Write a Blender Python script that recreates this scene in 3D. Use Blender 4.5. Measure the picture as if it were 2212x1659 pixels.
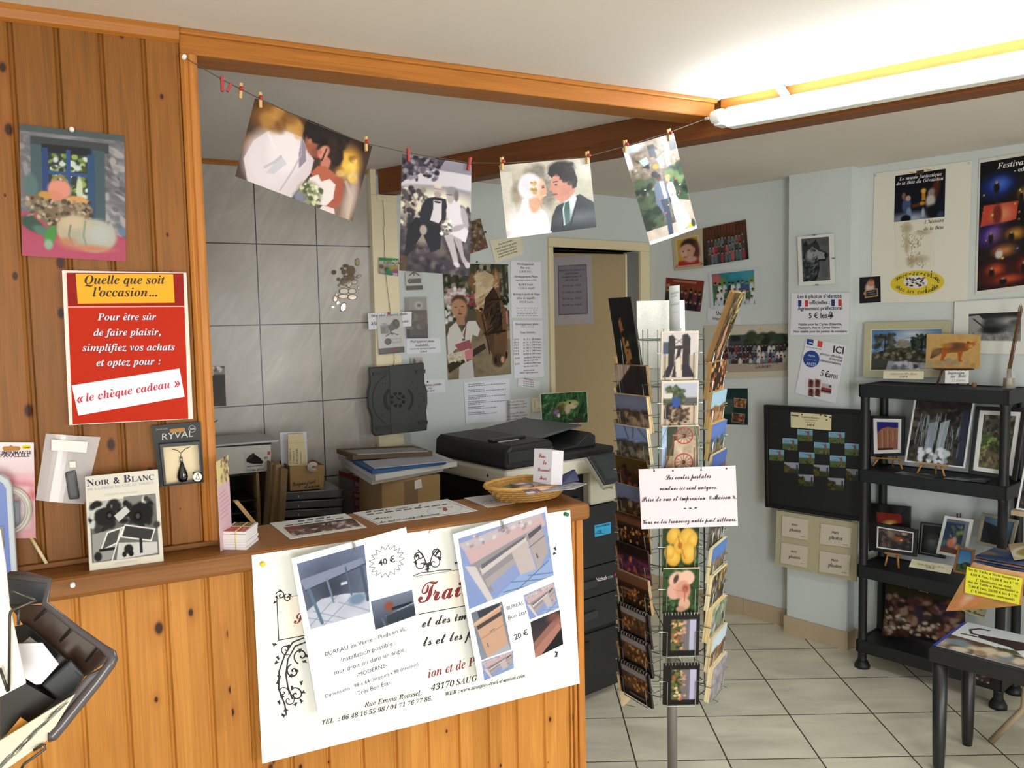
import bpy, math, random, unicodedata
import numpy as np
from mathutils import Vector, Matrix

for o in list(bpy.data.objects):
	bpy.data.objects.remove(o)
SC = bpy.context.scene
COL = SC.collection

# ------------------------------------------------------------------ camera, world, light, exposure
FPX, PITCH, ROLL, EYE = 1820.0, math.radians(4.463), math.radians(-1.193), 1.6127
CX, CY = 1106.0, 829.5
_f = Vector((0, math.cos(PITCH), -math.sin(PITCH)))
_u0 = Vector((0, math.sin(PITCH), math.cos(PITCH)))
_r0 = Vector((1, 0, 0))
RT = _r0 * math.cos(ROLL) + _u0 * math.sin(ROLL)
UP = -_r0 * math.sin(ROLL) + _u0 * math.cos(ROLL)
FW = _f
EYEP = Vector((0, 0, EYE))
cam = bpy.data.cameras.new('camera')
cam.sensor_width = 36.0
cam.lens = 36.0 * FPX / 2212.0
cam.clip_start = 0.02
camo = bpy.data.objects.new('camera', cam)
COL.objects.link(camo)
camo.matrix_world = Matrix(((RT.x, UP.x, -FW.x, 0), (RT.y, UP.y, -FW.y, 0), (RT.z, UP.z, -FW.z, EYE), (0, 0, 0, 1)))
SC.camera = camo

world = bpy.data.worlds.new('world')
SC.world = world
world.use_nodes = True
world.node_tree.nodes['Background'].inputs[0].default_value = (0.80, 0.88, 1.0, 1)
world.node_tree.nodes['Background'].inputs[1].default_value = 1.0

def area(name, loc, direction, sx, sy, power, color, spread):
	l = bpy.data.lights.new(name, 'AREA')
	l.shape = 'RECTANGLE'
	l.size, l.size_y, l.energy, l.color = sx, sy, power, color
	l.spread = math.radians(spread)
	o = bpy.data.objects.new(name, l)
	COL.objects.link(o)
	o.location = loc
	o.rotation_euler = Vector(direction).to_track_quat('-Z', 'Y').to_euler()
	return o

# daylight by the shop window behind the camera, plus an added door fill light
area('daylight_window', (3.05, -0.98, 1.30), (-0.72, 0.70, -0.60), 2.3, 1.2, 37, (1.0, 0.975, 0.945), 110)
area('door_fill_light', (0.85, -2.92, 1.1), (-0.30, 0.743, -0.10), 1.3, 1.9, 105, (1.0, 0.985, 0.96), 180)

SC.view_settings.view_transform = 'Standard'
SC.view_settings.look = 'None'
SC.view_settings.gamma = 1.0
SC.view_settings.use_curve_mapping = False
SC.view_settings.exposure = 0.27
SC.cycles.max_bounces = 8
SC.cycles.diffuse_bounces = 5
SC.cycles.transparent_max_bounces = 12
SC.cycles.use_denoising = True
SC.cycles.caustics_reflective = False
SC.cycles.caustics_refractive = False
SC.cycles.sample_clamp_indirect = 6.0

# ------------------------------------------------------------------ measuring: from a point of the photograph to a plane of the room
def ray(x, y):
	return FW + RT * ((x - CX) / FPX) - UP * ((y - CY) / FPX)

def at_z(x, y, z):
	d = ray(x, y)
	return EYEP + d * ((z - EYE) / d.z)

class Plane:
	"""A real plane of the room: point, direction along it, normal towards the shop."""
	def __init__(s, o, e, n=None):
		s.o = Vector(o)
		s.e = Vector(e).normalized()
		s.n = Vector(n).normalized() if n is not None else Vector((s.e.y, -s.e.x, 0))
	def __call__(s, x, y, off=0.0):
		d = ray(x, y)
		o = s.o + s.n * off
		return EYEP + d * ((o - EYEP).dot(s.n) / d.dot(s.n))
	def loc(s, P):
		d = Vector(P) - s.o
		return d.dot(s.e), d.dot(s.n), P[2]
	def at(s, a, off, z):
		p = s.o + s.e * a + s.n * off
		return Vector((p.x, p.y, z))
	def shift(s, off):
		return Plane(s.o + s.n * off, s.e, s.n)
	def frame(s, a=0, off=0, z=0):
		p = s.at(a, off, z)   # x along the plane, y into the wall, z up
		return Matrix(((s.e.x, -s.n.x, 0, p.x), (s.e.y, -s.n.y, 0, p.y), (0, 0, 1, p.z), (0, 0, 0, 1)))

def plane_pts(A, B, C):
	"""plane through bottom-left A, bottom-right B and a third point C above"""
	A, B, C = Vector(A), Vector(B), Vector(C)
	e = (B - A).normalized()
	n = e.cross(C - A).normalized()
	if n.dot(EYEP - A) < 0:
		n = -n
	return Plane(A, e, n)

CEIL = 2.273
LW = Plane((-.727, 1.934, 0), (.8838, .4679, 0))            # pine wall, counter, front beam
TW = Plane((-.6025, 3.765, 0), (.8758, .4826, 0))           # tiled wall at the back
DW = Plane((-.176, 4.12, 0), (.7837, .6212, 0))             # wall with the door
RW = Plane((1.631, 3.944, 0), (.669, -.743, 0))             # right wall
RW.n = Vector((-.743, -.669, 0))
PI_ = Plane((1.364, 4.149, 0), (.669, -.743, 0))            # face of the pillar
PI_.n = Vector((-.743, -.669, 0))
BM = Plane((-.584, 3.76, 0), (.7555, -.6551, 0))            # dark beam
BM.n = Vector((-.6551, -.7555, 0))

# crops of the photograph the measurements were taken from: origin and magnification
ZM = dict(A=(420, 500, 3.607), B=(780, 540, 4.148), C=(420, 880, 3.814), D=(900, 880, 4.809), E=(540, 1080, 2.865),
          F=(1230, 980, 2.443), G=(1300, 600, 3.95), H=(1640, 340, 3.19), I=(1640, 640, 3.19), J=(1800, 1040, 4.609),
          K=(1700, 1150, 3.26), L=(0, 900, 3.687), M=(0, 1200, 3.615), N=(420, 180, 5.185), O=(800, 300, 4.254),
          P=(1300, 180, 3.071), Q=(0, 250, 4.88), R=(100, 560, 4.366), S=(0, 940, 4.608), T=(1640, 860, 6.381),
          U=(1640, 1080, 4.881), V=(1180, 860, 5.53), W=(0, 0, 3.95), X=(0, 0, 1))
def zz(k, *pts):
	ox, oy, m = ZM[k]
	return [(ox + x / m, oy + y / m) for x, y in pts]
def z1(k, x, y):
	ox, oy, m = ZM[k]
	return (ox + x / m, oy + y / m)

# ------------------------------------------------------------------ colours and materials
def s2l(c):
	return c / 12.92 if c <= 0.04045 else ((c + 0.055) / 1.055) ** 2.4
def hexc(h):
	h = h.lstrip('#')
	if len(h) == 3:
		h = ''.join(k * 2 for k in h)
	return tuple(int(h[i:i + 2], 16) / 255 for i in (0, 2, 4))
def lin(h):
	return tuple(s2l(c) for c in hexc(h)) + (1.0,)

MATS = {}
def mat(h, rough=0.6, metal=0.0, spec=0.5, coat=0.0, bump=0.0, bscale=60.0, vary=0.0):
	key = (h, rough, metal, spec, coat, bump, bscale, vary)
	if key in MATS:
		return MATS[key]
	m = bpy.data.materials.new('surface_' + h.strip('#'))
	m.use_nodes = True
	nt = m.node_tree
	b = nt.nodes['Principled BSDF']
	b.inputs['Base Color'].default_value = lin(h)
	b.inputs['Roughness'].default_value = rough
	b.inputs['Metallic'].default_value = metal
	b.inputs['Specular IOR Level'].default_value = spec
	b.inputs['Coat Weight'].default_value = coat
	if bump or vary:
		tc = nt.nodes.new('ShaderNodeTexCoord')
		nz = nt.nodes.new('ShaderNodeTexNoise')
		nz.inputs['Scale'].default_value = bscale
		nz.inputs['Detail'].default_value = 4
		nt.links.new(tc.outputs['Object'], nz.inputs['Vector'])
		if bump:
			bp = nt.nodes.new('ShaderNodeBump')
			bp.inputs['Strength'].default_value = bump
			bp.inputs['Distance'].default_value = 0.002
			nt.links.new(nz.outputs['Fac'], bp.inputs['Height'])
			nt.links.new(bp.outputs['Normal'], b.inputs['Normal'])
		if vary:
			mx = nt.nodes.new('ShaderNodeMix')
			mx.data_type = 'RGBA'
			c = lin(h)
			mx.inputs[6].default_value = tuple(max(0, k * (1 - vary)) for k in c[:3]) + (1,)
			mx.inputs[7].default_value = tuple(min(1, k * (1 + vary)) for k in c[:3]) + (1,)
			nt.links.new(nz.outputs['Fac'], mx.inputs[0])
			nt.links.new(mx.outputs[2], b.inputs['Base Color'])
	MATS[key] = m
	return m

def print_mat(name, rough, coat=0.0, spec=0.5):
	m = bpy.data.materials.new(name)
	m.use_nodes = True
	nt = m.node_tree
	b = nt.nodes['Principled BSDF']
	a = nt.nodes.new('ShaderNodeVertexColor')
	a.layer_name = 'print'
	nt.links.new(a.outputs['Color'], b.inputs['Base Color'])
	b.inputs['Roughness'].default_value = rough
	b.inputs['Coat Weight'].default_value = coat
	b.inputs['Coat Roughness'].default_value = 0.12
	b.inputs['Specular IOR Level'].default_value = spec
	return m
PAPER = print_mat('printed_paper', 0.75, 0.0, 0.15)
GLOSS = print_mat('glossy_photo_print', 0.42, 0.0, 0.22)
LAMIN = print_mat('laminated_print', 0.4, 0.08, 0.3)

def emit(h, strength):
	m = bpy.data.materials.new('glow')
	m.use_nodes = True
	nt = m.node_tree
	b = nt.nodes['Principled BSDF']
	b.inputs['Base Color'].default_value = lin(h)
	b.inputs['Emission Color'].default_value = lin(h)
	b.inputs['Emission Strength'].default_value = strength
	return m

def clear(h='#ffffff', alpha=0.25, rough=0.12):
	m = bpy.data.materials.new('clear_plastic')
	m.use_nodes = True
	b = m.node_tree.nodes['Principled BSDF']
	b.inputs['Base Color'].default_value = lin(h)
	b.inputs['Roughness'].default_value = rough
	b.inputs['Alpha'].default_value = alpha
	b.inputs['Specular IOR Level'].default_value = 0.7
	return m

class NT:
	"""short node writer"""
	def __init__(s, name, rough=0.5, spec=0.4):
		s.m = bpy.data.materials.new(name)
		s.m.use_nodes = True
		s.t = s.m.node_tree
		s.b = s.t.nodes['Principled BSDF']
		s.b.inputs['Roughness'].default_value = rough
		s.b.inputs['Specular IOR Level'].default_value = spec
		s.tc = s.t.nodes.new('ShaderNodeTexCoord')
	def val(s, sock, v):
		if hasattr(v, 'is_linked') or isinstance(v, bpy.types.NodeSocket):
			s.t.links.new(v, sock)
		else:
			sock.default_value = v
	def node(s, typ, ins=(), **kw):
		n = s.t.nodes.new(typ)
		for k, v in kw.items():
			setattr(n, k, v)
		for k, v in (ins.items() if isinstance(ins, dict) else enumerate(ins)):
			if v is not None:
				s.val(n.inputs[k], v)
		return n
	def math(s, op, a, b=0.0, c=None):
		n = s.node('ShaderNodeMath', operation=op)
		s.val(n.inputs[0], a)
		s.val(n.inputs[1], b)
		if c is not None:
			s.val(n.inputs[2], c)
		return n.outputs[0]
	def mix(s, f, a, b, blend='MIX'):
		n = s.node('ShaderNodeMix', data_type='RGBA', blend_type=blend)
		s.val(n.inputs[0], f)
		s.val(n.inputs[6], a)
		s.val(n.inputs[7], b)
		return n.outputs[2]
	def xyz(s):
		n = s.node('ShaderNodeSeparateXYZ', [s.tc.outputs['Object']])
		return n.outputs
	def vec(s, x, y, z):
		return s.node('ShaderNodeCombineXYZ', [x, y, z]).outputs[0]
	def ramp(s, f, stops):
		n = s.node('ShaderNodeValToRGB', [f])
		cr = n.color_ramp
		while len(cr.elements) < len(stops):
			cr.elements.new(0.5)
		for e, (p, c) in zip(cr.elements, stops):
			e.position = p
			e.color = lin(c) if isinstance(c, str) else (c, c, c, 1)
		return n.outputs[0]
	def color(s, c):
		s.val(s.b.inputs['Base Color'], c)
	def bump(s, h, strength=0.3, dist=0.002):
		n = s.node('ShaderNodeBump')
		n.inputs['Strength'].default_value = strength
		n.inputs['Distance'].default_value = dist
		s.val(n.inputs['Height'], h)
		s.t.links.new(n.outputs[0], s.b.inputs['Normal'])

def pine(name, grain='z', board=0.0, tone=('#a8611a', '#cf8a3a', '#e0a254'), knots=1.0, rough=0.42, b0=0.0):
	k = NT(name, rough, 0.25)
	x, y, z = k.xyz()
	a, l = (x, z) if grain == 'z' else (z, x)
	if board:
		bid = k.math('FLOOR', k.math('DIVIDE', k.math('SUBTRACT', a, b0), board))
		wn = k.node('ShaderNodeTexWhiteNoise', noise_dimensions='1D')
		k.t.links.new(bid, wn.inputs['W'])
		rnd = wn.outputs['Value']
	else:
		rnd = 0.5
	lo = k.math('ADD', l, k.math('MULTIPLY', rnd, 37.0))
	v = k.vec(k.math('MULTIPLY', a, 26.0), k.math('MULTIPLY', y, 26.0), k.math('MULTIPLY', lo, 1.6))
	g = k.node('ShaderNodeTexNoise', {'Vector': v, 'Scale': 1.0, 'Detail': 3.0, 'Distortion': 0.6})
	wv = k.math('SINE', k.math('MULTIPLY', g.outputs['Fac'], 30.0))
	fine = k.node('ShaderNodeTexNoise', {'Vector': k.vec(k.math('MULTIPLY', a, 300.0), k.math('MULTIPLY', y, 300.0), k.math('MULTIPLY', lo, 6.0)), 'Scale': 1.0, 'Detail': 2.0})
	f = k.math('ADD', k.math('MULTIPLY', wv, 0.05), k.math('ADD', k.math('MULTIPLY', fine.outputs['Fac'], 0.35), k.math('ADD', k.math('MULTIPLY', rnd, 0.22), k.math('MULTIPLY', g.outputs['Fac'], 0.28))))
	c = k.ramp(f, [(0.12, tone[0]), (0.5, tone[1]), (0.85, tone[2])])
	if knots:
		kv = k.vec(k.math('MULTIPLY', a, 13.0), k.math('MULTIPLY', lo, 7.5), 0.0)
		vo = k.node('ShaderNodeTexVoronoi', {'Vector': kv, 'Scale': 1.0, 'Randomness': 0.65}, voronoi_dimensions='2D')
		sz = k.node('ShaderNodeSeparateXYZ', [vo.outputs['Color']]).outputs
		r = k.math('MULTIPLY', k.math('MAXIMUM', k.math('SUBTRACT', sz[0], 0.5), 0.0), 0.3 * knots)
		kn = k.math('SUBTRACT', 1.0, k.math('SMOOTH_MIN', k.math('DIVIDE', vo.outputs['Distance'], k.math('ADD', r, 0.0005)), 1.0, 0.3))
		kn = k.math('MINIMUM', k.math('MULTIPLY', kn, 2.2), 1.0)
		halo = k.math('MULTIPLY', k.math('SUBTRACT', 1.0, k.math('MINIMUM', k.math('DIVIDE', vo.outputs['Distance'], k.math('MULTIPLY_ADD', r, 3.4, 0.0005)), 1.0)), 0.45)
		c = k.mix(halo, c, lin('#8a4a14'))
		c = k.mix(kn, c, lin('#35190a'))
	k.color(c)
	k.bump(f, 0.12, 0.001)
	return k.m

M_PINE = pine('pine_boards', 'z', 0.084, ('#664012', '#8a5720', '#a06e31'), 1.0, 0.48, -0.074)
M_PINE_C = pine('counter_pine_boards', 'z', 0.0865, ('#966023', '#b97d36', '#cf994a'), 1.0, 0.48, -0.0095)
M_PINE_U = pine('varnished_pine', 'x', 0.0, ('#804a18', '#a66828', '#ba7f3e'), 0, 0.4)
M_PINE_P = pine('varnished_pine_upright', 'z', 0.0, ('#8f5420', '#b87836', '#cb8f4a'), 0.5, 0.4)
M_BEAM = pine('old_brown_beam', 'x', 0.0, ('#542f16', '#774620', '#8a5429'), 0.5, 0.5)
M_SLAB = pine('worn_countertop', 'x', 0.0, ('#65401f', '#85572b', '#9a6836'), 0, 0.48)
M_BLACK = mat('#17191b', 0.42, 0, 0.4)
M_BLACKM = mat('#101113', 0.6, 0, 0.3)
M_WIRE = mat('#a9b3b0', 0.3, 0.9)
M_STEEL = mat('#8d8f90', 0.35, 0.9)
M_WHITE = mat('#eef0f2', 0.5)
M_CREAM = mat('#e4d8b6', 0.5, bump=0.05)
M_CLEAR = clear('#f4f4f2', 0.09, 0.1)

# ------------------------------------------------------------------ mesh builder
class MB:
	def __init__(s, fr=None):
		s.v, s.f, s.c, s.fr, s.sm = [], [], [], fr, []
	def pt(s, p):
		s.v.append(tuple(s.fr @ Vector(p)) if s.fr is not None else tuple(p))
		return len(s.v) - 1
	def face(s, ids, smooth=False):
		s.f.append(tuple(ids))
		s.sm.append(smooth)
	def quad(s, *p):
		s.face([s.pt(q) for q in p])
		return s
	def box(s, x0, x1, y0, y1, z0, z1):
		i = [s.pt((x, y, z)) for z in (z0, z1) for y in (y0, y1) for x in (x0, x1)]
		for q in ((0, 2, 3, 1), (4, 5, 7, 6), (0, 1, 5, 4), (2, 6, 7, 3), (0, 4, 6, 2), (1, 3, 7, 5)):
			s.face([i[k] for k in q])
		return s
	def hexa(s, b, t):
		"""solid from 4 bottom and 4 top points, same winding"""
		n = len(b)
		i = [s.pt(p) for p in b]
		j = [s.pt(p) for p in t]
		s.face(i[::-1])
		s.face(j)
		for k in range(n):
			s.face((i[k], i[(k + 1) % n], j[(k + 1) % n], j[k]))
		return s
	def prism(s, poly, axis, a, b, smooth=False):
		"""poly in the two other axes, extruded along axis"""
		def mk(p, h):
			return {'x': (h, p[0], p[1]), 'y': (p[0], h, p[1]), 'z': (p[0], p[1], h)}[axis]
		i = [s.pt(mk(p, a)) for p in poly]
		j = [s.pt(mk(p, b)) for p in poly]
		n = len(poly)
		s.face(i[::-1])
		s.face(j)
		for k in range(n):
			s.face((i[k], i[(k + 1) % n], j[(k + 1) % n], j[k]), smooth)
		return s
	def tube(s, pts, r, n=8, caps=True, closed=False):
		pts = [Vector(p) for p in pts]
		m = len(pts)
		rr = r if isinstance(r, (list, tuple)) else [r] * m
		rings = []
		nv = None
		for k in range(m):
			if closed:
				d = (pts[(k + 1) % m] - pts[k - 1])
			else:
				d = pts[min(k + 1, m - 1)] - pts[max(k - 1, 0)]
			d.normalize()
			if nv is None:
				nv = d.orthogonal().normalized()
			else:
				nv = (nv - d * nv.dot(d))
				nv = nv.normalized() if nv.length > 1e-6 else d.orthogonal().normalized()
			w = d.cross(nv)
			rings.append([s.pt(pts[k] + nv * math.cos(6.28318 * i / n) * rr[k] + w * math.sin(6.28318 * i / n) * rr[k]) for i in range(n)])
		for k in range(m if closed else m - 1):
			A, B = rings[k], rings[(k + 1) % m]
			for i in range(n):
				s.face((A[i], A[(i + 1) % n], B[(i + 1) % n], B[i]), n > 5)
		if caps and not closed:
			s.face(rings[0][::-1])
			s.face(rings[-1])
		return s
	def lathe(s, prof, c=(0, 0, 0), n=20, sx=1.0, sy=1.0):
		rings = [[s.pt((c[0] + r * sx * math.cos(6.28318 * i / n), c[1] + r * sy * math.sin(6.28318 * i / n), c[2] + z)) for i in range(n)] for r, z in prof]
		for A, B in zip(rings, rings[1:]):
			for i in range(n):
				s.face((A[i], A[(i + 1) % n], B[(i + 1) % n], B[i]), True)
		s.face(rings[0][::-1])
		s.face(rings[-1])
		return s
	def ball(s, c, r, n=10):
		k = max(4, n // 2)
		return s.lathe([(r * math.sin(math.pi * (i + .02) / (k + .04)), -r * math.cos(math.pi * (i + .02) / (k + .04))) for i in range(k + 1)], c, n)
	def build(s, name, m, parent=None, frame=None, bev=0.0, cols=None, fixn=True):
		"""link as ONE mesh object. World points are moved into the frame of the parent / of the object itself."""
		if parent is not None:
			M = parent['_m']
			M = Matrix([M[0:4], M[4:8], M[8:12], M[12:16]])
		elif frame is not None:
			M = frame
		else:
			a = np.array(s.v)
			M = Matrix.Translation((float(a[:, 0].mean()), float(a[:, 1].mean()), float(a[:, 2].min())))
		I = M.inverted()
		me = bpy.data.meshes.new(name)
		me.from_pydata([tuple(I @ Vector(p)) for p in s.v], [], s.f)
		me.polygons.foreach_set('use_smooth', s.sm)
		if cols is not None:
			at = me.color_attributes.new('print', 'FLOAT_COLOR', 'POINT')
			at.data.foreach_set('color', np.asarray(cols, dtype=np.float32).ravel())
		for q in (m if isinstance(m, (list, tuple)) else [m]):
			me.materials.append(q)
		if fixn and len(s.f) < 6000:
			import bmesh
			bm = bmesh.new()
			bm.from_mesh(me)
			bmesh.ops.recalc_face_normals(bm, faces=bm.faces)
			bm.to_mesh(me)
			bm.free()
		me.update()
		o = bpy.data.objects.new(name, me)
		COL.objects.link(o)
		if parent is not None:
			o.parent = parent
			o['_m'] = list(parent['_m'])
		else:
			o.matrix_world = M
			o['_m'] = [M[i][j] for i in range(4) for j in range(4)]
		if bev:
			bv = o.modifiers.new('edge', 'BEVEL')
			bv.width = bev
			bv.segments = 2
			bv.limit_method = 'ANGLE'
			bv.angle_limit = math.radians(40)
		return o

def tag(o, label, cat, group=None):
	o['label'] = label
	o['category'] = cat
	if group:
		o['group'] = group
	return o

def thing(name, label, cat, frame, group=None):
	o = bpy.data.objects.new(name, None)
	o.empty_display_size = 0.05
	COL.objects.link(o)
	if not isinstance(frame, Matrix):
		frame = Matrix.Translation(frame)
	o.matrix_world = frame
	o['_m'] = [frame[i][j] for i in range(4) for j in range(4)]
	return tag(o, label, cat, group)

def struct(o):
	o['kind'] = 'structure'
	return o

# ------------------------------------------------------------------ lettering: glyph outlines of the built-in font, composed in strings
def mathmap(c, st):
	base = {'ti': (0x1D468, 0x1D482, 0x1D7CE), 'tb': (0x1D400, 0x1D41A, 0x1D7CE), 'sc': (0x1D4D0, 0x1D4EA, 0x1D7CE)}.get(st)
	if base is None:
		return c
	if 'A' <= c <= 'Z':
		return chr(base[0] + ord(c) - 65)
	if 'a' <= c <= 'z':
		return chr(base[1] + ord(c) - 97)
	if '0' <= c <= '9':
		return chr(base[2] + ord(c) - 48)
	return c
GL = {}
def make_glyphs():
	ascii_ = list("!&'()*+,-./:?«»’€0123456789ABCDEFHIJLMNOPQRSTUVXYabcdefghilmnoprstuvxz")
	chars = set(ascii_)
	for st, letters in (('tb', '0123456789ABCDEGHIJLMNOPQRSTUVabcdefghilmnopqrstuvxz'), ('ti', 'ABCEFGILMPQRSTUWabcdefghijlmnopqrstuvwxz'), ('sc', 'ABLMPSTVabcdeghilmnopqrstuvz')):
		chars |= {mathmap(c, st) for c in letters}
	# one text object per set, one character a line; its mesh is cut up by line
	tmp = []
	def mk(lines, off=0.0):
		c = bpy.data.curves.new('glyph', 'FONT')
		c.body, c.size, c.resolution_u, c.offset, c.space_line = '\n'.join(lines), 1.0, 2, off, 3.0
		o = bpy.data.objects.new('glyph', c)
		COL.objects.link(o)
		tmp.append(o)
		return o
	cl, asc = sorted(chars), sorted(ascii_)
	oa, ob, oc = mk(cl), mk(['H' + c + 'H' for c in cl] + ['HH', 'H H']), mk(asc, 0.018)
	dg = bpy.context.evaluated_depsgraph_get()
	def geo(o, n):
		e = o.evaluated_get(dg)
		me = e.to_mesh()
		line = [int(round((-p.co.y + 0.3) / 3.0)) for p in me.vertices]
		V, F, ix = [[] for _ in range(n)], [[] for _ in range(n)], {}
		for i, p in enumerate(me.vertices):
			k = line[i]
			ix[i] = len(V[k])
			V[k].append((p.co.x, p.co.y + 3.0 * k))
		for q in me.polygons:
			F[line[q.vertices[0]]].append(tuple(ix[i] for i in q.vertices))
		e.to_mesh_clear()
		return V, F
	V, F = geo(oa, len(cl))
	WV = geo(ob, len(cl) + 2)[0]
	BV, BF = geo(oc, len(asc))
	wd = [max(p[0] for p in v) - min(p[0] for p in v) for v in WV]
	GL[' '] = ([], [], wd[-1] - wd[-2], None)
	for i, c in enumerate(cl):
		j = asc.index(c) if c in ascii_ else -1
		GL[c] = (V[i], F[i], wd[i] - wd[-2], (BV[j], BF[j]) if j >= 0 else None)
	for o in tmp:
		c = o.data
		bpy.data.objects.remove(o)
		bpy.data.curves.remove(c)
make_glyphs()
ACC = {'\u0301': [(-.07, .0), (.07, .19), (.22, .19), (.05, .0)], '\u0300': [(.07, .0), (-.07, .19), (-.22, .19), (-.05, .0)],
       '\u0302': [(-.15, .0), (-.02, .15), (.04, .15), (.15, .0), (.09, .0), (.01, .1), (-.09, .0)],
       '\u0308': [(-.12, .02), (-.12, .1), (.12, .1), (.12, .02)]}
USED = set()
def text2d(s, st='s', shear=0.0):
	V, F, x = [], [], 0.0
	for ch in unicodedata.normalize('NFD', s):
		if ch in ACC:
			h = 0.56 if V and lastlow else 0.74
			k = len(V)
			V += [(lastx + px * .8, h + py * .8) for px, py in ACC[ch]]
			F.append(tuple(range(k, len(V))))
			continue
		if unicodedata.combining(ch):
			continue
		g = mathmap(ch, st)
		USED.add(g)
		if g not in GL:
			g = '?'
		v, f, adv, bold = GL[g]
		if st in ('b', 'ti', 'tb') and bold is not None:
			v, f = bold
		k = len(V)
		sl = 0.2 if (st in ('ti',) and not ch.isalpha()) else 0.0
		V += [(px + x + py * sl, py) for px, py in v]
		F += [tuple(i + k for i in q) for q in f]
		lastx, lastlow = x + adv * 0.5 + (.06 if st in ('ti', 'sc') else 0), ch.islower()
		x += adv
	if shear:
		V = [(a + b * shear, b) for a, b in V]
	if not V:
		return [], [], 1.0, 0.0
	x0 = min(p[0] for p in V)
	x1 = max(p[0] for p in V)
	return V, F, x1 - x0, x0

# ------------------------------------------------------------------ painter: small procedural pictures, one colour per grid point
class Pic:
	def __init__(s, w, h, c1, c2=None, seed=1):
		if w >= 44 or h >= 60:            # large prints get a finer grid
			w, h = int(w * 1.6), int(h * 1.6)
		s.w, s.h = w, h
		s.r = np.random.RandomState(seed)
		s.X, s.Y = np.meshgrid((np.arange(w) + .5) / w, (np.arange(h) + .5) / h)
		a, b = np.array(hexc(c1)), np.array(hexc(c2 or c1))
		s.a = a[None, None] * (1 - s.Y[..., None]) + b[None, None] * s.Y[..., None]
		s.asp = w / h
	def mix(s, m, col):
		s.a = s.a * (1 - m[..., None]) + np.array(hexc(col) if isinstance(col, str) else col) * m[..., None]
		return s
	def e(s, cx, cy, rx, ry, col, soft=.15, rot=0, al=1):
		dx, dy = s.X - cx, (s.Y - cy) / s.asp
		c, n = math.cos(math.radians(rot)), math.sin(math.radians(rot))
		ry = ry / s.asp
		q = np.sqrt(((dx * c + dy * n) / rx) ** 2 + ((-dx * n + dy * c) / ry) ** 2)
		return s.mix(np.clip((1 + soft - q) / (2 * soft + 1e-6), 0, 1) * al, col)
	def p(s, pts, col, al=1):
		acc = np.zeros_like(s.X)
		for ox, oy in ((-.25, -.25), (.25, -.25), (-.25, .25), (.25, .25)):
			x, y = s.X + ox / s.w, s.Y + oy / s.h
			ins = np.zeros(x.shape, bool)
			for (x0, y0), (x1, y1) in zip(pts, pts[1:] + pts[:1]):
				if y0 == y1:
					continue
				ins ^= ((y0 > y) != (y1 > y)) & (x < (x1 - x0) * (y - y0) / (y1 - y0) + x0)
			acc += ins
		return s.mix(acc / 4 * al, col)
	def b(s, x0, y0, x1, y1, col, al=1):
		return s.p([(x0, y0), (x1, y0), (x1, y1), (x0, y1)], col, al)
	def l(s, pts, w, col, al=1):
		m = np.zeros_like(s.X)
		for (x0, y0), (x1, y1) in zip(pts, pts[1:]):
			ax, ay, bx, by = x0, y0 / s.asp, x1, y1 / s.asp
			px, py = s.X - ax, s.Y / s.asp - ay
			dx, dy = bx - ax, by - ay
			t = np.clip((px * dx + py * dy) / (dx * dx + dy * dy + 1e-9), 0, 1)
			d = np.hypot(px - t * dx, py - t * dy)
			m = np.maximum(m, np.clip((w / 2 - d) * s.w + .5, 0, 1))
		return s.mix(m * al, col)
	def noise(s, fx, fy):
		g = s.r.rand(int(fy) + 2, int(fx) + 2)
		x, y = s.X * fx, s.Y * fy
		i, j = x.astype(int), y.astype(int)
		u, v = x - i, y - j
		u, v = u * u * (3 - 2 * u), v * v * (3 - 2 * v)
		return (g[j, i] * (1 - u) + g[j, i + 1] * u) * (1 - v) + (g[j + 1, i] * (1 - u) + g[j + 1, i + 1] * u) * v
	def n(s, amp, fx, fy, box=(0, 0, 1, 1)):
		k = (s.noise(fx, fy) + .5 * s.noise(fx * 2.3, fy * 2.3)) / 1.5 - .5
		m = ((s.X >= box[0]) & (s.X <= box[2]) & (s.Y >= box[1]) & (s.Y <= box[3]))
		s.a = np.clip(s.a * (1 + amp * 2 * k * m)[..., None], 0, 1)
		return s
	def sp(s, n, box, cols, r, ry=None, soft=.3, al=1):
		for _ in range(n):
			s.e(box[0] + s.r.rand() * (box[2] - box[0]), box[1] + s.r.rand() * (box[3] - box[1]), r * (.6 + .8 * s.r.rand()), (ry or r * s.asp) * (.6 + .8 * s.r.rand()), cols[s.r.randint(len(cols))], soft, s.r.rand() * 90, al)
		return s
	def frame(s, t, col):
		tx, ty = t, t * s.asp
		m = ((s.X < tx) | (s.X > 1 - tx) | (s.Y < ty) | (s.Y > 1 - ty)).astype(float)
		return s.mix(m, col)
	def crowd(s, box, rows, per, cols, skin='#c9a184'):
		"""rows of standing people: clothes and heads"""
		x0, y0, x1, y1 = box
		rh = (y1 - y0) / rows
		for i in range(rows):
			for k in range(per):
				x = x0 + (x1 - x0) * (k + .5 + .3 * (s.r.rand() - .5) + .25 * (i % 2)) / per
				y = y0 + rh * i + rh * .2 * s.r.rand()
				w = (x1 - x0) / per * .5
				s.e(x, y + rh * .95, w, rh * .75, cols[s.r.randint(len(cols))], .15)
				s.e(x, y + rh * .16, w * .5, rh * .22, skin, .2)
				s.e(x, y + rh * .05, w * .52, rh * .13, ('#2a1d16', '#5a4030', '#171310')[s.r.randint(3)], .25)
		return s
	def lincols(s):
		a = np.clip(s.a, 0, 1)
		l_ = np.where(a <= .04045, a / 12.92, ((a + .055) / 1.055) ** 2.4)
		l_ = l_ * .8          # all print colours dimmed to offset the light falling on them
		return np.concatenate([l_, np.ones(l_.shape[:2] + (1,))], -1)

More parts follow.
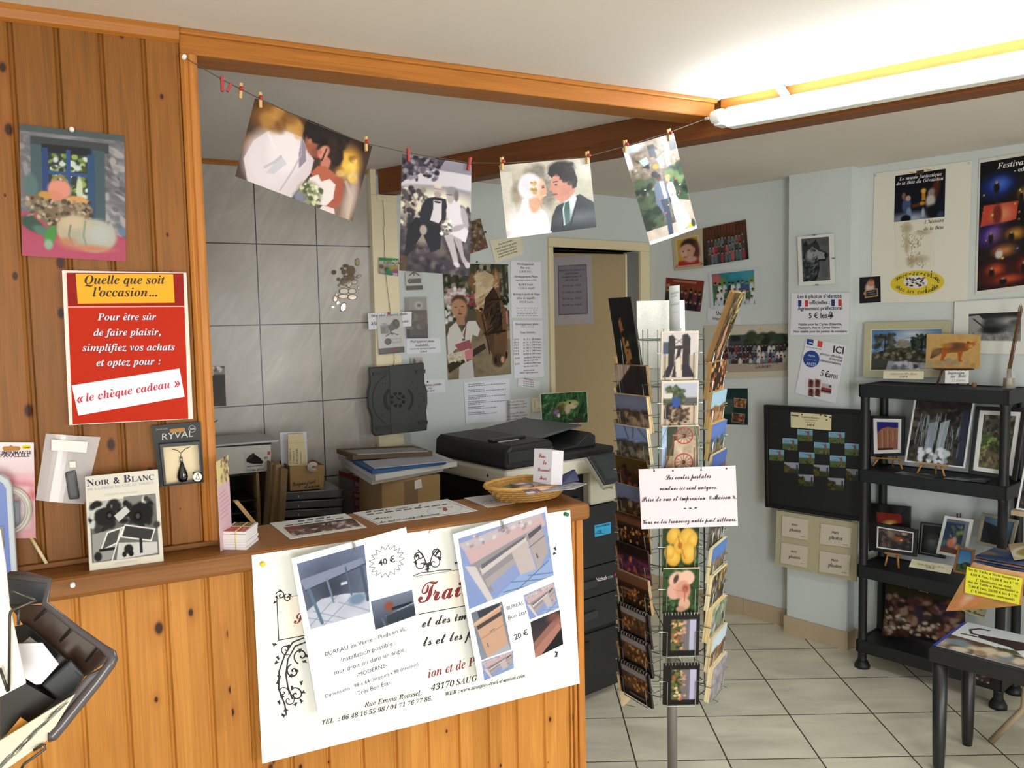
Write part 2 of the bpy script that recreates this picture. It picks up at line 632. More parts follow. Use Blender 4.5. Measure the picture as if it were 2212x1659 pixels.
# ------------------------------------------------------------------ sheets: paper, prints, signs. Every one lies on a real plane with its own thickness
LET = []
class Sheet:
	def __init__(s, plane, off, t):
		s.pl, s.off, s.t, s.let, s.o = plane, off, t, {}, None
	def tx(s, txt, a, b, col='#202024', st='s', hs=1.0, shear=0.0, lift=0.0007):
		"""text whose baseline runs from a to b"""
		V, F, w, x0 = text2d(txt, st, shear)
		A, B = s.pl(*a, s.off + s.t + lift), s.pl(*b, s.off + s.t + lift)
		X = (B - A)
		sc = X.length / w
		X.normalize()
		Y = s.pl.n.cross(X)
		v, f = s.let.setdefault(col, ([], []))
		k = len(v)
		for d in (0, .016, .032) if st == 'sc' else (0,):      # brush strokes are fat: the script is inked twice more, a hair aside
			k = len(v)
			v += [A + X * ((px - x0 + d) * sc) + Y * (py * sc * hs) + s.pl.n * d * .003 for px, py in V]
			f += [tuple(i + k for i in q) for q in F]
		return s
	def ln(s, pts, w, col='#202024', lift=0.0005, closed=False):
		"""inked line through points of the photograph, w in metres"""
		P = [s.pl(*p, s.off + s.t + lift) for p in pts]
		v, f = s.let.setdefault(col, ([], []))
		segs = list(zip(P, P[1:] + ([P[0]] if closed else [])))
		for A, B in segs:
			d = B - A
			if d.length < 1e-6:
				continue
			d.normalize()
			n = s.pl.n.cross(d) * (w / 2)
			k = len(v)
			v += [A - n - d * w * .3, B - n + d * w * .3, B + n + d * w * .3, A + n - d * w * .3]
			f.append((k, k + 1, k + 2, k + 3))
		return s
	def poly(s, pts, col, lift=0.0004):
		P = [s.pl(*p, s.off + s.t + lift) for p in pts]
		v, f = s.let.setdefault(col, ([], []))
		k = len(v)
		v += P
		f.append(tuple(range(k, len(v))))
		return s
	def part(s, name, q, pic=None, col='#ffffff', lift=0.0003, t=0.0004, m=None):
		return sheet(name, None, None, s.pl, q, pic, col, s.off + s.t + lift, t, m or PAPER, parent=s.o)

def grid_mesh(name, P4, n, pic, col, t, m, parent=None, bow=0.0, thick_down=True):
	TL, TR, BR, BL = P4
	W, H = (pic.w, pic.h) if pic else (2, 2)
	if pic is None and bow:
		W = H = 12
	us = np.linspace(0, 1, W)[None, :, None]
	vs = np.linspace(0, 1, H)[:, None, None]
	a = [np.array(p)[None, None, :] for p in (TL, TR, BR, BL)]
	g = (a[0] * (1 - us) + a[1] * us) * (1 - vs) + (a[3] * (1 - us) + a[2] * us) * vs
	nn = np.array(n)
	back = g.copy()
	if bow:
		cv = bow * (4 * us * (1 - us)) * nn
		g, back = g + cv, back + cv
	front = (g + nn * t).reshape(-1, 3)
	mb = MB()
	mb.v = [tuple(p) for p in front]
	idx = np.arange(W * H).reshape(H, W)
	q = np.stack([idx[1:, :-1], idx[1:, 1:], idx[:-1, 1:], idx[:-1, :-1]], -1).reshape(-1, 4)
	mb.f = [tuple(int(k) for k in r) for r in q]
	rim = list(idx[0, :]) + list(idx[1:, -1]) + list(idx[-1, -2::-1]) + list(idx[-2:0:-1, 0])
	base = len(mb.v)
	bk = back.reshape(-1, 3)
	mb.v += [tuple(bk[i]) for i in rim]
	R = len(rim)
	for k in range(R):
		mb.f.append((int(rim[k]), int(rim[(k + 1) % R]), base + (k + 1) % R, base + k))
	if bow:
		b2 = len(mb.v)
		mb.v += [tuple(p) for p in bk]
		mb.f += [tuple(int(k) + b2 for k in r[::-1]) for r in q]
	else:
		mb.f.append(tuple(base + k for k in range(R)))
	mb.sm = [False] * len(mb.f)
	edge = lin(col)
	if pic:
		c = pic.lincols().reshape(-1, 4)
	else:
		c = np.tile(np.array(edge), (W * H, 1))
	c = np.concatenate([c, np.tile(np.array(edge), (len(mb.v) - W * H, 1))], 0)
	return mb.build(name, m, parent=parent, cols=c, fixn=False)

def sheet(name, label, cat, plane, q, pic=None, col='#f4f4f4', off=0.002, t=0.0008, m=None, group=None, parent=None, bow=0.0):
	P4 = [plane(x, y, off) for x, y in q]
	s = Sheet(plane, off, t + (bow if bow > 0 else 0))
	s.o = grid_mesh(name, P4, plane.n, pic, col, t, m or PAPER, parent, bow)
	s.P4 = P4
	if label:
		tag(s.o, label, cat, group)
	LET.append(s)
	return s

def flush_letters():
	for s in LET:
		for col, (v, f) in s.let.items():
			if not v:
				continue
			mb = MB()
			mb.v = [tuple(p) for p in v]
			mb.f = f
			mb.sm = [False] * len(f)
			par = s.o
			if par.parent is not None and par.parent.parent is not None:
				par = par.parent
			mb.build('lettering', mat(col, 0.7), parent=par, fixn=False)
			
def px_w(plane, a, b, off=0):
	return (plane(*a, off) - plane(*b, off)).length
# ================================================================== THE ROOM
def cross2(P, Q):
	"""a-coordinate on plane P where plane Q crosses it"""
	d = P.e.dot(Q.n)
	return (Q.o - P.o).dot(Q.n) / d

# floor: square tiles of 1/3 m with dark joints
k = NT('floor_tiles', 0.32, 0.5)
x, y, z = k.xyz()
T = 1 / 3
fx = k.math('ABSOLUTE', k.math('SUBTRACT', k.math('FRACT', k.math('ADD', k.math('DIVIDE', x, T), 0.5)), 0.5))
fy = k.math('ABSOLUTE', k.math('SUBTRACT', k.math('FRACT', k.math('ADD', k.math('DIVIDE', y, T), 0.5)), 0.5))
grout = k.math('LESS_THAN', k.math('MINIMUM', fx, fy), 0.0085)
cell = k.vec(k.math('FLOOR', k.math('DIVIDE', x, T)), k.math('FLOOR', k.math('DIVIDE', y, T)), 0.0)
wn = k.node('ShaderNodeTexWhiteNoise', {'Vector': cell}, noise_dimensions='3D')
off = k.node('ShaderNodeVectorMath', [wn.outputs['Color'], (9, 9, 9)], operation='MULTIPLY').outputs[0]
pv = k.node('ShaderNodeVectorMath', [k.vec(k.math('MULTIPLY', x, 2.2), k.math('MULTIPLY', y, 6.0), 0.0), off], operation='ADD').outputs[0]
n1 = k.node('ShaderNodeTexNoise', {'Vector': pv, 'Scale': 1.3, 'Detail': 5.0, 'Distortion': 0.8})
col = k.ramp(n1.outputs['Fac'], [(0.3, '#c4c0ae'), (0.5, '#d5d0bc'), (0.68, '#e2dcc8')])
k.color(k.mix(grout, col, lin('#3d3125')))
k.val(k.b.inputs['Roughness'], k.math('ADD', k.math('MULTIPLY', grout, 0.5), 0.3))
k.bump(k.math('SUBTRACT', 1.0, grout), 0.3, 0.002)
fm = Matrix.Translation((2.279 / 3, 12.822 / 3, 0)) @ Matrix.Rotation(-0.005, 4, 'Z')
mb = MB()
mb.box(-3.6, 6.0, -4.2, 7.0, -0.1, 0)
struct(mb.build('floor', k.m, frame=fm))

# ceiling: painted plaster
k = NT('ceiling_plaster', 0.85, 0.2)
n1 = k.node('ShaderNodeTexNoise', {'Vector': k.tc.outputs['Object'], 'Scale': 1.2, 'Detail': 4.0})
k.color(k.ramp(n1.outputs['Fac'], [(0.3, '#dad3cb'), (0.7, '#e3dcd5')]))
n2 = k.node('ShaderNodeTexNoise', {'Vector': k.tc.outputs['Object'], 'Scale': 90.0, 'Detail': 2.0})
k.bump(n2.outputs['Fac'], 0.06, 0.002)
mb = MB()
mb.box(-3.6, 6.0, -4.2, 7.0, CEIL, CEIL + 0.1)
struct(mb.build('ceiling', k.m, frame=Matrix.Identity(4)))

# painted wall, pale blue grey
k = NT('pale_blue_grey_paint', 0.75, 0.25)
n1 = k.node('ShaderNodeTexNoise', {'Vector': k.tc.outputs['Object'], 'Scale': 1.6, 'Detail': 4.0})
k.color(k.ramp(n1.outputs['Fac'], [(0.3, '#c8d0d0'), (0.7, '#d1d8d7')]))
n2 = k.node('ShaderNodeTexNoise', {'Vector': k.tc.outputs['Object'], 'Scale': 45.0, 'Detail': 3.0})
k.bump(n2.outputs['Fac'], 0.12, 0.002)
M_WALL = k.m

# tiled back wall: large grey tiles 25 x 33 cm with dark joints
k = NT('grey_wall_tiles', 0.3, 0.5)
x, y, z = k.xyz()
gx = k.math('ABSOLUTE', k.math('SUBTRACT', k.math('FRACT', k.math('ADD', k.math('DIVIDE', k.math('ADD', x, 0.252), 0.2535), 0.5)), 0.5))
gz = k.math('ABSOLUTE', k.math('SUBTRACT', k.math('FRACT', k.math('ADD', k.math('DIVIDE', k.math('SUBTRACT', z, 1.607), 0.334), 0.5)), 0.5))
joint = k.math('MAXIMUM', k.math('LESS_THAN', gx, 0.0088), k.math('LESS_THAN', gz, 0.0068))
r = k.vec(k.math('ADD', k.math('MULTIPLY', x, 11.0), k.math('MULTIPLY', z, -7.0)), 0.0, k.math('ADD', k.math('MULTIPLY', z, 3.4), k.math('MULTIPLY', x, 2.0)))
n1 = k.node('ShaderNodeTexNoise', {'Vector': r, 'Scale': 1.0, 'Detail': 8.0, 'Distortion': 2.2})
n2 = k.node('ShaderNodeTexNoise', {'Vector': k.tc.outputs['Object'], 'Scale': 3.0, 'Detail': 2.0})
fac = k.math('ADD', k.math('MULTIPLY', n1.outputs['Fac'], 0.42), k.math('MULTIPLY', n2.outputs['Fac'], 0.58))
col = k.ramp(fac, [(0.3, '#9c978e'), (0.5, '#a9a49b'), (0.62, '#b5b0a7'), (0.72, '#c6c2ba')])
k.color(k.mix(joint, col, lin('#2a1f1c')))
k.bump(k.math('SUBTRACT', n1.outputs['Fac'], k.math('MULTIPLY', joint, 1.0)), 0.25, 0.0015)
M_TILE = k.m

fr = TW.frame()
aT = cross2(TW, DW)
mb = MB(fr)
mb.box(-2.4, 0.0, 0, 0.12, 0, CEIL)
struct(mb.build('wall_back', M_TILE, frame=fr))
mb = MB(fr)
mb.box(-2.4, -0.02, -0.012, 0, CEIL - 0.019, CEIL)
struct(mb.build('trim_1', M_PINE_U, frame=fr, bev=.002))

# wall with the door
fr = DW.frame()
aC = cross2(DW, RW)
D0, D1, DH = 0.505, 1.165, 1.978
mb = MB(fr)
mb.box(-0.46, D0, 0, 0.12, 0, CEIL)
mb.box(D1, aC + .1, 0, 0.12, 0, CEIL)
mb.box(D0, D1, 0, 0.12, DH, CEIL)
struct(mb.build('wall_far', M_WALL, frame=fr))
# door: frame, ajar leaf
M_DOOR = mat('#ab9771', 0.55, bump=.04)
M_FRAME = mat('#ded2ae', 0.5)
d = bpy.data.objects.new('door_1', None)
COL.objects.link(d)
d.matrix_world = fr
d['_m'] = [fr[i][j] for i in range(4) for j in range(4)]
struct(d)
mb = MB(fr)
mb.box(D0 - .03, D0, -.018, .12, 0, DH)
mb.box(D1, D1 + .075, -.018, .12, 0, DH)
mb.box(D0 - .03, D1 + .075, -.018, .12, DH, DH + .05)
mb.build('door_frame', M_FRAME, parent=d, bev=.004)
HINGE = DW.at(D1 - .035, -.075, 0)
ca, sa = math.cos(math.radians(-13)), math.sin(math.radians(-13))
# the leaf swings away from the shop, hinged on the right
ldir = -DW.e * math.cos(math.radians(12)) - DW.n * math.sin(math.radians(12))
LEAF = Plane(HINGE, -ldir)
lf = LEAF.frame()
lw = 0.625
mb = MB(lf)
mb.box(-lw, 0, 0, .036, 0.01, DH - .012)
mb.build('door_leaf', M_DOOR, parent=d, bev=.003)
mb = MB(lf)
mb.box(0, .012, -.004, .04, 0.01, DH - .012)
mb.build('door_edge', mat('#e2d5b4', .5), parent=d)
# dim back room behind the door
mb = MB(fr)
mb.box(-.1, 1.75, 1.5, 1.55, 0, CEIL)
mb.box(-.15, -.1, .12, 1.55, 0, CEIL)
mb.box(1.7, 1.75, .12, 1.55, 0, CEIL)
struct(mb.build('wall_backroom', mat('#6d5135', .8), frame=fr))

# right wall and pillar
fr = RW.frame()
c0 = RW.loc(DW.at(aC, 0, 0))[0]
RWO = 0.012                                     # the wall stands a touch further back than the measured line
mb = MB(fr)
mb.box(c0 - .1, 4.75, RWO, .15, 0, CEIL)
struct(mb.build('wall_right', M_WALL, frame=fr))
pf = PI_.frame()
mb = MB(pf)
mb.box(0, .312, 0, .12, 0, CEIL)
struct(mb.build('wall_pillar', M_WALL, frame=pf))
M_BASE = mat('#b7a58a', .4, vary=.12, bscale=12)
mb = MB(fr)
for i in range(3):
	mb.box(c0 + .02 + i * .31, c0 + .02 + i * .31 + .308, RWO - .012, RWO, 0, .088)
mb.box(-.02, 4.7, RWO - .012, RWO, 0, .088)
struct(mb.build('baseboard_right', M_BASE, frame=fr))
mb = MB(pf)
mb.box(-.012, .324, -.012, 0, 0, .088)
mb.box(.312, .324, 0, .06, 0, .088)
mb.box(-.012, 0, 0, .06, 0, .088)
struct(mb.build('baseboard_pillar', M_BASE, frame=pf))

# pine wall on the left, tongue-and-groove boards
fr = LW.frame()
def boards(mb, a0, a1, b0, w, y0, y1, z0, z1, g=.008):
	k0 = math.floor((a0 - b0) / w)
	a = b0 + k0 * w
	while a < a1 - 1e-6:
		l, r = max(a, a0), min(a + w, a1)
		p = [(l, y1), (l, y0 + .007), (l + .002, y0 + .007), (l + .006, y0), (r - .012, y0), (r - .0095, y0 + .0015), (r - .006, y0 + .0005), (r - .003, y0 + .006), (r, y0 + .007), (r, y1)]
		mb.prism(p, 'z', z0, z1)
		a += w
mb = MB(fr)
boards(mb, -2.3, .004, -.074, .084, 0, .05, 0, CEIL)
struct(mb.build('wall_left', M_PINE, frame=fr))
mb = MB(fr)                                      # corner post with rounded bead
mb.prism([(.0, -.004), (.008, -.010), (.014, -.006), (.018, -.012), (.030, -.012), (.036, -.004), (.036, .105), (.0, .105)], 'z', 1.06, CEIL - .056)
struct(mb.build('trim_2', M_PINE_P, frame=fr, bev=.002))
mb = MB(fr)                                      # moulding along the ceiling
mb.prism([(-.016, CEIL - .012), (-.010, CEIL - .028), (0, CEIL - .034), (.002, CEIL), (-.016, CEIL)], 'x', -2.3, .0)
struct(mb.build('trim_3', M_PINE_U, frame=fr, bev=.001))
mb = MB(fr)                                      # base moulding where the pine wall meets the counter top
mb.box(-2.3, .03, -.014, 0, 1.098, 1.11)
struct(mb.build('trim_4', M_SLAB, frame=fr, bev=.003))
mb = MB(fr)                                      # beam above the counter
mb.box(0, 1.553, 0, .105, CEIL - .055, CEIL)
mb.box(0, 1.556, -.010, 0, CEIL - .014, CEIL)
struct(mb.build('trim_5', M_PINE_U, frame=fr, bev=.004))
bf = BM.frame()
mb = MB(bf)                                      # old brown beam across the room
mb.box(.02, 3.9, 0, .085, CEIL - .106, CEIL)
struct(mb.build('trim_6', M_BEAM, frame=bf, bev=.004))
mb = MB(bf)                                      # paler strip paints the lit face of the beam behind the tube
mb.box(1.66, 3.9, -.012, 0, CEIL - .055, CEIL)
struct(mb.build('trim_7', M_PINE_U, frame=bf, bev=.002))
# cream post between tiles and painted wall, carrying the beam
tf = TW.frame()
mb = MB(tf)
mb.box(-.014, .105, -.035, .09, 0, 2.165)
mb.box(-.014, .012, -.035, .09, 2.165, CEIL)
mb.box(.012, .105, -.04, -.035, 2.135, 2.165)
struct(mb.build('wall_post', M_CREAM, frame=tf, bev=.004))

# rest of the shop, behind the camera: front wall with window and glazed door, side wall
ff = Matrix.Identity(4)
Fo = RW.at(4.6, 0, 0)
FWL = Plane(Fo, (-.743, -.669, 0), (-.669, .743, 0))
def wallbox(mb, a0, a1, z0, z1):
	p = [FWL.at(a0, 0, 0), FWL.at(a1, 0, 0), FWL.at(a1, -.12, 0), FWL.at(a0, -.12, 0)]
	mb.hexa([(q.x, q.y, z0) for q in p], [(q.x, q.y, z1) for q in p])
aw = FWL.loc((3.05, -.98, 0))[0]
ad = FWL.loc((.85, -2.92, 0))[0]
mb = MB()
wallbox(mb, -.1, aw - 1.2, 0, CEIL)
wallbox(mb, aw - 1.2, aw + 1.2, 0, .66)
wallbox(mb, aw - 1.2, aw + 1.2, 2.18, CEIL)
wallbox(mb, aw + 1.2, ad - .7, 0, CEIL)
wallbox(mb, ad - .7, ad + .7, 2.15, CEIL)
wallbox(mb, ad + .7, 7.3, 0, CEIL)
struct(mb.build('wall_front', M_WALL, frame=ff))
mb = MB()
e0 = LW.at(-2.3, 0, 0)
e1 = FWL.at(7.3, 0, 0)
nn = Vector((e1.y - e0.y, -(e1.x - e0.x), 0)).normalized() * .1
mb.hexa([e0, e1, e1 - nn, e0 - nn], [q + Vector((0, 0, CEIL)) for q in (e0, e1, e1 - nn, e0 - nn)])
struct(mb.build('wall_side', M_WALL, frame=ff))

# ================================================================== COUNTER
fr = LW.frame()
ZS = 1.098
ct = thing('counter', 'long pine counter with tongue-and-groove front and worn wooden top', 'counter', LW.frame(.3, .05, 0))
mb = MB(fr)
mb.prism([(-2.2, -.117), (-2.2, -.001), (.04, -.001), (.04, .14), (1.015, .14), (1.0, -.117)], 'z', 1.052, ZS)
mb.build('countertop', M_SLAB, parent=ct, frame=None, bev=.011)
mb = MB(fr)
boards(mb, -2.2, .955, -.0095, .0865, -.085, -.05, 0, 1.052)
boards_o = mb.build('front_panelling', M_PINE_C, parent=ct)
mb = MB(fr)
mb.box(.955, .966, -.088, -.06, 0, 1.052)
mb.box(.968, .99, -.092, .10, 0, 1.052)
mb.build('end_post', M_PINE_P, parent=ct, bev=.004)
mb = MB(fr)
mb.box(.05, .968, .10, .12, 0, 1.052)
mb.build('back_panel', M_PINE_P, parent=ct)

# ================================================================== FLUORESCENT LAMP on the beam
lf_ = thing('fluorescent_lamp', 'glowing fluorescent tube in a white batten along the ceiling beam', 'lamp', BM.frame(2.2, .05, 2.19))
mb = MB(bf)
mb.box(1.70, 3.02, -.058, -.013, 2.175, 2.235)
mb.build('batten', mat('#e8ece8', .45), parent=lf_, bev=.006)
mb = MB(bf)
mb.tube([(1.69 + .01, -.083, 2.205), (3.02, -.083, 2.205)], .0165, 14)
mb.build('tube', emit('#f4fbff', 82.0), parent=lf_)
for a in (1.668, 3.02):
	mb = MB(bf)
	mb.tube([(a, -.083, 2.205), (a + .03, -.083, 2.205)], .019, 12)
	mb.box(a + .005, a + .034, -.083, -.03, 2.18, 2.228)
	mb.build('end_cap', mat('#dfe3dd', .4), parent=lf_, bev=.003)
cp = BM(1690, 195, .03)
mb = MB()
c_ = [BM(1683, 185, .012), BM(1690, 192, .03), BM(1697, 208, .045)]
mb.tube(c_, .011, 10)
for i in range(9):
	t = i / 8
	p = c_[0].lerp(c_[2], t)
	mb.tube([p, p + (c_[2] - c_[0]).normalized() * .003], .0135, 10)
mb.build('conduit', mat('#56687a', .5), parent=lf_)
# ================================================================== PHOTOGRAPHS ON THE STRING
HP = LW.shift(0.022)
def wed_couple_kissing():
	p = Pic(110, 76, '#3a2416', '#4b3a33', 3)
	p.e(.2, .16, .16, .2, '#a06a2c', .6).e(.3, .3, .12, .16, '#8a5422', .5).e(.08, .55, .1, .1, '#7a4a2c', .5)
	p.b(.42, 0, .8, .3, '#140f10', .8).e(.84, .33, .1, .2, '#d9a23c', .4).e(.86, .42, .06, .14, '#f0c861', .5)
	p.n(.12, 9, 6)
	p.e(.88, .8, .13, .3, '#7d6656', .4).e(.93, .75, .05, .3, '#b9a59a', .5)
	p.p([(.1, 1), (.03, .75), (.07, .5), (.17, .3), (.28, .24), (.42, .24), (.5, .38), (.56, .45), (.56, .62), (.5, .85), (.46, 1)], '#d9ccd2')
	p.e(.23, .65, .2, .36, '#e4d9df', .25).e(.33, .48, .14, .26, '#efe6ea', .3)
	p.p([(.3, .55), (.36, .62), (.28, .8), (.22, .82)], '#c3c4d0', .7)
	p.p([(.42, .24), (.47, .34), (.5, .5), (.46, .62), (.43, .45)], '#8f8697')
	p.e(.53, .27, .075, .15, '#9a5a42', .12, -20).e(.53, .16, .085, .09, '#1c1413', .15).e(.57, .35, .05, .06, '#8a4d3b', .2).e(.49, .25, .015, .035, '#b06e52', .2)
	p.e(.67, .22, .09, .15, '#1d1210', .15).e(.735, .32, .05, .13, '#20140f', .3).e(.63, .3, .055, .11, '#c98470', .12, 15).e(.655, .42, .04, .14, '#c27a64', .2).e(.73, .3, .012, .02, '#d8c9b8', .3)
	p.p([(.56, .62), (.6, .5), (.66, .47), (.73, .5), (.82, .56), (.86, .7), (.86, .86), (.78, .97), (.74, .94), (.78, .8), (.74, .64), (.62, .7)], '#b06047')
	p.e(.8, .72, .055, .2, '#a4553e', .2)
	p.p([(.56, .68), (.62, .6), (.66, .67), (.72, .6), (.78, .64), (.79, .82), (.75, .93), (.62, .98), (.55, .88)], '#e8dcdc')
	p.p([(.7, 1), (.72, .94), (.82, .93), (.84, 1)], '#e3d3d0')
	p.e(.59, .88, .1, .16, '#8b8f6d', .2).sp(40, (.5, .76, .68, .99), ['#c9cda6', '#6a7350', '#e5e3c6', '#4d5a3c'], .017)
	p.e(.52, .95, .05, .06, '#7b7f92', .4)
	p.l([(.42, .26), (.45, .44), (.42, .66), (.36, .96)], .012, '#b5aab8', .8).l([(.3, .56), (.26, .66), (.2, .76)], .02, '#b9b4c4', .7).l([(.16, .34), (.24, .5)], .02, '#f6eef2', .6)
	p.sp(26, (.58, .1, .76, .36), ['#140c0a', '#2e1c16', '#241410'], .03).e(.62, .31, .04, .09, '#cf8c76', .2, 20).l([(.635, .26), (.62, .42)], .012, '#2a1610').e(.585, .33, .02, .03, '#b86c58', .4)
	p.sp(14, (.1, .04, .4, .24), ['#b5803c', '#6a421e', '#c9964a'], .06, al=.5).sp(12, (.78, .2, .92, .5), ['#f3d480', '#8a5c20', '#e0b24c'], .03, al=.6).l([(.86, .56), (.93, .7), (.95, .98)], .03, '#c9b4a4', .7)
	return p
def wed_seated():
	p = Pic(64, 104, '#8f8a98', '#262028', 5)
	p.b(0, .1, 1, .27, '#c9c3cc').e(.6, .27, .5, .035, '#77727c', .3).e(.55, .37, .55, .1, '#e5dcc8', .5).e(.5, .45, .7, .08, '#d6ccba', .5)
	p.p([(0, 0), (.6, 0), (.55, .06), (.35, .1), (.2, .17), (.05, .22), (0, .25)], '#39343f').sp(70, (0, 0, .5, .2), ['#25212b', '#5b5561', '#1a1720', '#8b8590'], .03)
	p.sp(90, (0, .28, .35, .6), ['#8d8375', '#d9cfbd', '#4c4448', '#2c272c'], .03).sp(60, (.7, .4, 1, .62), ['#3c363b', '#6a6264', '#1f1c20'], .035)
	p.sp(150, (0, .6, 1, 1), ['#221d24', '#3a3238', '#4b4245', '#17131a', '#615658'], .04, soft=.5)
	p.e(.3, .7, .12, .05, '#8d8076', .5).e(.55, .8, .1, .05, '#5f5450', .5)
	p.p([(.06, .9), (.1, .62), (.2, .53), (.5, .54), (.56, .6), (.55, .78), (.42, .82), (.3, .66), (.16, .82)], '#14131b')
	p.p([(.25, .56), (.28, .42), (.36, .35), (.48, .33), (.62, .34), (.64, .42), (.62, .52), (.55, .57), (.3, .58)], '#1f1f2b')
	p.p([(.44, .36), (.56, .36), (.56, .52), (.52, .56), (.4, .54), (.44, .44)], '#cfc9cf').e(.5, .375, .05, .01, '#241f26', .1)
	p.e(.5, .27, .065, .06, '#b7a9a6', .1).e(.5, .225, .06, .03, '#d2c5c0', .2).e(.5, .31, .05, .025, '#a39390', .2).b(.44, .262, .56, .266, '#453c40')
	p.e(.31, .63, .05, .045, '#a3938e', .2)
	p.p([(.62, .44), (.66, .36), (.8, .36), (.9, .46), (.96, .6), (.92, .7), (.72, .67), (.62, .62), (.66, .52)], '#d9d3dc')
	p.e(.9, .48, .05, .1, '#a9a0a6', .2, -15).e(.8, .58, .12, .025, '#a99fa4', .2, -25)
	p.e(.69, .3, .07, .055, '#b3a8a8', .1).e(.71, .265, .09, .04, '#8d868c', .2).e(.77, .3, .035, .05, '#6d676e', .2).b(.62, .295, .7, .3, '#302b30').e(.68, .345, .04, .03, '#b3a8a8', .2)
	p.e(.63, .59, .07, .06, '#8d8781', .3).sp(26, (.56, .53, .7, .65), ['#cdc7c2', '#5b5652', '#eee9e6'], .02)
	p.p([(.6, .66), (.72, .64), (.78, .78), (.82, .9), (.76, .92), (.68, .78)], '#b3a8ab').p([(.72, .65), (.86, .68), (.9, .82), (.97, .89), (.94, .92), (.88, .88), (.8, .76)], '#a59a9f')
	p.e(.79, .905, .05, .022, '#c9c2ca', .2, 30).e(.955, .9, .045, .03, '#b3abb0', .2)
	p.p([(.0, .85), (.1, .87), (.09, 1), (0, 1)], '#5a4026', .7)
	return p
def wed_faces():
	p = Pic(96, 74, '#c4bcae', '#a9a190', 7)
	p.n(.1, 5, 4)
	p.b(.0, .1, .12, .9, '#cfc9bd').sp(8, (.05, .1, .4, .7), ['#8a8272', '#a39a88', '#c9c0ac'], .07, soft=.4)
	p.e(.4, .14, .08, .11, '#7f7a70', .3).e(.48, .42, .07, .2, '#87827a', .3).n(.15, 40, 40, (.3, .05, .6, .6))
	p.e(.86, .3, .2, .4, '#b9b5a6', .6).e(.93, .12, .1, .16, '#d8d5ca', .6)
	p.p([(.06, 1), (.08, .8), (.16, .68), (.3, .62), (.42, .68), (.46, .8), (.46, 1)], '#f3eef2').e(.25, .9, .24, .3, '#fbf7fb', .3)
	p.p([(.14, .75), (.2, .5), (.28, .42), (.34, .5), (.3, .66)], '#eee8ee')
	p.e(.34, .5, .07, .2, '#d8a98c', .15, 10).e(.38, .36, .085, .15, '#e3b998', .12).e(.43, .4, .04, .09, '#dba98a', .2).e(.27, .34, .1, .15, '#efeaf0', .15).e(.3, .25, .1, .1, '#e7e2ea', .2).e(.335, .37, .02, .06, '#caa060', .4)
	p.e(.435, .36, .015, .012, '#5a3a2c', .3).p([(.455, .37), (.475, .43), (.45, .44)], '#d8a284').e(.445, .48, .018, .015, '#b4594e', .3)
	p.p([(.46, 1), (.5, .78), (.56, .64), (.66, .58), (.84, .5), (1, .64), (1, 1)], '#2c3136')
	p.p([(.66, .58), (.78, .46), (.8, .56), (.7, .86), (.62, .92), (.62, .7)], '#d5dbe4').p([(.66, .6), (.71, .58), (.71, .68), (.7, .86), (.64, .9), (.64, .7)], '#2f5a50')
	p.p([(.52, .34), (.54, .24), (.6, .16), (.74, .18), (.8, .3), (.78, .48), (.68, .58), (.62, .6), (.56, .52), (.53, .42)], '#c98f7d')
	p.p([(.5, .18), (.53, .08), (.62, .03), (.72, .05), (.8, .14), (.83, .28), (.81, .4), (.76, .42), (.74, .3), (.66, .3), (.6, .18), (.54, .24)], '#1e1a1a').e(.66, .12, .14, .1, '#221d1c', .25)
	p.e(.745, .36, .018, .04, '#d09a86', .2).e(.58, .34, .015, .012, '#3a2620', .3).p([(.52, .34), (.49, .4), (.53, .42)], '#c88d7a').e(.56, .47, .028, .012, '#8d4d46', .3)
	p.e(.82, .82, .26, .08, '#7b7f86', .8, al=.55)
	p.b(0, .97, .48, 1, '#eae6ee').e(.3, .33, .09, .12, '#dfdbe4', .5, 20).sp(10, (.3, .26, .37, .46), ['#c9a468', '#b08c4c', '#d9bc84'], .018).e(.35, .42, .014, .022, '#d8a284', .2).l([(.36, .5), (.39, .58), (.4, .64)], .012, '#c79474', .7).l([(.425, .34), (.45, .335)], .008, '#6a4838').l([(.43, .475), (.455, .47)], .01, '#f2ecea')
	p.l([(.555, .3), (.6, .295)], .01, '#2c1c18').l([(.54, .475), (.58, .47)], .008, '#8a4a44').e(.7, .44, .06, .08, '#bd8270', .6).l([(.63, .6), (.7, .56), (.78, .48)], .01, '#b5bcc8').l([(.62, .66), (.61, .98)], .01, '#1c2024').l([(.82, .54), (.7, .92)], .012, '#20252a').sp(16, (.62, .05, .82, .34), ['#161212', '#2c2524'], .025, al=.7).n(.04, 30, 30)
	return p
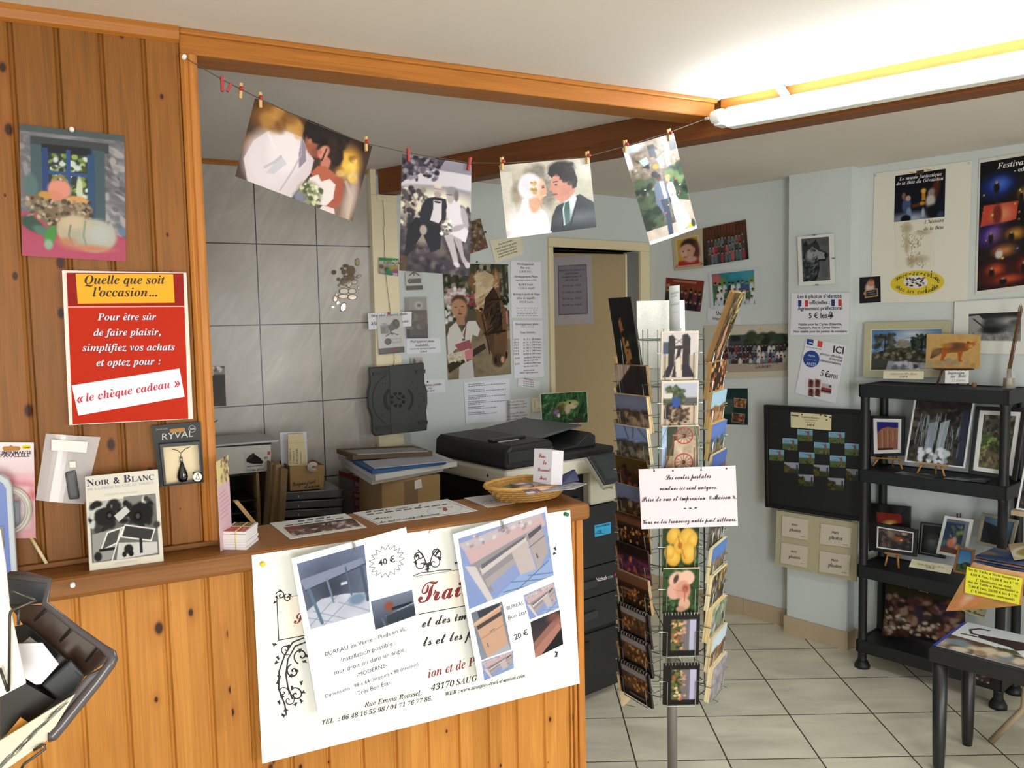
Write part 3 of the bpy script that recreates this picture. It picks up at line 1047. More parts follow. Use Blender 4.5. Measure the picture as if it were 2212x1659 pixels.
def wed_castle():
	p = Pic(56, 104, '#8c7d70', '#5c5448', 9)
	p.n(.3, 16, 34).sp(60, (.0, 0, 1, .6), ['#a5968a', '#6d6158', '#4a4039', '#b8aca2'], .04, .012)
	p.e(.15, .03, .2, .05, '#c9d3da', .3).e(.03, .14, .06, .09, '#eef4f6', .3)
	p.b(.4, .05, .52, .17, '#39424d').b(.4, .05, .52, .09, '#15161c').b(.82, .05, .98, .16, '#31373b')
	p.l([(.76, .01), (.74, .12), (.7, .28)], .07, '#e9f3f5')
	p.sp(40, (0, .38, .3, .9), ['#1c2a1e', '#2f4030', '#16211a', '#44543c'], .08).sp(46, (.65, .3, 1, .7), ['#1d2b1e', '#304230', '#121a14', '#5b7048'], .08)
	p.p([(.2, .17), (.34, .15), (.36, .24), (.28, .26)], '#b6d7df').p([(.5, .2), (.62, .17), (.64, .28), (.54, .28)], '#9fd3dc').p([(.22, .24), (.36, .22), (.34, .28)], '#1a1a26').e(.46, .27, .06, .025, '#d19a34', .2)
	p.e(.4, .34, .06, .03, '#171216', .2)
	p.b(0, .86, 1, 1, '#bfb1a5').p([(.6, .62), (1, .7), (1, .95), (.6, .98)], '#a99c90').n(.1, 10, 20)
	p.p([(.3, .62), (.33, .46), (.42, .4), (.54, .41), (.56, .5), (.54, .66), (.5, .76), (.46, .96), (.36, .98), (.4, .78)], '#5d6b82')
	p.p([(.38, .6), (.52, .6), (.5, .8), (.44, .97), (.36, .98), (.4, .78)], '#3a4356').p([(.45, .42), (.52, .43), (.52, .6), (.46, .6)], '#e3e0e6')
	p.e(.45, .385, .05, .03, '#5a3226', .15).e(.45, .365, .05, .018, '#151012', .2)
	p.p([(.56, .5), (.62, .45), (.7, .47), (.72, .56), (.7, .6), (.86, .82), (.9, .92), (.6, .97), (.56, .8), (.58, .62)], '#eeeef0').e(.62, .42, .045, .03, '#c99a84', .15).e(.63, .4, .05, .022, '#c7a06a', .3).e(.66, .53, .06, .012, '#cda48c', .2)
	p.b(0, .965, 1, 1, '#e8e2e2').e(.85, .94, .05, .022, '#e8b31c', .1).e(.93, .93, .05, .04, '#33402a', .3).sp(12, (.1, .2, .9, .9), ['#d8c43a', '#c9524a', '#e8e6da'], .014)
	return p
hung = [('N', [(678, 168), (1990, 708), (1768, 1548), (455, 1042)], wed_couple_kissing, 'large warm-toned print of a bride and groom kissing, tilted on the string', .004),
		('O', [(290, 140), (928, 238), (915, 1262), (265, 1210)], wed_seated, 'dark portrait print of an older couple seated outdoors, hung on the string', .006),
		('O', [(1183, 245), (2012, 172), (2075, 812), (1255, 915)], wed_faces, 'pale landscape print of a bride and groom face to face, hung on the string', .004),
		('P', [(135, 430), (475, 330), (632, 960), (320, 1072)], wed_castle, 'narrow print of newlyweds before a stone castle, rightmost on the string', .012)]
for kx, q, fn, lab, bow in hung:
	s = sheet('photo_print', lab, 'photo', HP, zz(kx, *q), fn(), '#f2efe9', 0.0, .0006, GLOSS, 'wedding prints on the string', bow=bow)
# string
pts = [(402, 126), (480, 172), (560, 213), (675, 266), (790, 310), (882, 330), (1013, 352), (1085, 352), (1180, 347), (1270, 338), (1350, 316), (1443, 287), (1524, 257)]
mb = MB()
mb.tube([HP(x, y, .004) for x, y in pts], .0011, 5)
tag(mb.build('string', mat('#4a443c', .8)), 'thin dark string strung from the pine post to the beam corner', 'string')
M_PEG, M_PEGR = mat('#c8a468', .6), mat('#9d2a26', .5)
def peg(x, y, lab, ball=True, rot=0, h=.034, pl=None):
	pl = pl or HP
	P = pl(x, y, .006)
	e, n = pl.e, pl.n
	M = Matrix(((e.x, -n.x, 0, P.x), (e.y, -n.y, 0, P.y), (e.z, -n.z, 1, P.z), (0, 0, 0, 1))) @ Matrix.Rotation(math.radians(rot), 4, 'Y')
	t = thing('clothespin', lab, 'clothespin', M, 'tiny clothespins on the string')
	mb = MB(M)
	mm = M_PEG if ball else M_PEGR
	mb.hexa([(-.003, -.005, -h / 2), (.003, -.005, -h / 2), (.003, -.001, -h / 2), (-.003, -.001, -h / 2)], [(-.003, -.007, h / 2), (.003, -.007, h / 2), (.003, -.004, h / 2), (-.003, -.004, h / 2)])
	mb.hexa([(-.003, -.0005, -h / 2), (.003, -.0005, -h / 2), (.003, .0035, -h / 2), (-.003, .0035, -h / 2)], [(-.003, .0025, h / 2), (.003, .0025, h / 2), (.003, .006, h / 2), (-.003, .006, h / 2)])
	mb.build('jaws', mm, parent=t)
	mb = MB(M)
	mb.tube([(-.004, -.002, .002), (.004, -.002, .002)], .002, 6)
	mb.build('spring', M_STEEL, parent=t)
	if ball:
		mb = MB(M)
		mb.ball((0, -.010, .004 if rot == 0 else .004), .0055, 8)
		mb.build('ladybird', M_PEGR, parent=t)
a = z1
peg(*a('N', 736, 190), 'ladybird clothespin on the upper left corner of the kissing couple print')
peg(*a('N', 1920, 680), 'ladybird clothespin on the right corner of the kissing couple print')
peg(*a('O', 348, 148), 'plain red clothespin on the left of the seated couple print', False)
peg(*a('O', 907, 230), 'plain red clothespin on the right of the seated couple print', False, 12)
peg(*a('O', 1208, 228), 'ladybird clothespin on the left corner of the face to face couple print')
peg(*a('O', 1992, 172), 'ladybird clothespin on the right corner of the face to face couple print')
peg(*a('P', 154, 418), 'ladybird clothespin on the left corner of the castle print')
peg(*a('P', 444, 342), 'ladybird clothespin on the right corner of the castle print')
peg(*a('W', 1895, 715), 'empty red clothespin on the string nearest the pine post', False)
peg(*a('W', 1955, 748), 'empty red clothespin on the string, middle of the three loose ones', False, 25, .02)
peg(*a('W', 2053, 778), 'empty pale wooden clothespin on the string beside the kissing couple print', True, 5)

# push pins
def pushpin(P, n, col, lab, r=.005, L=.012):
	n = Vector(n).normalized()
	q = n.to_track_quat('Z', 'Y').to_matrix().to_4x4()
	M = Matrix.Translation(P) @ q
	mb = MB(M)
	mb.lathe([(r * .3, -.004), (r * .5, 0), (r, .001), (r, .003), (r * .55, .004), (r * .55, L * .75), (r * .9, L * .8), (r, L), (r * .7, L + .001)], (0, 0, 0), 10)
	o = mb.build('push_pin', mat(col, .35), frame=Matrix.Translation(P))
	return tag(o, lab, 'push pin', 'push pins')
pushpin(LW(397, 125, .012), LW.n, '#eceae6', 'white push pin holding the string on the pine post')
pushpin(LW(1524, 257, .0), LW.n, '#eceae6', 'white push pin holding the string at the beam corner')
pushpin(LW(157, 1262, .117), LW.n, '#e9dfe2', 'white push pin in the edge of the counter top below the book')
pushpin(LW(155, 281, .006), LW.n, '#d8d2c6', 'pale push pin at the top of the pumpkin poster')

# ================================================================== LEFT PINE WALL
def pumpkins():
	p = Pic(92, 122, '#77777c', '#6a6a72', 11)
	p.n(.25, 7, 26).sp(60, (.72, .1, 1, .8), ['#8f8a8c', '#a19c9c', '#6b686d', '#5b585c'], .06, .018).sp(30, (0, .1, .12, .8), ['#8f8a8c', '#6b686d'], .05, .018)
	p.b(0, 0, 1, .05, '#4b5556').b(.1, .08, .84, .16, '#3a4143').b(.1, .14, .22, .62, '#45595e').b(.68, .14, .8, .75, '#40545b')
	p.b(.22, .14, .68, .62, '#22385c').b(.26, .18, .64, .6, '#28303a')
	p.sp(120, (.28, .2, .63, .52), ['#6f8a3a', '#94a852', '#28341e', '#c7d3cf', '#3b4a26'], .026).b(.2, .13, .66, .19, '#1b1a1e')
	p.b(.43, .16, .47, .62, '#2c4c83').b(.22, .33, .68, .36, '#2c4c83').b(.2, .16, .26, .62, '#263f73').b(.63, .18, .7, .75, '#2b4a6e')
	p.l([(.27, .5), (.3, .4), (.37, .36), (.43, .4), (.45, .5)], .03, '#8a7a4c').e(.36, .47, .11, .075, '#dc8f7c', .15).e(.31, .53, .08, .05, '#d3846c', .2).e(.1, .47, .06, .1, '#52706e', .2).e(.55, .46, .03, .1, '#c5ccae', .2)
	p.e(.22, .53, .06, .04, '#c08f3c', .2).e(.52, .55, .12, .04, '#cf9a5c', .15)
	p.p([(0, .66), (.3, .66), (.7, .72), (1, .82), (1, 1), (0, 1)], '#a8415c').b(0, .83, 1, 1, '#ad4560')
	p.p([(.04, .53), (.14, .52), (.3, .58), (.62, .56), (.68, .6), (.66, .68), (.5, .7), (.38, .78), (.24, .76), (.1, .62)], '#76644e').sp(90, (.06, .55, .66, .74), ['#97866c', '#54452f', '#b5a68c', '#3f3325'], .02)
	p.e(.1, .75, .11, .05, '#2d4a3c', .2, 30).e(.2, .8, .1, .035, '#4b7264', .25, 25).e(.27, .83, .05, .08, '#3f8a35', .2, 20).e(.25, .9, .04, .04, '#8aa88e', .3)
	p.e(.5, .78, .17, .12, '#b8a98c', .08).e(.68, .81, .22, .13, '#a9a590', .08).e(.74, .79, .14, .09, '#b3b6b0', .5).e(.5, .72, .13, .05, '#c7b294', .5).l([(.46, .74), (.44, .82), (.48, .89)], .02, '#7d8675').l([(.6, .7), (.58, .82), (.62, .92)], .02, '#8a947f').e(.64, .91, .2, .025, '#c2795e', .6).e(.42, .87, .08, .03, '#b97a58', .6)
	p.e(.98, .76, .06, .03, '#5f7594', .3)
	return p
sheet('poster', 'glossy poster of pumpkins and a fruit basket below a blue window, on pine wall', 'poster', LW, zz('Q', (205, 90), (1310, 212), (1330, 1540), (232, 1475)), pumpkins(), '#cfcdd0', .004, .0015, GLOSS)
# red sign in a clear holder
s = sheet('sign', 'red sign in a clear holder about gift cheques, on the pine wall', 'sign', LW, zz('R', (148, 108), (1315, 130), (1378, 1500), (215, 1560)), None, '#d9cfc4', .006, .012, LAMIN)
o1 = s.part('red_sheet', zz('R', (190, 128), (1292, 133), (1340, 1502), (250, 1556)), None, '#b02a14', .0003, .0004, PAPER)
o2 = s.part('header', zz('R', (192, 128), (1290, 133), (1303, 432), (212, 440)), None, '#8a201c', .0008, .0004, PAPER)
o3 = s.part('header_label', zz('R', (277, 136), (1196, 142), (1211, 410), (297, 418)), None, '#dfa32e', .0013, .0003)
o4 = s.part('banner', zz('R', (240, 1190), (1256, 1030), (1305, 1296), (302, 1475)), None, '#e8e0ea', .0009, .0003)
s.ln(zz('R', (195, 450), (1296, 446)), .0018, '#d8b4a8', .0012)
for txt, x0, y0, x1, y1 in (('Quelle que soit', 362, 234, 1122, 232), ("l'occasion...", 440, 352, 1046, 350)):
	o3.tx(txt, z1('R', x0, y0), z1('R', x1, y1), '#2c1810', 'ti')
for txt, x0, y0, x1, y1 in (('Pour être sûr', 482, 577, 1038, 572), ('de faire plaisir,', 445, 722, 1080, 716), ('simplifiez vos achats', 340, 866, 1212, 858), ('et optez pour :', 472, 1008, 1080, 992)):
	o1.tx(txt, z1('R', x0 + 5, y0 + 5), z1('R', x1 + 5, y1 + 5), '#4c2a52', 'ti', lift=.0009)
	o1.tx(txt, z1('R', x0, y0), z1('R', x1, y1), '#dccfd4', 'ti', lift=.0012)
o4.tx('« le chèque cadeau »', z1('R', 292, 1356), z1('R', 1266, 1196), '#b32038', 'ti')

# book standing on the counter top
Bl, Br = at_z(*z1('L', 716, 1228), ZS), at_z(*z1('L', 1304, 1150), ZS)
BK = plane_pts(Bl, Br, (Bl + Br) / 2 + Vector((-LW.n.x * .030, -LW.n.y * .030, .24)))
q = [z1('L', 676, 478), z1('L', 1257, 420), z1('L', 1304, 1150), z1('L', 716, 1228)]
def bookcover():
	p = Pic(80, 104, '#e9e4d8', '#e3dccb', 13)
	p.b(.04, .28, .94, .92, '#6a6a68').b(.04, .28, .5, .36, '#b9b9b5').b(.5, .26, .94, .36, '#858583')
	p.sp(50, (.05, .3, .94, .6), ['#1c1c1c', '#3b3b3a', '#8d8d8a', '#d2d2cc', '#262625'], .045, .04)
	p.e(.25, .45, .15, .1, '#222', .1).e(.3, .44, .05, .045, '#0f0f0f', .1).e(.3, .44, .025, .022, '#5a5a58', .2).e(.72, .46, .17, .12, '#1d1d1c', .1).e(.68, .48, .06, .055, '#0a0a0a', .1).e(.68, .48, .03, .028, '#4c4c4b', .2)
	p.p([(.36, .45), (.52, .36), (.58, .42), (.42, .52)], '#cfcfca')
	p.p([(.06, .62), (.44, .58), (.3, .9), (.06, .92)], '#9b9b98').p([(.26, .62), (.48, .58), (.38, .74), (.16, .8)], '#4d4d4c').l([(.26, .62), (.48, .58), (.38, .74), (.16, .8), (.26, .62)], .02, '#ecebe6')
	p.p([(.5, .56), (.9, .64), (.84, .76), (.44, .68)], '#3a3a39').l([(.5, .56), (.9, .64), (.84, .76), (.44, .68), (.5, .56)], .018, '#efeee9')
	p.p([(.4, .74), (.92, .78), (.92, .9), (.36, .92)], '#cfcec9').e(.53, .82, .06, .05, '#1f1f1f', .15).e(.56, .87, .035, .03, '#151515', .1).e(.47, .87, .03, .03, '#222', .1).b(.68, .72, .72, .88, '#2c2c2b')
	p.e(.12, .86, .05, .05, '#252525', .2).b(.14, .78, .36, .81, '#181818').l([(.44, .6), (.3, .92)], .016, '#f0efe9')
	return p
cv = [BK(x, y, 0) for x, y in q]
bk = thing('book', 'thick white black-and-white photography book standing against the pine wall', 'book', Matrix.Translation((Bl + Br) / 2))
cb = sheet('front_cover', None, None, BK, q, bookcover(), '#e6dfcf', .0, .0012, PAPER, parent=bk)
dn_ = -BK.n * .024
mb = MB()
ins = [c + (sum(cv, Vector()) / 4 - c) * .03 for c in cv]
mb.hexa([c + dn_ for c in ins], [c for c in ins])
mb.build('pages', mat('#d9cdb2', .8), parent=bk)
mb = MB()
mb.hexa([c + dn_ * 1.06 for c in cv], [c + dn_ for c in cv])
mb.hexa([cv[0], cv[0] + dn_, cv[3] + dn_, cv[3]], [p - BK.e * .0015 for p in (cv[0], cv[0] + dn_, cv[3] + dn_, cv[3])])
mb.build('spine_and_back', mat('#8d7670', .6), parent=bk)
cb.tx('N', z1('L', 692, 556), z1('L', 752, 550), '#2b2540', 'tb')
cb.tx('OIR', z1('L', 757, 550), z1('L', 872, 536), '#2b2540', 'tb')
cb.tx('&', z1('L', 904, 534), z1('L', 955, 528), '#2b2540', 'tb')
cb.tx('B', z1('L', 985, 526), z1('L', 1042, 520), '#2b2540', 'tb')
cb.tx('LANC', z1('L', 1048, 520), z1('L', 1228, 502), '#2b2540', 'tb')
cb.tx('DE LA PRISE DE VUE AU TIRAGE', z1('L', 697, 592), z1('L', 1226, 534), '#a9a4b8', 'tb')
cb.tx('PHILIPPE BACHELIER', z1('L', 836, 632), z1('L', 1098, 606), '#c2bdb2', 'tb')
cb.tx('EDITIONS VM', z1('L', 920, 1178), z1('L', 1092, 1154), '#b9b3a6', 'tb')

# necklace pack
nq = zz('L', (1202, 72), (1592, 38), (1622, 522), (1272, 560))
s = sheet('necklace_pack', 'black blister pack with a black pendant on a cord, hung on the pine post', 'blister pack', LW, nq, None, '#1a1816', .012, .004, LAMIN)
mb = MB()
oq = [LW(*p, .016) for p in zz('L', (1262, 215), (1590, 190), (1618, 520), (1300, 552))]
iq = [LW(*p, .034) for p in zz('L', (1272, 222), (1588, 198), (1612, 512), (1308, 546))]
jq = [LW(*p, .034) for p in zz('L', (1297, 246), (1576, 224), (1596, 496), (1325, 545))]
bq = [LW(*p, .017) for p in zz('L', (1297, 246), (1576, 224), (1596, 496), (1325, 545))]
mb.hexa(oq, iq)
mb.f.pop(1), mb.sm.pop(1)
i0 = 4
for k4 in range(4):
	mb.quad(iq[k4], iq[(k4 + 1) % 4], jq[(k4 + 1) % 4], jq[k4])
	mb.quad(jq[k4], jq[(k4 + 1) % 4], bq[(k4 + 1) % 4], bq[k4])
mb.build('box_frame', mat('#151413', .3), parent=s.o)
o1 = s.part('inlay', zz('L', (1297, 246), (1576, 224), (1596, 496), (1325, 545)), None, '#e0cfae', .0008, .0003)
s.tx('RYVAL', z1('L', 1290, 186), z1('L', 1540, 158), '#b9b7b2', 's', .9, .1)
s.tx('BIJOUX ACIER', z1('L', 1245, 108), z1('L', 1338, 100), '#8d8c88', 'b')
s.poly(zz('L', (1352, 100), (1470, 90), (1476, 118), (1356, 128)), '#a8742c')
s.ln([z1('L', 1530 + 27 * math.cos(t), 98 + 27 * math.sin(t)) for t in np.linspace(0, 6.1, 16)], .0007, '#c9c8c4', closed=True)
s.tx('2cm', z1('L', 1512, 106), z1('L', 1550, 102), '#c9c8c4', 'b')
for pts in ([(1375, 262), (1410, 268), (1440, 290), (1438, 330)], [(1515, 240), (1470, 262), (1442, 290)]):
	mb = MB()
	mb.tube([LW(*z1('L', *p), .019) for p in pts], .0007, 6)
	mb.build('cord', mat('#3b342e', .6), parent=s.o)
mb = MB()
P = LW(*z1('L', 1442, 342), .021)
mb.tube([P + Vector((0, 0, .006)), P - Vector((0, 0, .006))], .0035, 10)
mb.build('bail', M_STEEL, parent=s.o)
mb = MB(Matrix.Translation(LW(*z1('L', 1456, 522), .023)))
H_ = px_w(LW, z1('L', 1452, 360), z1('L', 1458, 522))
mb.lathe([(.001, 0), (.009, .003), (.0125, H_ * .25), (.011, H_ * .45), (.006, H_ * .75), (.002, H_)], (0, 0, 0), 16, 1, .7)
mb.build('pendant', mat('#0c0b0e', .08, 0, .8), parent=s.o)
c_ = z1('L', 1573, 480)
s2 = s.part('round_sticker', [(c_[0] - 10, c_[1] - 10), (c_[0] + 10, c_[1] - 10), (c_[0] + 10, c_[1] + 10), (c_[0] - 10, c_[1] + 10)], None, '#151413', .018, .0002)
s2.poly([(c_[0] + 9.8 * math.cos(t), c_[1] + 9.8 * math.sin(t)) for t in np.linspace(0, 6.28, 20)[:-1]], '#dcdcd8')
s2.ln([(c_[0] + 1, c_[1] - 7), (c_[0] - 4, c_[1] + 5), (c_[0] + 4, c_[1] + 5), (c_[0] + 1, c_[1] - 7)], .0012, '#30343a', .0008)

# cable pack
def cablecard():
	p = Pic(50, 96, '#e9e0e2', '#d58a92', 17)
	p.e(.5, .36, .6, .04, '#e3a5ad', .7).e(.6, .45, .5, .05, '#d97078', .6).e(.7, .55, .4, .05, '#c93c40', .6).e(.2, .48, .5, .05, '#e8d4d8', .6).b(0, .8, 1, 1, '#d99ba2', .5)
	return p
s = sheet('cable_pack', 'pink blister pack with a coiled grey printer cable, far left on pine wall', 'blister pack', LW, [(-34, 955), (73, 955.5), (77.5, 1162), (-30, 1164)], cablecard(), '#e6d6d8', .01, .001, LAMIN)
s.tx('CABLE IMPRIMANTE', (-33, 982), (68, 980.5), '#38242e', 'b')
s.tx('USB / PARALLELE', (-33, 989), (64, 986.5), '#38242e', 'b')
s.poly([(57 + 10.5 * math.cos(t), 966 + 4.6 * math.sin(t)) for t in np.linspace(0, 6.28, 22)[:-1]], '#d9c21e')
s.tx('THEME', (49.5, 968.5), (65, 968), '#3c3410', 'b', lift=.0008)
s.poly([(x, y) for x, y in ((5, 968), (8, 964.5), (20, 964), (24, 961), (28, 964), (42, 964.5), (45, 969), (42, 973), (8, 974.5))], '#a8712c')
CC = LW(18, 1104, .026)
for i_, (r_, n_) in enumerate(((.040, .0), (.043, .005), (.037, .008), (.041, .011))):
	mb = MB()
	mb.tube([CC + LW.e * (r_ * .92 * math.cos(t)) + Vector((0, 0, r_ * 1.12 * math.sin(t))) + LW.n * (n_ - .008) for t in np.linspace(0, 6.28318, 33)[:-1]], .0038, 7, closed=True)
	mb.build('cable_loop', mat('#b5ae9f', .5), parent=s.o)
mb = MB()
mb.hexa([CC + LW.e * a_ + Vector((0, 0, b_)) - LW.n * .004 for a_, b_ in ((-.02, -.025), (.02, -.028), (.022, .02), (-.02, .02))], [CC + LW.e * a_ + Vector((0, 0, b_)) + LW.n * .008 for a_, b_ in ((-.02, -.025), (.02, -.028), (.022, .02), (-.02, .02))])
mb.build('connector', mat('#1e2a44', .45), parent=s.o, bev=.004)
bq0 = [LW(x, y, .0115) for x, y in ((-20, 1046), (70, 1044), (74, 1150), (-18, 1154))]
bq1 = [LW(x, y, .045) for x, y in ((-14, 1052), (66, 1051), (69, 1143), (-13, 1147))]
mb = MB()
mb.hexa(bq0, bq1)
mb.build('blister', M_CLEAR, parent=s.o, bev=.006)

# plastic sleeve
M_BAG = clear('#e9e4e6', .38, .14)
s = sheet('plastic_sleeve', 'transparent plastic sleeve with a white label, on pine wall behind the book', 'sleeve', LW, [(99, 936), (217, 944), (182, 1089), (77, 1080)], None, '#e3dcd8', .008, .0006, M_BAG, bow=.006)
o1 = s.part('paper_label', zz('S', (512, 40), (874, 68), (860, 176), (512, 150)), None, '#e6e0dc', .004, .0004)
mb = MB()
mb.hexa([LW(x, y, .012) for x, y in zz('S', (640, 360), (760, 340), (800, 640), (680, 650))], [LW(x, y, .02) for x, y in zz('S', (650, 380), (750, 350), (790, 620), (690, 630))])
mb.build('dark_insert', mat('#4d4f54', .5), parent=s.o, bev=.004)
mb = MB()
mb.hexa([LW(x, y, .018) for x, y in zz('S', (690, 265), (752, 262), (756, 320), (694, 322))], [LW(x, y, .021) for x, y in zz('S', (690, 265), (752, 262), (756, 320), (694, 322))])
mb.build('small_sticker', mat('#e7e1d2', .6), parent=s.o)
# pencil leaning on the wall
mb = MB()
A_, B_ = LW(*z1('S', 466, 1304), .02), LW(*z1('S', 322, 1040), .008)
A_.z = max(A_.z, ZS + .013)
st = thing('paint_brush_stick', 'thin pale wooden stick leaning on the pine wall beside the book', 'stick', Matrix.Translation(A_))
mb.tube([A_, B_], .0036, 8)
mb.build('shaft', mat('#d8c79c', .6), parent=st)
mb = MB()
mb.tube([B_, B_ + (B_ - A_) * .14], [.0036, .0045], 8)
mb.build('ferrule', mat('#c9a93c', .4), parent=st)
# blue box at the left edge
n0 = LW.loc(LW(33.6, 1190, .07))
bf_ = LW.frame(n0[0], .07, ZS)
t = thing('blue_box', 'blue and grey retail box standing at the far left end of the counter', 'box', bf_)
mb = MB(bf_)
hB = LW(10, 1022, .07).z - ZS
prof = [(-.13, 0), (0, 0), (0.001, hB - .03), (-.004, hB - .014), (-.016, hB - .003), (-.03, hB), (-.13, hB)]
mb.prism(prof, 'y', .0, .03)
mb.build('shell', mat('#aab0b4', .4), parent=t, bev=.003)
mb = MB(bf_)
mb.prism([(-.12, .002), (-.0105, .002), (-.0095, hB - .032), (-.015, hB - .02), (-.03, hB - .01), (-.12, hB - .01)], 'y', -.002, .0)
mb.build('front_panel', mat('#3f5aa0', .35), parent=t)
mb = MB(bf_)
mb.box(-.12, -.018, -.004, -.002, .07, .115)
mb.build('window', mat('#101218', .2), parent=t)
# ================================================================== BANNER AND FLYERS ON THE COUNTER FRONT
def spiral(cx, cy, r, turns=1.5, rot=0, sgn=1, n=26, k=1.0):
	return [(cx + r * (1 - t) ** k * math.cos(rot + sgn * t * turns * 6.283), cy + r * (1 - t) ** k * math.sin(rot + sgn * t * turns * 6.283)) for t in np.linspace(0, .93, n)]
def greek(s, a, b, h, col='#55555c', words=6, seed=3, fill=.8):
	"""lines of print too small to read: rows of ink strokes"""
	r = random.Random(seed)
	A, B = Vector(a), Vector(b)
	t = 0.0
	while t < 1:
		w = (.6 + r.random() * .8) / words * fill
		if t + w > 1:
			w = 1 - t
		p, q = A.lerp(B, t), A.lerp(B, t + w)
		s.poly([(p.x, p.y), (q.x, q.y), (q.x, q.y - h), (p.x, p.y - h)], col)
		t += w + .25 / words
CFP = LW.shift(.1195)
eq = lambda *p: zz('E', *p)
def bannerpic():
	p = Pic(90, 56, '#dfe2db', '#e6e7e2', 21)
	p.n(.05, 5, 4)
	p.p([(.075, .29), (.55, .29), (.55, .52), (.075, .52)], '#f1ebdc')
	return p
bn = sheet('banner', 'large cream banner with black scrollwork and script lettering on the counter front', 'banner', CFP, eq((10, 342), (1980, 62), (2040, 1135), (75, 1632)), None, '#e3e5df', 0, .0008, LAMIN)
bn.part('title_plate', eq((168, 612), (1330, 425), (1345, 652), (180, 868)), None, '#f0eadb', .0002, .0002)
bn.ln(eq((166, 612), (178, 868), (1345, 652)), .0022, '#26262a')
bn.ln(eq((166, 612), (1330, 425)), .0012, '#4a4a4c')
bn.tx('S', z1('E', 272, 768), z1('E', 345, 752), '#7c1f2a', 'sc', 1.1)
bn.tx('Trait', z1('E', 1040, 640), z1('E', 1372, 585), '#7c1f2a', 'sc', 1.25)
bn.tx('et des im', z1('E', 1064, 790), z1('E', 1338, 738), '#1f2026', 'sc', 1.2)
bn.tx("ls et les p", z1('E', 1072, 906), z1('E', 1372, 852), '#1f2026', 'sc', 1.15)
bn.tx('ion et de P', z1('E', 1104, 1102), z1('E', 1396, 1022), '#7c1f2a', 'ti', 1.1)
bn.tx('43170 SAUGUES', z1('E', 1120, 1182), z1('E', 1500, 1098), '#26272b', 'ti', 1.0)
bn.tx('Rue Emma Roussel,', z1('E', 708, 1284), z1('E', 1062, 1206), '#26272b', 'ti', 1.0)
bn.tx('TEL  : 06 48 16 55 98 / 04 71 76 77 86.', z1('E', 446, 1392), z1('E', 1125, 1240), '#26272b', 'ti', 1.0)
bn.tx('WEB : www.saugues-trait-d-union.com', z1('E', 1210, 1214), z1('E', 1702, 1096), '#26272b', 'ti', 1.0)
K = '#23242b'
def scroll(cx, cy, r, turns, rot, sgn, w=.0022):
	bn.ln([z1('E', *p) for p in spiral(cx, cy, r, turns, rot, sgn)], w, K)
def leafs(pts, r=11):
	for i, (x, y) in enumerate(pts):
		a = i * 1.3
		bn.poly([z1('E', x + r * math.cos(a + t) * m, y + r * math.sin(a + t) * m) for t, m in ((0, 1.5), (.9, .6), (1.9, 1.1), (2.9, .6), (3.6, 1.4), (4.6, .5), (5.5, 1.0))], K)
# scrollwork: left pendant, top crest and small fragments
for a_ in ((330, 855, 265, 880, 215, 960, 180, 1060, 178, 1170, 215, 1265, 225, 1330), (345, 880, 280, 905, 235, 985, 222, 1080, 235, 1160, 262, 1230)):
	bn.ln([z1('E', a_[i], a_[i + 1]) for i in range(0, len(a_), 2)], .0036, K)
scroll(318, 965, 52, 1.2, 2.0, 1, .003); scroll(268, 1060, 44, 1.4, 4.4, -1, .0034); scroll(222, 925, 36, 1.3, 1.0, 1); scroll(285, 1205, 46, 1.3, 4.0, 1, .003); scroll(205, 1190, 38, 1.3, .4, -1); scroll(240, 1240, 40, 1.2, 5.0, 1)
leafs([(150, 895), (172, 975), (165, 1005), (182, 1095), (172, 1130), (196, 1215), (180, 1250), (222, 1300), (208, 1335), (252, 1090), (285, 1055), (318, 1130), (330, 1190), (318, 1245), (280, 1265), (352, 965), (310, 930), (340, 1000), (262, 1165), (235, 905)], 13)
scroll(1050, 350, 34, 1.3, 2.6, 1, .0028); scroll(1150, 330, 34, 1.3, .6, -1, .0028); scroll(1060, 400, 42, 1.2, 4.6, -1); scroll(1140, 390, 42, 1.2, 4.8, 1)
bn.ln([z1('E', *p) for p in ((1040, 310), (1075, 350), (1098, 415), (1100, 445))], .003, K)
bn.ln([z1('E', *p) for p in ((1160, 300), (1128, 345), (1106, 410), (1102, 445))], .003, K)
bn.ln([z1('E', *p) for p in ((1010, 470), (1060, 450), (1120, 445), (1170, 435), (1245, 432))], .002, K)
leafs([(1030, 345), (1024, 385), (1165, 320), (1175, 360), (1098, 405), (1085, 395), (1115, 392), (1100, 425)], 13)
scroll(190, 590, 30, 1.3, 3.4, 1); scroll(235, 605, 26, 1.2, 4.2, -1); leafs([(185, 560), (165, 600), (155, 632), (248, 588)], 10)
leafs([(1275, 390), (1888, 300), (1884, 330), (1898, 945), (1895, 965)], 11)
for pts in ([(20, 360), (160, 338), (150, 370), (60, 480), (20, 470)], [(1880, 88), (1975, 68), (1980, 165), (1950, 188), (1880, 120)], [(90, 1490), (215, 1545), (225, 1590), (78, 1622)], [(1920, 1110), (1990, 1020), (2025, 1030), (2036, 1125)]):
	bn.ln(eq(*pts), .0008, '#c2c6c1', closed=True)
pushpin(CFP(*z1('E', 75, 392), .001), LW.n, '#d8c23a', 'yellow push pin in the upper left corner of the banner', .0055)
pushpin(CFP(*z1('E', 1950, 86), .001), LW.n, '#1e6a46', 'dark green push pin in the upper right corner of the banner', .0055)
pushpin(CFP(*z1('E', 1117, 196), .001), LW.n, '#dcdcd6', 'white push pin at the top middle of the banner', .005, .006)

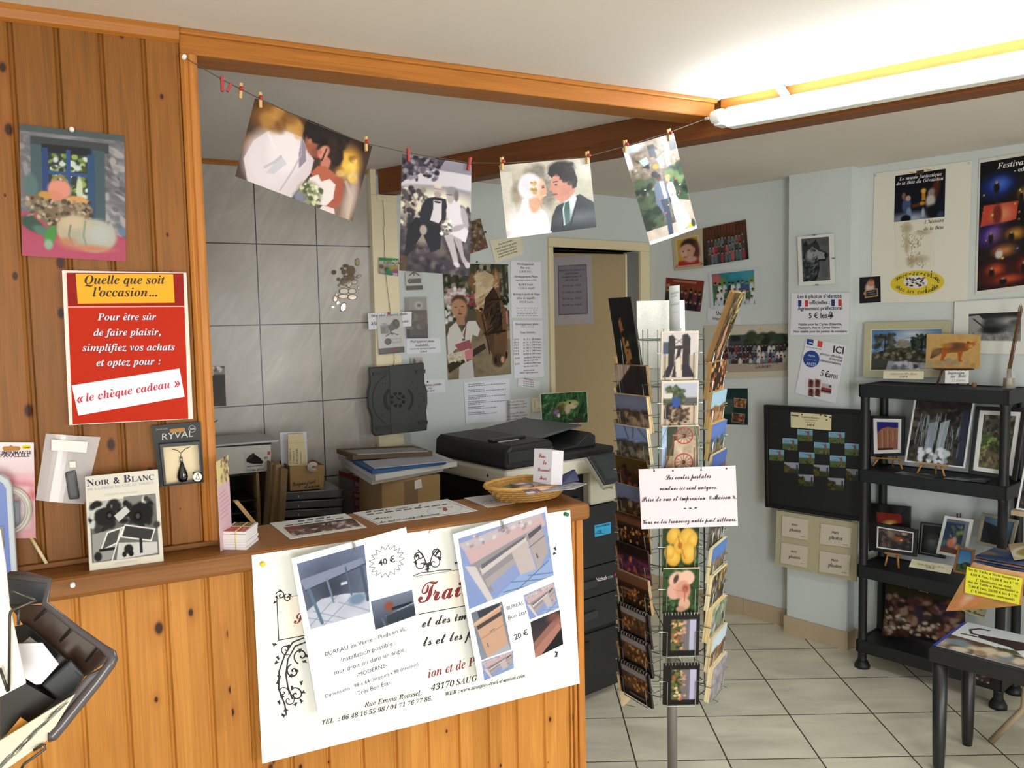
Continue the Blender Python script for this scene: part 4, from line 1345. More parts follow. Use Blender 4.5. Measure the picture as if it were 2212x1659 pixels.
def glassdesk():
	p = Pic(70, 70, '#6f7a9a', '#7f8aa0', 23)
	p.e(.45, .5, .4, .35, '#3c4252', .8).p([(0, .72), (.25, .6), (.6, .62), (1, .7), (1, 1), (0, 1)], '#b9bfd0').n(.08, 6, 6)
	for a, b in (((.0, .95), (.5, .62)), ((.2, 1), (.75, .68)), ((.1, .75), (.6, 1)), ((.5, .72), (1, .98)), ((0, .82), (.4, 1))):
		p.l([a, b], .012, '#8a90a6')
	p.p([(.0, .25), (.95, .18), (.98, .28), (.05, .42)], '#8189a4').l([(.05, .42), (1, .28)], .018, '#3b4150')
	p.l([(.1, .42), (.2, .95)], .05, '#5b7288').l([(.92, .3), (.97, .8)], .05, '#4a5668').l([(.38, .34), (.43, .7)], .03, '#6b7f94').l([(.68, .25), (.72, .66)], .03, '#55647a').e(.8, .75, .14, .08, '#6e86a0', .3)
	p.b(.58, .45, .68, .49, '#c3cad6')
	return p
def darkroom():
	p = Pic(46, 40, '#767f96', '#39414f', 25)
	p.e(.4, .35, .1, .16, '#8a4a3a', .4).b(.45, .42, .95, .52, '#23272f').l([(.3, .65), (1, .5)], .03, '#97a0b0').l([(.2, .7), (.25, 1)], .04, '#5d6a7a').b(.3, .6, 1, .95, '#2a313c', .6)
	return p
def bigdesk(dark=False):
	p = Pic(84, 70, '#8f9cc6', '#7f95c8', 27)
	p.p([(.05, .2), (.95, .0), (.98, .2), (.1, .42)], '#c2a7ab').p([(0, .08), (.95, -.02), (.9, .06), (.05, .2)], '#b9b0b8').sp(22, (.05, .03, .85, .16), ['#a08e94', '#c9c4cc', '#8d8a98'], .02)
	p.p([(.05, .42), (.75, .22), (.78, .6), (.72, .72), (.2, .9)], '#8d8a92').p([(.03, .4), (.14, .45), (.28, 1), (.22, 1)], '#c9c2c4').p([(.18, .5), (.74, .28), (.74, .34), (.2, .6)], '#c6bdbe').p([(.2, .46), (.72, .26), (.73, .29), (.2, .52)], '#66646c')
	p.p([(.25, .72), (.6, .55), (.62, .75), (.32, .95)], '#8a97c4').p([(.22, .68), (.58, .52), (.58, .6), (.24, .8)], '#a39c9e')
	p.p([(.55, .42), (.75, .34), (.82, .95), (.62, .82)], '#b9aeae').p([(.75, .22), (.93, .14), (.97, .6), (.82, .85)], '#a89d9e').l([(.76, .45), (.95, .35)], .012, '#6f676c').p([(.76, .25), (.93, .17), (.93, .23), (.77, .33)], '#55525a').l([(.83, .58), (.84, .64)], .015, '#4c484e')
	p.p([(.28, 1), (.6, .8), (.9, .8), (1, .7), (1, 1)], '#8ea6d2')
	for a, b in (((.4, .95), (.7, 1)), ((.5, .85), (.9, 1)), ((.55, 1), (.95, .75)), ((.7, .85), (1, .95))):
		p.l([a, b], .01, '#5a6684')
	return p
def cabinet():
	p = Pic(44, 64, '#6f7686', '#8a8f9c', 29)
	p.b(.2, .02, .9, .16, '#3a3d44').p([(.05, .24), (.9, .1), (.92, .86), (.22, .98)], '#c39e86').p([(0, .22), (.95, .06), (.95, .1), (.02, .28)], '#d1ad94').p([(.08, .3), (.9, .18), (.9, .26), (.1, .38)], '#4a4444').l([(.12, .58), (.9, .46)], .015, '#8a6c5a').l([(.3, .7), (.31, .78)], .03, '#6a625e').l([(.45, .5), (.6, .47)], .025, '#7a6a60').p([(.22, .98), (.92, .86), (1, 1), (.2, 1)], '#a6abb8')
	return p
def shelfdark():
	p = Pic(44, 52, '#2d2c33', '#5a4742', 31)
	p.p([(0, .6), (.95, .1), (1, .45), (.1, 1), (0, 1)], '#8f655a').p([(.0, .8), (.9, .35), (1, .5), (.3, 1), (0, 1)], '#a8766a').e(.75, .12, .2, .12, '#6d4a45', .5).p([(.2, 1), (1, .55), (1, 1)], '#211f22')
	return p
FLP = Plane(CFP.o + CFP.n * .014, CFP.e, (CFP.n + Vector((0, 0, -.035))).normalized())
for spec in ((0, ((255, 362), (965, 168), (1105, 1130), (425, 1345))), (1, ((1253, 212), (1832, 40), (1955, 908), (1415, 1130)))):
	k_, qq = spec
	s = sheet('flyer', ('white flyer advertising a glass desk for 40 euros, clipped on the banner', 'white flyer advertising a wooden desk for 20 euros, clipped on the banner')[k_], 'flyer', FLP, eq(*qq), None, '#eceef3', 0, .0007, PAPER, 'desk flyers on the banner')
	if k_ == 0:
		s.part('desk_photo', eq((290, 395), (706, 276), (746, 694), (375, 800)), glassdesk())
		s.part('small_photo', eq((748, 628), (1003, 556), (1026, 714), (776, 803)), darkroom())
		cx, cy = 846, 379
		st_ = []
		for i in range(34):
			t = i / 34 * 6.283
			r = 1.0 if i % 2 == 0 else .72
			st_.append(z1('E', cx + 110 * r * math.cos(t), cy + 100 * r * math.sin(t) - 18 * r * math.cos(t)))
		s.ln(st_, .0012, '#2b2c31', closed=True)
		s.tx('40 €', z1('E', 797, 410), z1('E', 900, 382), '#2b2c31', 'b')
		for txt, x0, y0, x1, y1 in (('BUREAU en Verre - Pieds en alu.', 468, 970, 976, 804), ('Installation possible :', 568, 1004, 902, 893), ('mur droit ou dans un angle.', 525, 1083, 960, 936), ('-MODERNE-', 660, 1098, 849, 1033), ('Dimensions : 98 x 64 (largeur) x 88 (hauteur)', 468, 1226, 1043, 1022), ('Très Bon État', 666, 1210, 870, 1140)):
			s.tx(txt, z1('E', x0, y0), z1('E', x1, y1), '#34353c')
		cx, cy = 645, 295
	else:
		s.part('desk_photo', eq((1288, 240), (1826, 74), (1880, 466), (1356, 676)), bigdesk())
		s.part('cabinet_photo', eq((1368, 700), (1560, 628), (1618, 925), (1430, 992)), cabinet())
		s.part('lower_photo', eq((1432, 1000), (1628, 932), (1633, 1040), (1450, 1118)), bigdesk())
		s.part('side_photo', eq((1692, 590), (1880, 508), (1914, 668), (1730, 740)), bigdesk())
		s.part('shelf_photo', eq((1735, 755), (1916, 680), (1938, 892), (1766, 977)), shelfdark())
		s.tx('BUREAU', z1('E', 1590, 682), z1('E', 1700, 643), '#34353c')
		s.tx('Bon état', z1('E', 1600, 742), z1('E', 1714, 702), '#34353c')
		s.tx('20 €', z1('E', 1638, 868), z1('E', 1722, 832), '#2b2c31', 'b')
		cx, cy = 1562, 160
	mb = MB()
	f_ = lambda dx, dy: FLP(*z1('E', cx + dx, cy + dy), .0025)
	mb.tube([f_(-14, -38), f_(-2, 30), f_(6, 36), f_(15, 30), f_(4, -34), f_(-2, -40), f_(-8, -34), f_(2, 18), f_(8, 16), f_(0, -26)], .0007, 6)
	tag(mb.build('paper_clip', M_STEEL), ('wire paper clip on the glass desk flyer', 'wire paper clip on the wooden desk flyer')[k_], 'paper clip', 'paper clips on the flyers')

# ================================================================== ON THE COUNTER TOP
TOP = Plane((0, 0, ZS), LW.e, (0, 0, 1))
def crowdstrip():
	p = Pic(70, 26, '#4c403c', '#6b5a52', 33)
	p.n(.3, 12, 6).sp(60, (0, .25, 1, 1), ['#8d7a70', '#3b2f30', '#a8938a', '#6d4a48', '#c3b3aa'], .03, .12).e(.1, .2, .1, .25, '#8a4a46', .4)
	return p
s = sheet('laminated_notice', 'laminated notice with a dark crowd photo, lying on the counter by the card bundle', 'notice', TOP, zz('C', (620, 957), (1240, 876), (1418, 990), (786, 1087)), None, '#c9cbc6', .0, .0012, LAMIN, 'notices lying on the counter')
s.part('crowd_photo', zz('C', (735, 990), (1305, 914), (1376, 980), (812, 1062)), crowdstrip())
greek(s, z1('C', 850, 945), z1('C', 1120, 908), 3, '#50506a', 3, 4)
greek(s, z1('C', 750, 978), z1('C', 1225, 912), 1.6, '#3a3a44', 7, 5)
s = sheet('laminated_notice', 'laminated notice in handwriting-style letters with an oval emblem, on the counter', 'notice', TOP, [z1('C', 1305, 872), z1('D', 320, 955), z1('D', 636, 1076), z1('C', 1506, 968)], None, '#cfd0cd', .0, .0012, LAMIN, 'notices lying on the counter')
s.ln([z1('C', 1330, 874), z1('D', 312, 962), z1('D', 600, 1072), z1('C', 1518, 958)], .001, '#44444c', closed=True)
s.tx('Merci', z1('C', 1478, 924), z1('C', 1632, 904), '#2c2c34', 'sc', 1.3)
s.tx('de votre compréhension', z1('C', 1532, 952), z1('C', 2024, 878), '#2c2c34', 'sc', 1.6)
s.tx("le   nombre   d'", z1('C', 1580, 850), z1('C', 1880, 812), '#3c3c44', 'sc', 1.5)
greek(s, z1('C', 1420, 888), z1('C', 2080, 800), 2, '#4c4c54', 8, 7)
greek(s, z1('C', 1410, 868), z1('C', 1560, 850), 2, '#4c4c54', 2, 8)
ec = z1('C', 2062, 840)
s.ln([(ec[0] + 37 * math.cos(t), ec[1] + 11 * math.sin(t) - 4 * math.cos(t)) for t in np.linspace(0, 6.28, 30)], .0008, '#4a4448', closed=True)
s.poly([(ec[0] + x, ec[1] + y) for x, y in ((-4, -2), (2, -4), (7, 0), (3, 4), (-3, 3))], '#8a4a44')
greek(s, (ec[0] - 16, ec[1] - 2), (ec[0] + 18, ec[1] - 5), 1.5, '#8d6a66', 4, 2)
s = sheet('receipt', 'small white slip of paper lying on the counter beside the basket', 'paper', TOP, zz('D', (490, 942), (815, 905), (1022, 998), (738, 1042)), None, '#cfd0d2', .0, .0006, PAPER)
greek(s, z1('D', 690, 990), z1('D', 900, 955), 3, '#a9a9ae', 3, 4)
greek(s, z1('D', 720, 1005), z1('D', 880, 985), 2, '#b4b4b8', 4, 5)
# bundle of business cards with a rubber band
P0 = at_z(*z1('C', 425, 1176), ZS)
P1 = at_z(*z1('C', 232, 1172), ZS)
P2 = at_z(*z1('C', 525, 1092), ZS)
ex = (P1 - P0)
ey = (P2 - P0)
ex, ey = ex.normalized() * min(ex.length, .06), ey.normalized() * max(.07, min(ey.length, .1))
hC = .042
cbm = Matrix(((ex.normalized().x, 0, 0, P0.x), (ex.normalized().y, 0, 0, P0.y), (0, 0, 1, ZS), (0, 0, 0, 1)))
t = thing('card_bundle', 'bundle of white business cards held by a rubber band on the counter', 'cards', Matrix.Translation(P0))
mb = MB()
for i in range(7):
	j = Vector(((random.Random(i).random() - .5) * .003, (random.Random(i + 9).random() - .5) * .003, 0))
	b = [P0 + j, P0 + ex + j, P0 + ex + ey + j, P0 + ey + j]
	zz0, zz1 = ZS + hC * i / 7, ZS + hC * (i + .93) / 7
	mb.hexa([(q.x, q.y, zz0) for q in b], [(q.x, q.y, zz1) for q in b])
mb.build('card_stack', mat('#dcd6d6', .7), parent=t)
TC = Plane((0, 0, ZS + hC), LW.e, (0, 0, 1))
def topcard():
	p = Pic(30, 40, '#e6ddd8', '#e6ddd8', 35)
	p.b(.5, .05, .98, .95, '#c96a62').sp(10, (.55, .1, .95, .9), ['#e3b1a8', '#a8483f'], .05).b(.02, .1, .42, .9, '#8d7a56').sp(14, (.04, .12, .4, .88), ['#5a4a38', '#c9b98d', '#3c3a34'], .05)
	return p
up = Vector((0, 0, hC))
grid_mesh('top_card', [P0 + ey + up, P0 + up, P0 + ex + up, P0 + ex + ey + up], Vector((0, 0, 1)), topcard(), '#ddd6d2', .0006, PAPER, t)
mb = MB()
m0, m1 = P0 + ex * .42, P0 + ex * .42 + ey
dd = [m0 - ey * .008 + Vector((0, 0, -.0)) + Vector((0, 0, .001)), m0 - ey * .012 + up * .5, m0 - ey * .008 + up * 1.02, m0 + ey * .5 + up * 1.03, m1 + ey * .008 + up * 1.02, m1 + ey * .012 + up * .5, m1 + ey * .008 + Vector((0, 0, .001))]
mb.tube(dd, .0011, 6)
mb.build('rubber_band', mat('#cdb86a', .6), parent=t)
# bookmark leaflet standing behind the bundle
A_ = at_z(*z1('C', 214, 1187), ZS)
dirn = (LW.e * .55 - LW.n * .84).normalized()
LFP = Plane(A_, dirn)
if LFP.n.dot(EYEP - A_) < 0:
	LFP.n = -LFP.n
wL = .062
tl = LFP(*z1('C', 160, 432))
hL = tl.z - ZS
def leaflet():
	p = Pic(26, 80, '#d9b7ba', '#d8b4c0', 37)
	p.b(0, 0, 1, .28, '#d9c795').sp(40, (.3, .0, 1, .26), ['#7a6248', '#a88c68', '#5a4636', '#c9b07c'], .09, .018).e(.2, .14, .3, .06, '#e3d08a', .5)
	for y in (.36, .4, .45, .49, .54, .58, .63):
		p.l([(.12, y + .02), (.9 - (y * 5 % .3), y)], .03, '#b07c98', .7)
	return p
P4 = [A_ + Vector((0, 0, hL * .97)), A_ + dirn * wL + Vector((0, 0, hL)), A_ + dirn * wL, A_]
o = grid_mesh('bookmark_leaflet', P4, LFP.n, leaflet(), '#b9b2ae', .0015, GLOSS)
tag(o, 'tall narrow pink leaflet with flowers, standing on the counter behind the business cards', 'leaflet')
# wooden rest
P3 = at_z(*z1('C', 480, 962), ZS)
mb = MB()
b_ = P3 + LW.n * -.03
mb.hexa([b_ + LW.e * x + LW.n * y for x, y in ((0, 0), (.012, 0), (.012, .018), (0, .018))], [b_ - LW.e * .042 + LW.e * x + LW.n * y + Vector((0, 0, .062)) for x, y in ((0, 0), (.012, 0), (.012, .018), (0, .018))])
tag(mb.build('wooden_rest', mat('#a8854f', .6)), 'small slanted wooden piece behind the card bundle on the counter', 'wooden piece')

# basket with cards
BC = at_z(1152, 1079, ZS)
BC = BC - LW.n * .028
bm_ = Matrix.Translation(BC) @ Matrix.Rotation(math.atan2(LW.e.y, LW.e.x), 4, 'Z')
t = thing('wicker_basket', 'shallow oval wicker basket of cards at the right end of the counter', 'basket', bm_)
M_WICK = mat('#ad813f', .6, vary=.3, bscale=120)
mb = MB(bm_)
RX, RY, HB = .132, .088, .044
mb.lathe([(.62, 0), (.68, .001), (.98, HB * .95), (.95, HB * .95), (.66, .006), (.3, .005)], (0, 0, 0), 36, RX, RY)
mb.build('bowl', M_WICK, parent=t)
mb = MB(bm_)
for i in range(7):
	f = i / 6
	r = .70 + .30 * f
	mb.tube([((r + .012 * (1 if (j + i) % 2 else -1)) * RX * math.cos(j / 48 * 6.28318), (r + .012 * (1 if (j + i) % 2 else -1)) * RY * math.sin(j / 48 * 6.28318), .004 + HB * .93 * f) for j in range(48)], .0035, 5, closed=True)
mb.build('weave', M_WICK, parent=t)
mb = MB(bm_)
mb.tube([(1.0 * RX * math.cos(j / 40 * 6.28318), 1.0 * RY * math.sin(j / 40 * 6.28318), HB + .0015 * math.sin(j * 2.4)) for j in range(40)], .0058, 7, closed=True)
mb.build('rim', mat('#b98c49', .55, vary=.3, bscale=90), parent=t)
def minicard(seed, c1, c2):
	return Pic(14, 10, c1, c2, seed).n(.5, 4, 4).b(.05, .6, .6, .9, '#efe9ea')
BT = Plane((0, 0, ZS + HB - .004), LW.e, (0, 0, 1))
cards = [((880, 832), (985, 795), (1150, 850), (1010, 880), 'green printed card at the left side of the wicker basket', '#6f7455', '#53543f'),
         ((975, 795), (1190, 775), (1270, 800), (1120, 848), 'pale pink printed card in the middle of the wicker basket', '#cdb9be', '#b394a0'),
         ((1180, 795), (1390, 790), (1450, 830), (1290, 868), 'pink and white printed card in front of the small paper box', '#d5c4c8', '#ba97a4'),
         ((1090, 850), (1250, 845), (1300, 885), (1150, 905), 'mauve printed card at the front of the wicker basket', '#8f7480', '#77606c')]
for i, (a1, a2, a3, a4, lab, c1, c2) in enumerate(cards):
	sheet('printed_card', lab, 'card', BT, zz('D', a1, a2, a3, a4), minicard(40 + i, c1, c2), '#ddd3d3', .001 + .0012 * i, .0006, PAPER, 'cards in the wicker basket')
s = sheet('folded_leaflet', 'grey newspaper-like leaflet folded over the right rim of the wicker basket', 'leaflet', BT, zz('D', (1310, 880), (1560, 770), (1770, 795), (1640, 850)), Pic(30, 20, '#8c8a90', '#a5a2a6', 3).n(.3, 12, 12), '#c9c7cc', .007, .001, PAPER)
q0 = [at_z(*z1('D', x, y), ZS + HB + .006) for x, y in ((1510, 800), (1690, 760))]
mb = MB()
dv = (q0[1] - q0[0])
nv_ = Vector((-LW.n.x, -LW.n.y, 0)) * .03
mb.hexa([q0[0], q0[1], q0[1] + nv_, q0[0] + nv_], [q0[0] + nv_ * .7 + Vector((0, 0, .012)), q0[1] + nv_ * .7 + Vector((0, 0, .028)), q0[1] + nv_ + Vector((0, 0, .028)), q0[0] + nv_ + Vector((0, 0, .014))])
tag(mb.build('navy_leaflet', mat('#1c2244', .5)), 'folded navy blue leaflet standing in the basket behind the paper box', 'leaflet')
zb = ZS + HB + .006
a0, a1, a2 = at_z(*z1('D', 1394, 803), zb), at_z(*z1('D', 1208, 772), zb), at_z(*z1('D', 1510, 806), zb)
PB = Plane(a1, a0 - a1)
hb = PB(*z1('D', 1420, 452)).z - zb
t = thing('paper_box', 'small white paper box with red handwriting standing in the wicker basket', 'box', Matrix.Translation(a0))
up = Vector((0, 0, hb))
mb = MB()
cc = [a1, a0, a2, a1 + a2 - a0]
lean = (a0 - a1) * .12
mb.hexa(cc, [p + up + lean for p in cc])
mb.build('carton', mat('#dfdde4', .65), parent=t)
bx = Sheet(plane_pts(a1, a0, a0 + up + lean), .0004, .0)
bx.o = t
LET.append(bx)
for txt, x0, y0, x1, y1 in (('Pour', 1268, 522, 1338, 528), ('le', 1316, 592, 1346, 596), ('Personnel', 1258, 662, 1388, 672), ('Merci', 1276, 748, 1350, 756)):
	bx.tx(txt, z1('D', x0, y0), z1('D', x1, y1), '#a83a34', 'sc', 1.5)
# ================================================================== BACK WALL: TILES AND CREAM POST
M_MIRR = mat('#b9ab92', .06, 1.0)
PM = TW.shift(.003)
s_ = thing('bear_sticker', 'bear-shaped sticker of many mirror pieces on the grey wall tiles', 'sticker', Matrix.Translation(TW(*z1('A', 1180, 600), 0)))
mb = MB()
mbr = MB()
def blob(cx, cy, rx, ry, n=12, rot=0):
	pts = [(cx + rx * math.cos(t) * math.cos(rot) - ry * math.sin(t) * math.sin(rot), cy + rx * math.cos(t) * math.sin(rot) + ry * math.sin(t) * math.cos(rot)) for t in np.linspace(0, 6.283, n + 1)[:-1]]
	for m_, o_, g in ((mbr, .0008, 1.22), (mb, .002, 1.0)):
		P = [PM(*z1('A', cx + (x - cx) * g, cy + (y - cy) * g), o_) for x, y in pts]
		B = [p - TW.n * .001 for p in P]
		m_.hexa(B, P)
for b in ((1220, 305, 30, 32), (1165, 315, 16, 18), (1180, 268, 22, 12), (1150, 290, 12, 10), (1270, 240, 15, 26), (1088, 318, 16, 16), (1280, 350, 20, 11, 12, -.4), (1245, 390, 22, 18), (1122, 372, 11, 12), (1215, 355, 30, 18), (1165, 395, 26, 32), (1205, 400, 18, 36), (1152, 420, 28, 14), (1165, 465, 34, 20), (1230, 465, 28, 18), (1160, 505, 36, 14), (1232, 512, 32, 18), (1098, 525, 14, 20), (1118, 555, 10, 14, 12, .5), (1160, 590, 18, 32, 12, .3), (1080, 590, 12, 8), (1172, 348, 9, 7), (1280, 440, 9, 12), (1108, 490, 9, 12)):
	blob(*b)
mbr.build('dark_outlines', mat('#6b4a3a', .4), parent=s_)
mb.build('mirror_pieces', M_MIRR, parent=s_)
# small hooks and packs at the left edge of the tiles
mb = MB()
A_, B_ = TW(*z1('A', 105, 1510), .002), TW(*z1('A', 180, 1472), .03)
mb.tube([A_, B_], .0018, 6)
tag(mb.build('hook', mat('#3c3832', .4, .8)), 'thin bare hook on the tiles near the pine post', 'hook')
s = sheet('blank_disc_pack', 'small clear pack with a dark card hanging on the tiles beside the pine post', 'blister pack', TW, zz('A', (112, 1050), (232, 1048), (246, 1358), (124, 1362)), Pic(20, 44, '#3a332e', '#4b4440', 5).b(0, 0, 1, .22, '#9c958d').sp(10, (0, 0, 1, .2), ['#efece6', '#6c655e'], .12), '#2c2723', .012, .006, GLOSS)
s = sheet('brown_card', 'narrow dark brown strip hanging on the tiles at the pine post, above the clear pack', 'card', TW, zz('A', (46, 130), (58, 150), (80, 362), (60, 368)), None, '#5b4638', .01, .002, PAPER)
# cord down the post
cpts = [(827, 431), (829, 470), (831, 486), (828, 492), (830, 520), (831, 556), (834, 600), (841, 655), (843, 676), (848, 730), (852, 774), (851, 786), (838, 800), (834, 808)]
TPF = TW.shift(.040)
mb = MB()
mb.tube([TPF(x, y, .003) for x, y in cpts], .001, 5)
tag(mb.build('cord', mat('#3b342c', .8)), 'thin dark cord hanging down the cream post', 'cord')
# film card with a clothespin
def filmcard():
	p = Pic(32, 32, '#b7b9a8', '#8a8f86', 51)
	p.b(0, 0, 1, .2, '#3f8f5a').b(.0, .2, 1, .38, '#c9cdb8').e(.22, .68, .2, .26, '#bfae9e', .3).e(.14, .55, .12, .12, '#6d6258', .4).e(.4, .7, .12, .16, '#4c4a44', .4)
	p.e(.62, .75, .25, .2, '#3f9a5c', .3).e(.75, .6, .2, .14, '#c9a93c', .4).e(.85, .8, .2, .2, '#a05a94', .4).e(.5, .95, .2, .12, '#4a7a6a', .4)
	return p
s = sheet('film_card', 'small green and rainbow film card clipped to the cord on the cream post', 'card', TPF, zz('A', (1437, 203), (1590, 213), (1588, 350), (1437, 328)), filmcard(), '#cfd2c4', .005, .001, GLOSS)
s.tx('2x24', z1('A', 1540, 238), z1('A', 1584, 240), '#e6ece2', 'b')
s.tx('FUJIFILM', z1('A', 1474, 252), z1('A', 1556, 254), '#4c5a3c', 'b')
s.tx('200', z1('A', 1546, 342), z1('A', 1582, 344), '#e6dfe6', 'b')
peg(*z1('A', 1588, 250), 'ladybird clothespin holding the film card on the cream post', True, 70, .034, TPF.shift(.004))
# price label and mini tripod packs
s = sheet('price_label', 'white label about a mini tripod, behind the camera tripod pack on the post', 'label', TPF, zz('A', (1350, 640), (1693, 625), (1690, 737), (1358, 765)), None, '#e2e2e8', .002, .0008, PAPER, 'price labels around the post')
s.tx('Mini pied appareil photo', z1('A', 1375, 668), z1('A', 1658, 650), '#25252a', 'ti')
s.tx('Mini pied smartphoto', z1('A', 1375, 730), z1('A', 1668, 708), '#25252a', 'ti')
def tripodpack(n_=60, cam_=True):
	p = Pic(42, 60, '#d6d4ce', '#dedcd6', 53)
	if cam_:
		p.b(.12, .22, .45, .46, '#8f9092').b(.2, .17, .36, .24, '#a6a7a8').b(.14, .28, .32, .44, '#6d6e70')
		p.e(.72, .23, .15, .13, '#2e2e2f', .1).p([(.4, .28), (.66, .12), (.82, .32), (.5, .42)], '#48494a').e(.74, .2, .12, .1, '#151516', .1).e(.75, .2, .06, .05, '#4a4b50', .2)
	p.l([(.5, .4), (.52, .46)], .05, '#222').l([(.52, .45), (.32, .52)], .035, '#1c1c1d').l([(.52, .45), (.78, .51)], .035, '#1c1c1d').l([(.52, .45), (.56, .5)], .03, '#1c1c1d')
	p.b(.45, .6, .9, .73, '#b9b9bb').b(.55, .63, .85, .68, '#d8d8da').e(.38, .67, .13, .085, '#262627', .1).e(.36, .67, .06, .045, '#4b4b4d', .2)
	p.b(.0, .84, 1, 1, '#191718')
	return p
s = sheet('tripod_pack', 'clear pack with a camera on a mini tripod, hanging on the cream post', 'blister pack', TPF, zz('A', (1418, 668), (1618, 652), (1637, 942), (1438, 960)), tripodpack(), '#d6d4ce', .006, .001, PAPER, 'tripod packs')
s.tx('Digipod', z1('A', 1535, 930), z1('A', 1608, 924), '#8e2a22', 'b')
def bubble(par, q, pl, o0, o1, m=None, k=.9):
	P0 = [pl(*p, o0) for p in q]
	c = sum(P0, Vector()) / 4
	mb = MB()
	mb.hexa(P0, [c + (p - c) * k + pl.n * (o1 - o0) for p in P0])
	return mb.build('blister', m or M_CLEAR, parent=par, bev=.004)
bubble(s.o, zz('A', (1412, 655), (1626, 645), (1640, 965), (1430, 970)), TPF, .0075, .022)
pushpin(TPF(*z1('A', 1511, 638), .006), TW.n, '#b3242c', 'red push pin above the camera tripod pack on the post', .005, .008)
DP = DW.shift(.0)
s = sheet('tripod_pack', 'clear mini tripod pack on the wall, half hidden by the seated couple print', 'blister pack', DP, zz('A', (1642, 318), (1772, 312), (1782, 452), (1652, 458)), Pic(30, 32, '#d6d4ce', '#dedcd6', 4).l([(.5, .0), (.25, .2)], .06, '#222').l([(.5, .0), (.8, .22)], .06, '#222').l([(.5, 0), (.5, .2)], .06, '#222').e(.25, .5, .14, .13, '#222', .1).b(.35, .38, .88, .62, '#3c3c3e').e(.25, .5, .06, .055, '#77777a', .2).b(0, .75, 1, 1, '#231a1a'), '#d6d4ce', .01, .001, PAPER, 'tripod packs')
bubble(s.o, zz('A', (1634, 316), (1782, 312), (1788, 462), (1642, 466)), DP, .0115, .03)
s = sheet('tripod_pack', 'large clear box with a dark flexible tripod inside, on the wall beside the girl poster', 'blister pack', DP, zz('A', (1640, 515), (1808, 512), (1822, 830), (1655, 832)), Pic(34, 60, '#a8a29c', '#8d8782', 57).e(.6, .2, .2, .1, '#c9c6c2', .2).e(.62, .2, .08, .04, '#5a5755', .3).b(.2, .32, .98, .78, '#3d302e').sp(30, (.2, .35, .95, .8), ['#4f4440', '#6f6a4a', '#2a2220', '#5d3a38'], .09).b(0, .78, 1, 1, '#191415'), '#b9b5b0', .01, .001, PAPER, 'tripod packs')
bubble(s.o, zz('A', (1628, 505), (1812, 500), (1826, 836), (1640, 840)), DP, .0115, .05)
s = sheet('tripod_pack', 'small clear pack above the black laptop stand on the painted wall', 'blister pack', DP, zz('A', (1682, 985), (1776, 978), (1786, 1060), (1692, 1064)), Pic(24, 24, '#c9c5c0', '#b5b0ab', 4).e(.3, .5, .12, .4, '#5a5552', .2).e(.8, .6, .15, .25, '#8e3a34', .3), '#cfcbc6', .01, .001, PAPER, 'tripod packs')
bubble(s.o, zz('A', (1676, 955), (1778, 948), (1790, 1064), (1690, 1068)), DP, .0115, .03)
s = sheet('price_label', 'white label reading Pied appareil photo modulable below the large clear box', 'label', DP, zz('A', (1652, 834), (1912, 830), (1922, 944), (1650, 956)), None, '#e0e2ea', .002, .0008, PAPER, 'price labels around the post')
s.tx('Pied appareil photo', z1('A', 1682, 866), z1('A', 1868, 862), '#25252a', 'ti')
s.tx('modulable,', z1('A', 1722, 896), z1('A', 1830, 893), '#25252a', 'ti')
s.tx("s'accroche (presque) partout", z1('A', 1678, 922), z1('A', 1880, 914), '#6b6b72', 'ti')
s.tx('12.90 €', z1('A', 1758, 944), z1('A', 1812, 941), '#25252a', 'tb')
s = sheet('price_label', 'white label about disposable cameras, right behind the black laptop stand', 'label', DP, zz('A', (1780, 1158), (1948, 1150), (1955, 1248), (1786, 1266)), None, '#dfe1e8', .002, .0008, PAPER, 'price labels around the post')
s.tx('photos jetables', z1('A', 1792, 1208), z1('A', 1926, 1196), '#25252a', 'ti')
s.tx("l'un", z1('A', 1822, 1230), z1('A', 1850, 1227), '#3a3a40', 'ti')
s.tx('les deux', z1('A', 1810, 1250), z1('A', 1870, 1244), '#3a3a40', 'ti')
pushpin(DP(*z1('A', 1815, 1172), .003), DW.n, '#a3222c', 'dark red push pin on the disposable camera label', .004, .006)

# black laptop cooling stand hanging from the cord
LS = TW.shift(.085)
out = [(1366, 1062), (1790, 1022), (1792, 1080), (1795, 1180), (1816, 1240), (1818, 1340), (1808, 1400), (1816, 1480), (1814, 1550), (1410, 1596), (1392, 1570), (1388, 1450), (1360, 1370), (1358, 1250), (1376, 1180), (1370, 1110)]
lsm = Matrix.Translation(LS(*z1('A', 1590, 1590), 0))
t = thing('laptop_stand', 'black plastic laptop cooling stand with a round fan grille, hanging over the post', 'laptop stand', lsm)
mb = MB()
F1 = [LS(*z1('A', *p), .008) for p in out]
mb.hexa([p - TW.n * .024 for p in F1], F1)
M_LS = mat('#2c2e2d', .5)
mb.build('shell', M_LS, parent=t, bev=.004)
fs = Sheet(LS, .008, .0)
fs.o = t
fs.t = .0005
LET.append(fs)
def ring(c, r0, r1, a0=0, a1=6.2832, n=24, sq=1.05):
	return [z1('A', c[0] + r0 * math.cos(t_), c[1] + r0 * sq * math.sin(t_)) for t_ in np.linspace(a0, a1, n)] + [z1('A', c[0] + r1 * math.cos(t_), c[1] + r1 * sq * math.sin(t_)) for t_ in np.linspace(a1, a0, n)]
def slabpart(name, polys, m, o0, o1):
	mb = MB()
	for pts in polys:
		P = [LS(*p, o1) for p in pts]
		mb.hexa([p - TW.n * (o1 - o0) for p in P], P)
	return mb.build(name, m, parent=t)
fc = (1585, 1310)
fl = [ring(fc, 36, 60, i * .785 + .1, i * .785 + .62, 8) for i in range(8)]
slabpart('fan_grille', fl, mat('#0b0c0c', .7), .008, .0095)
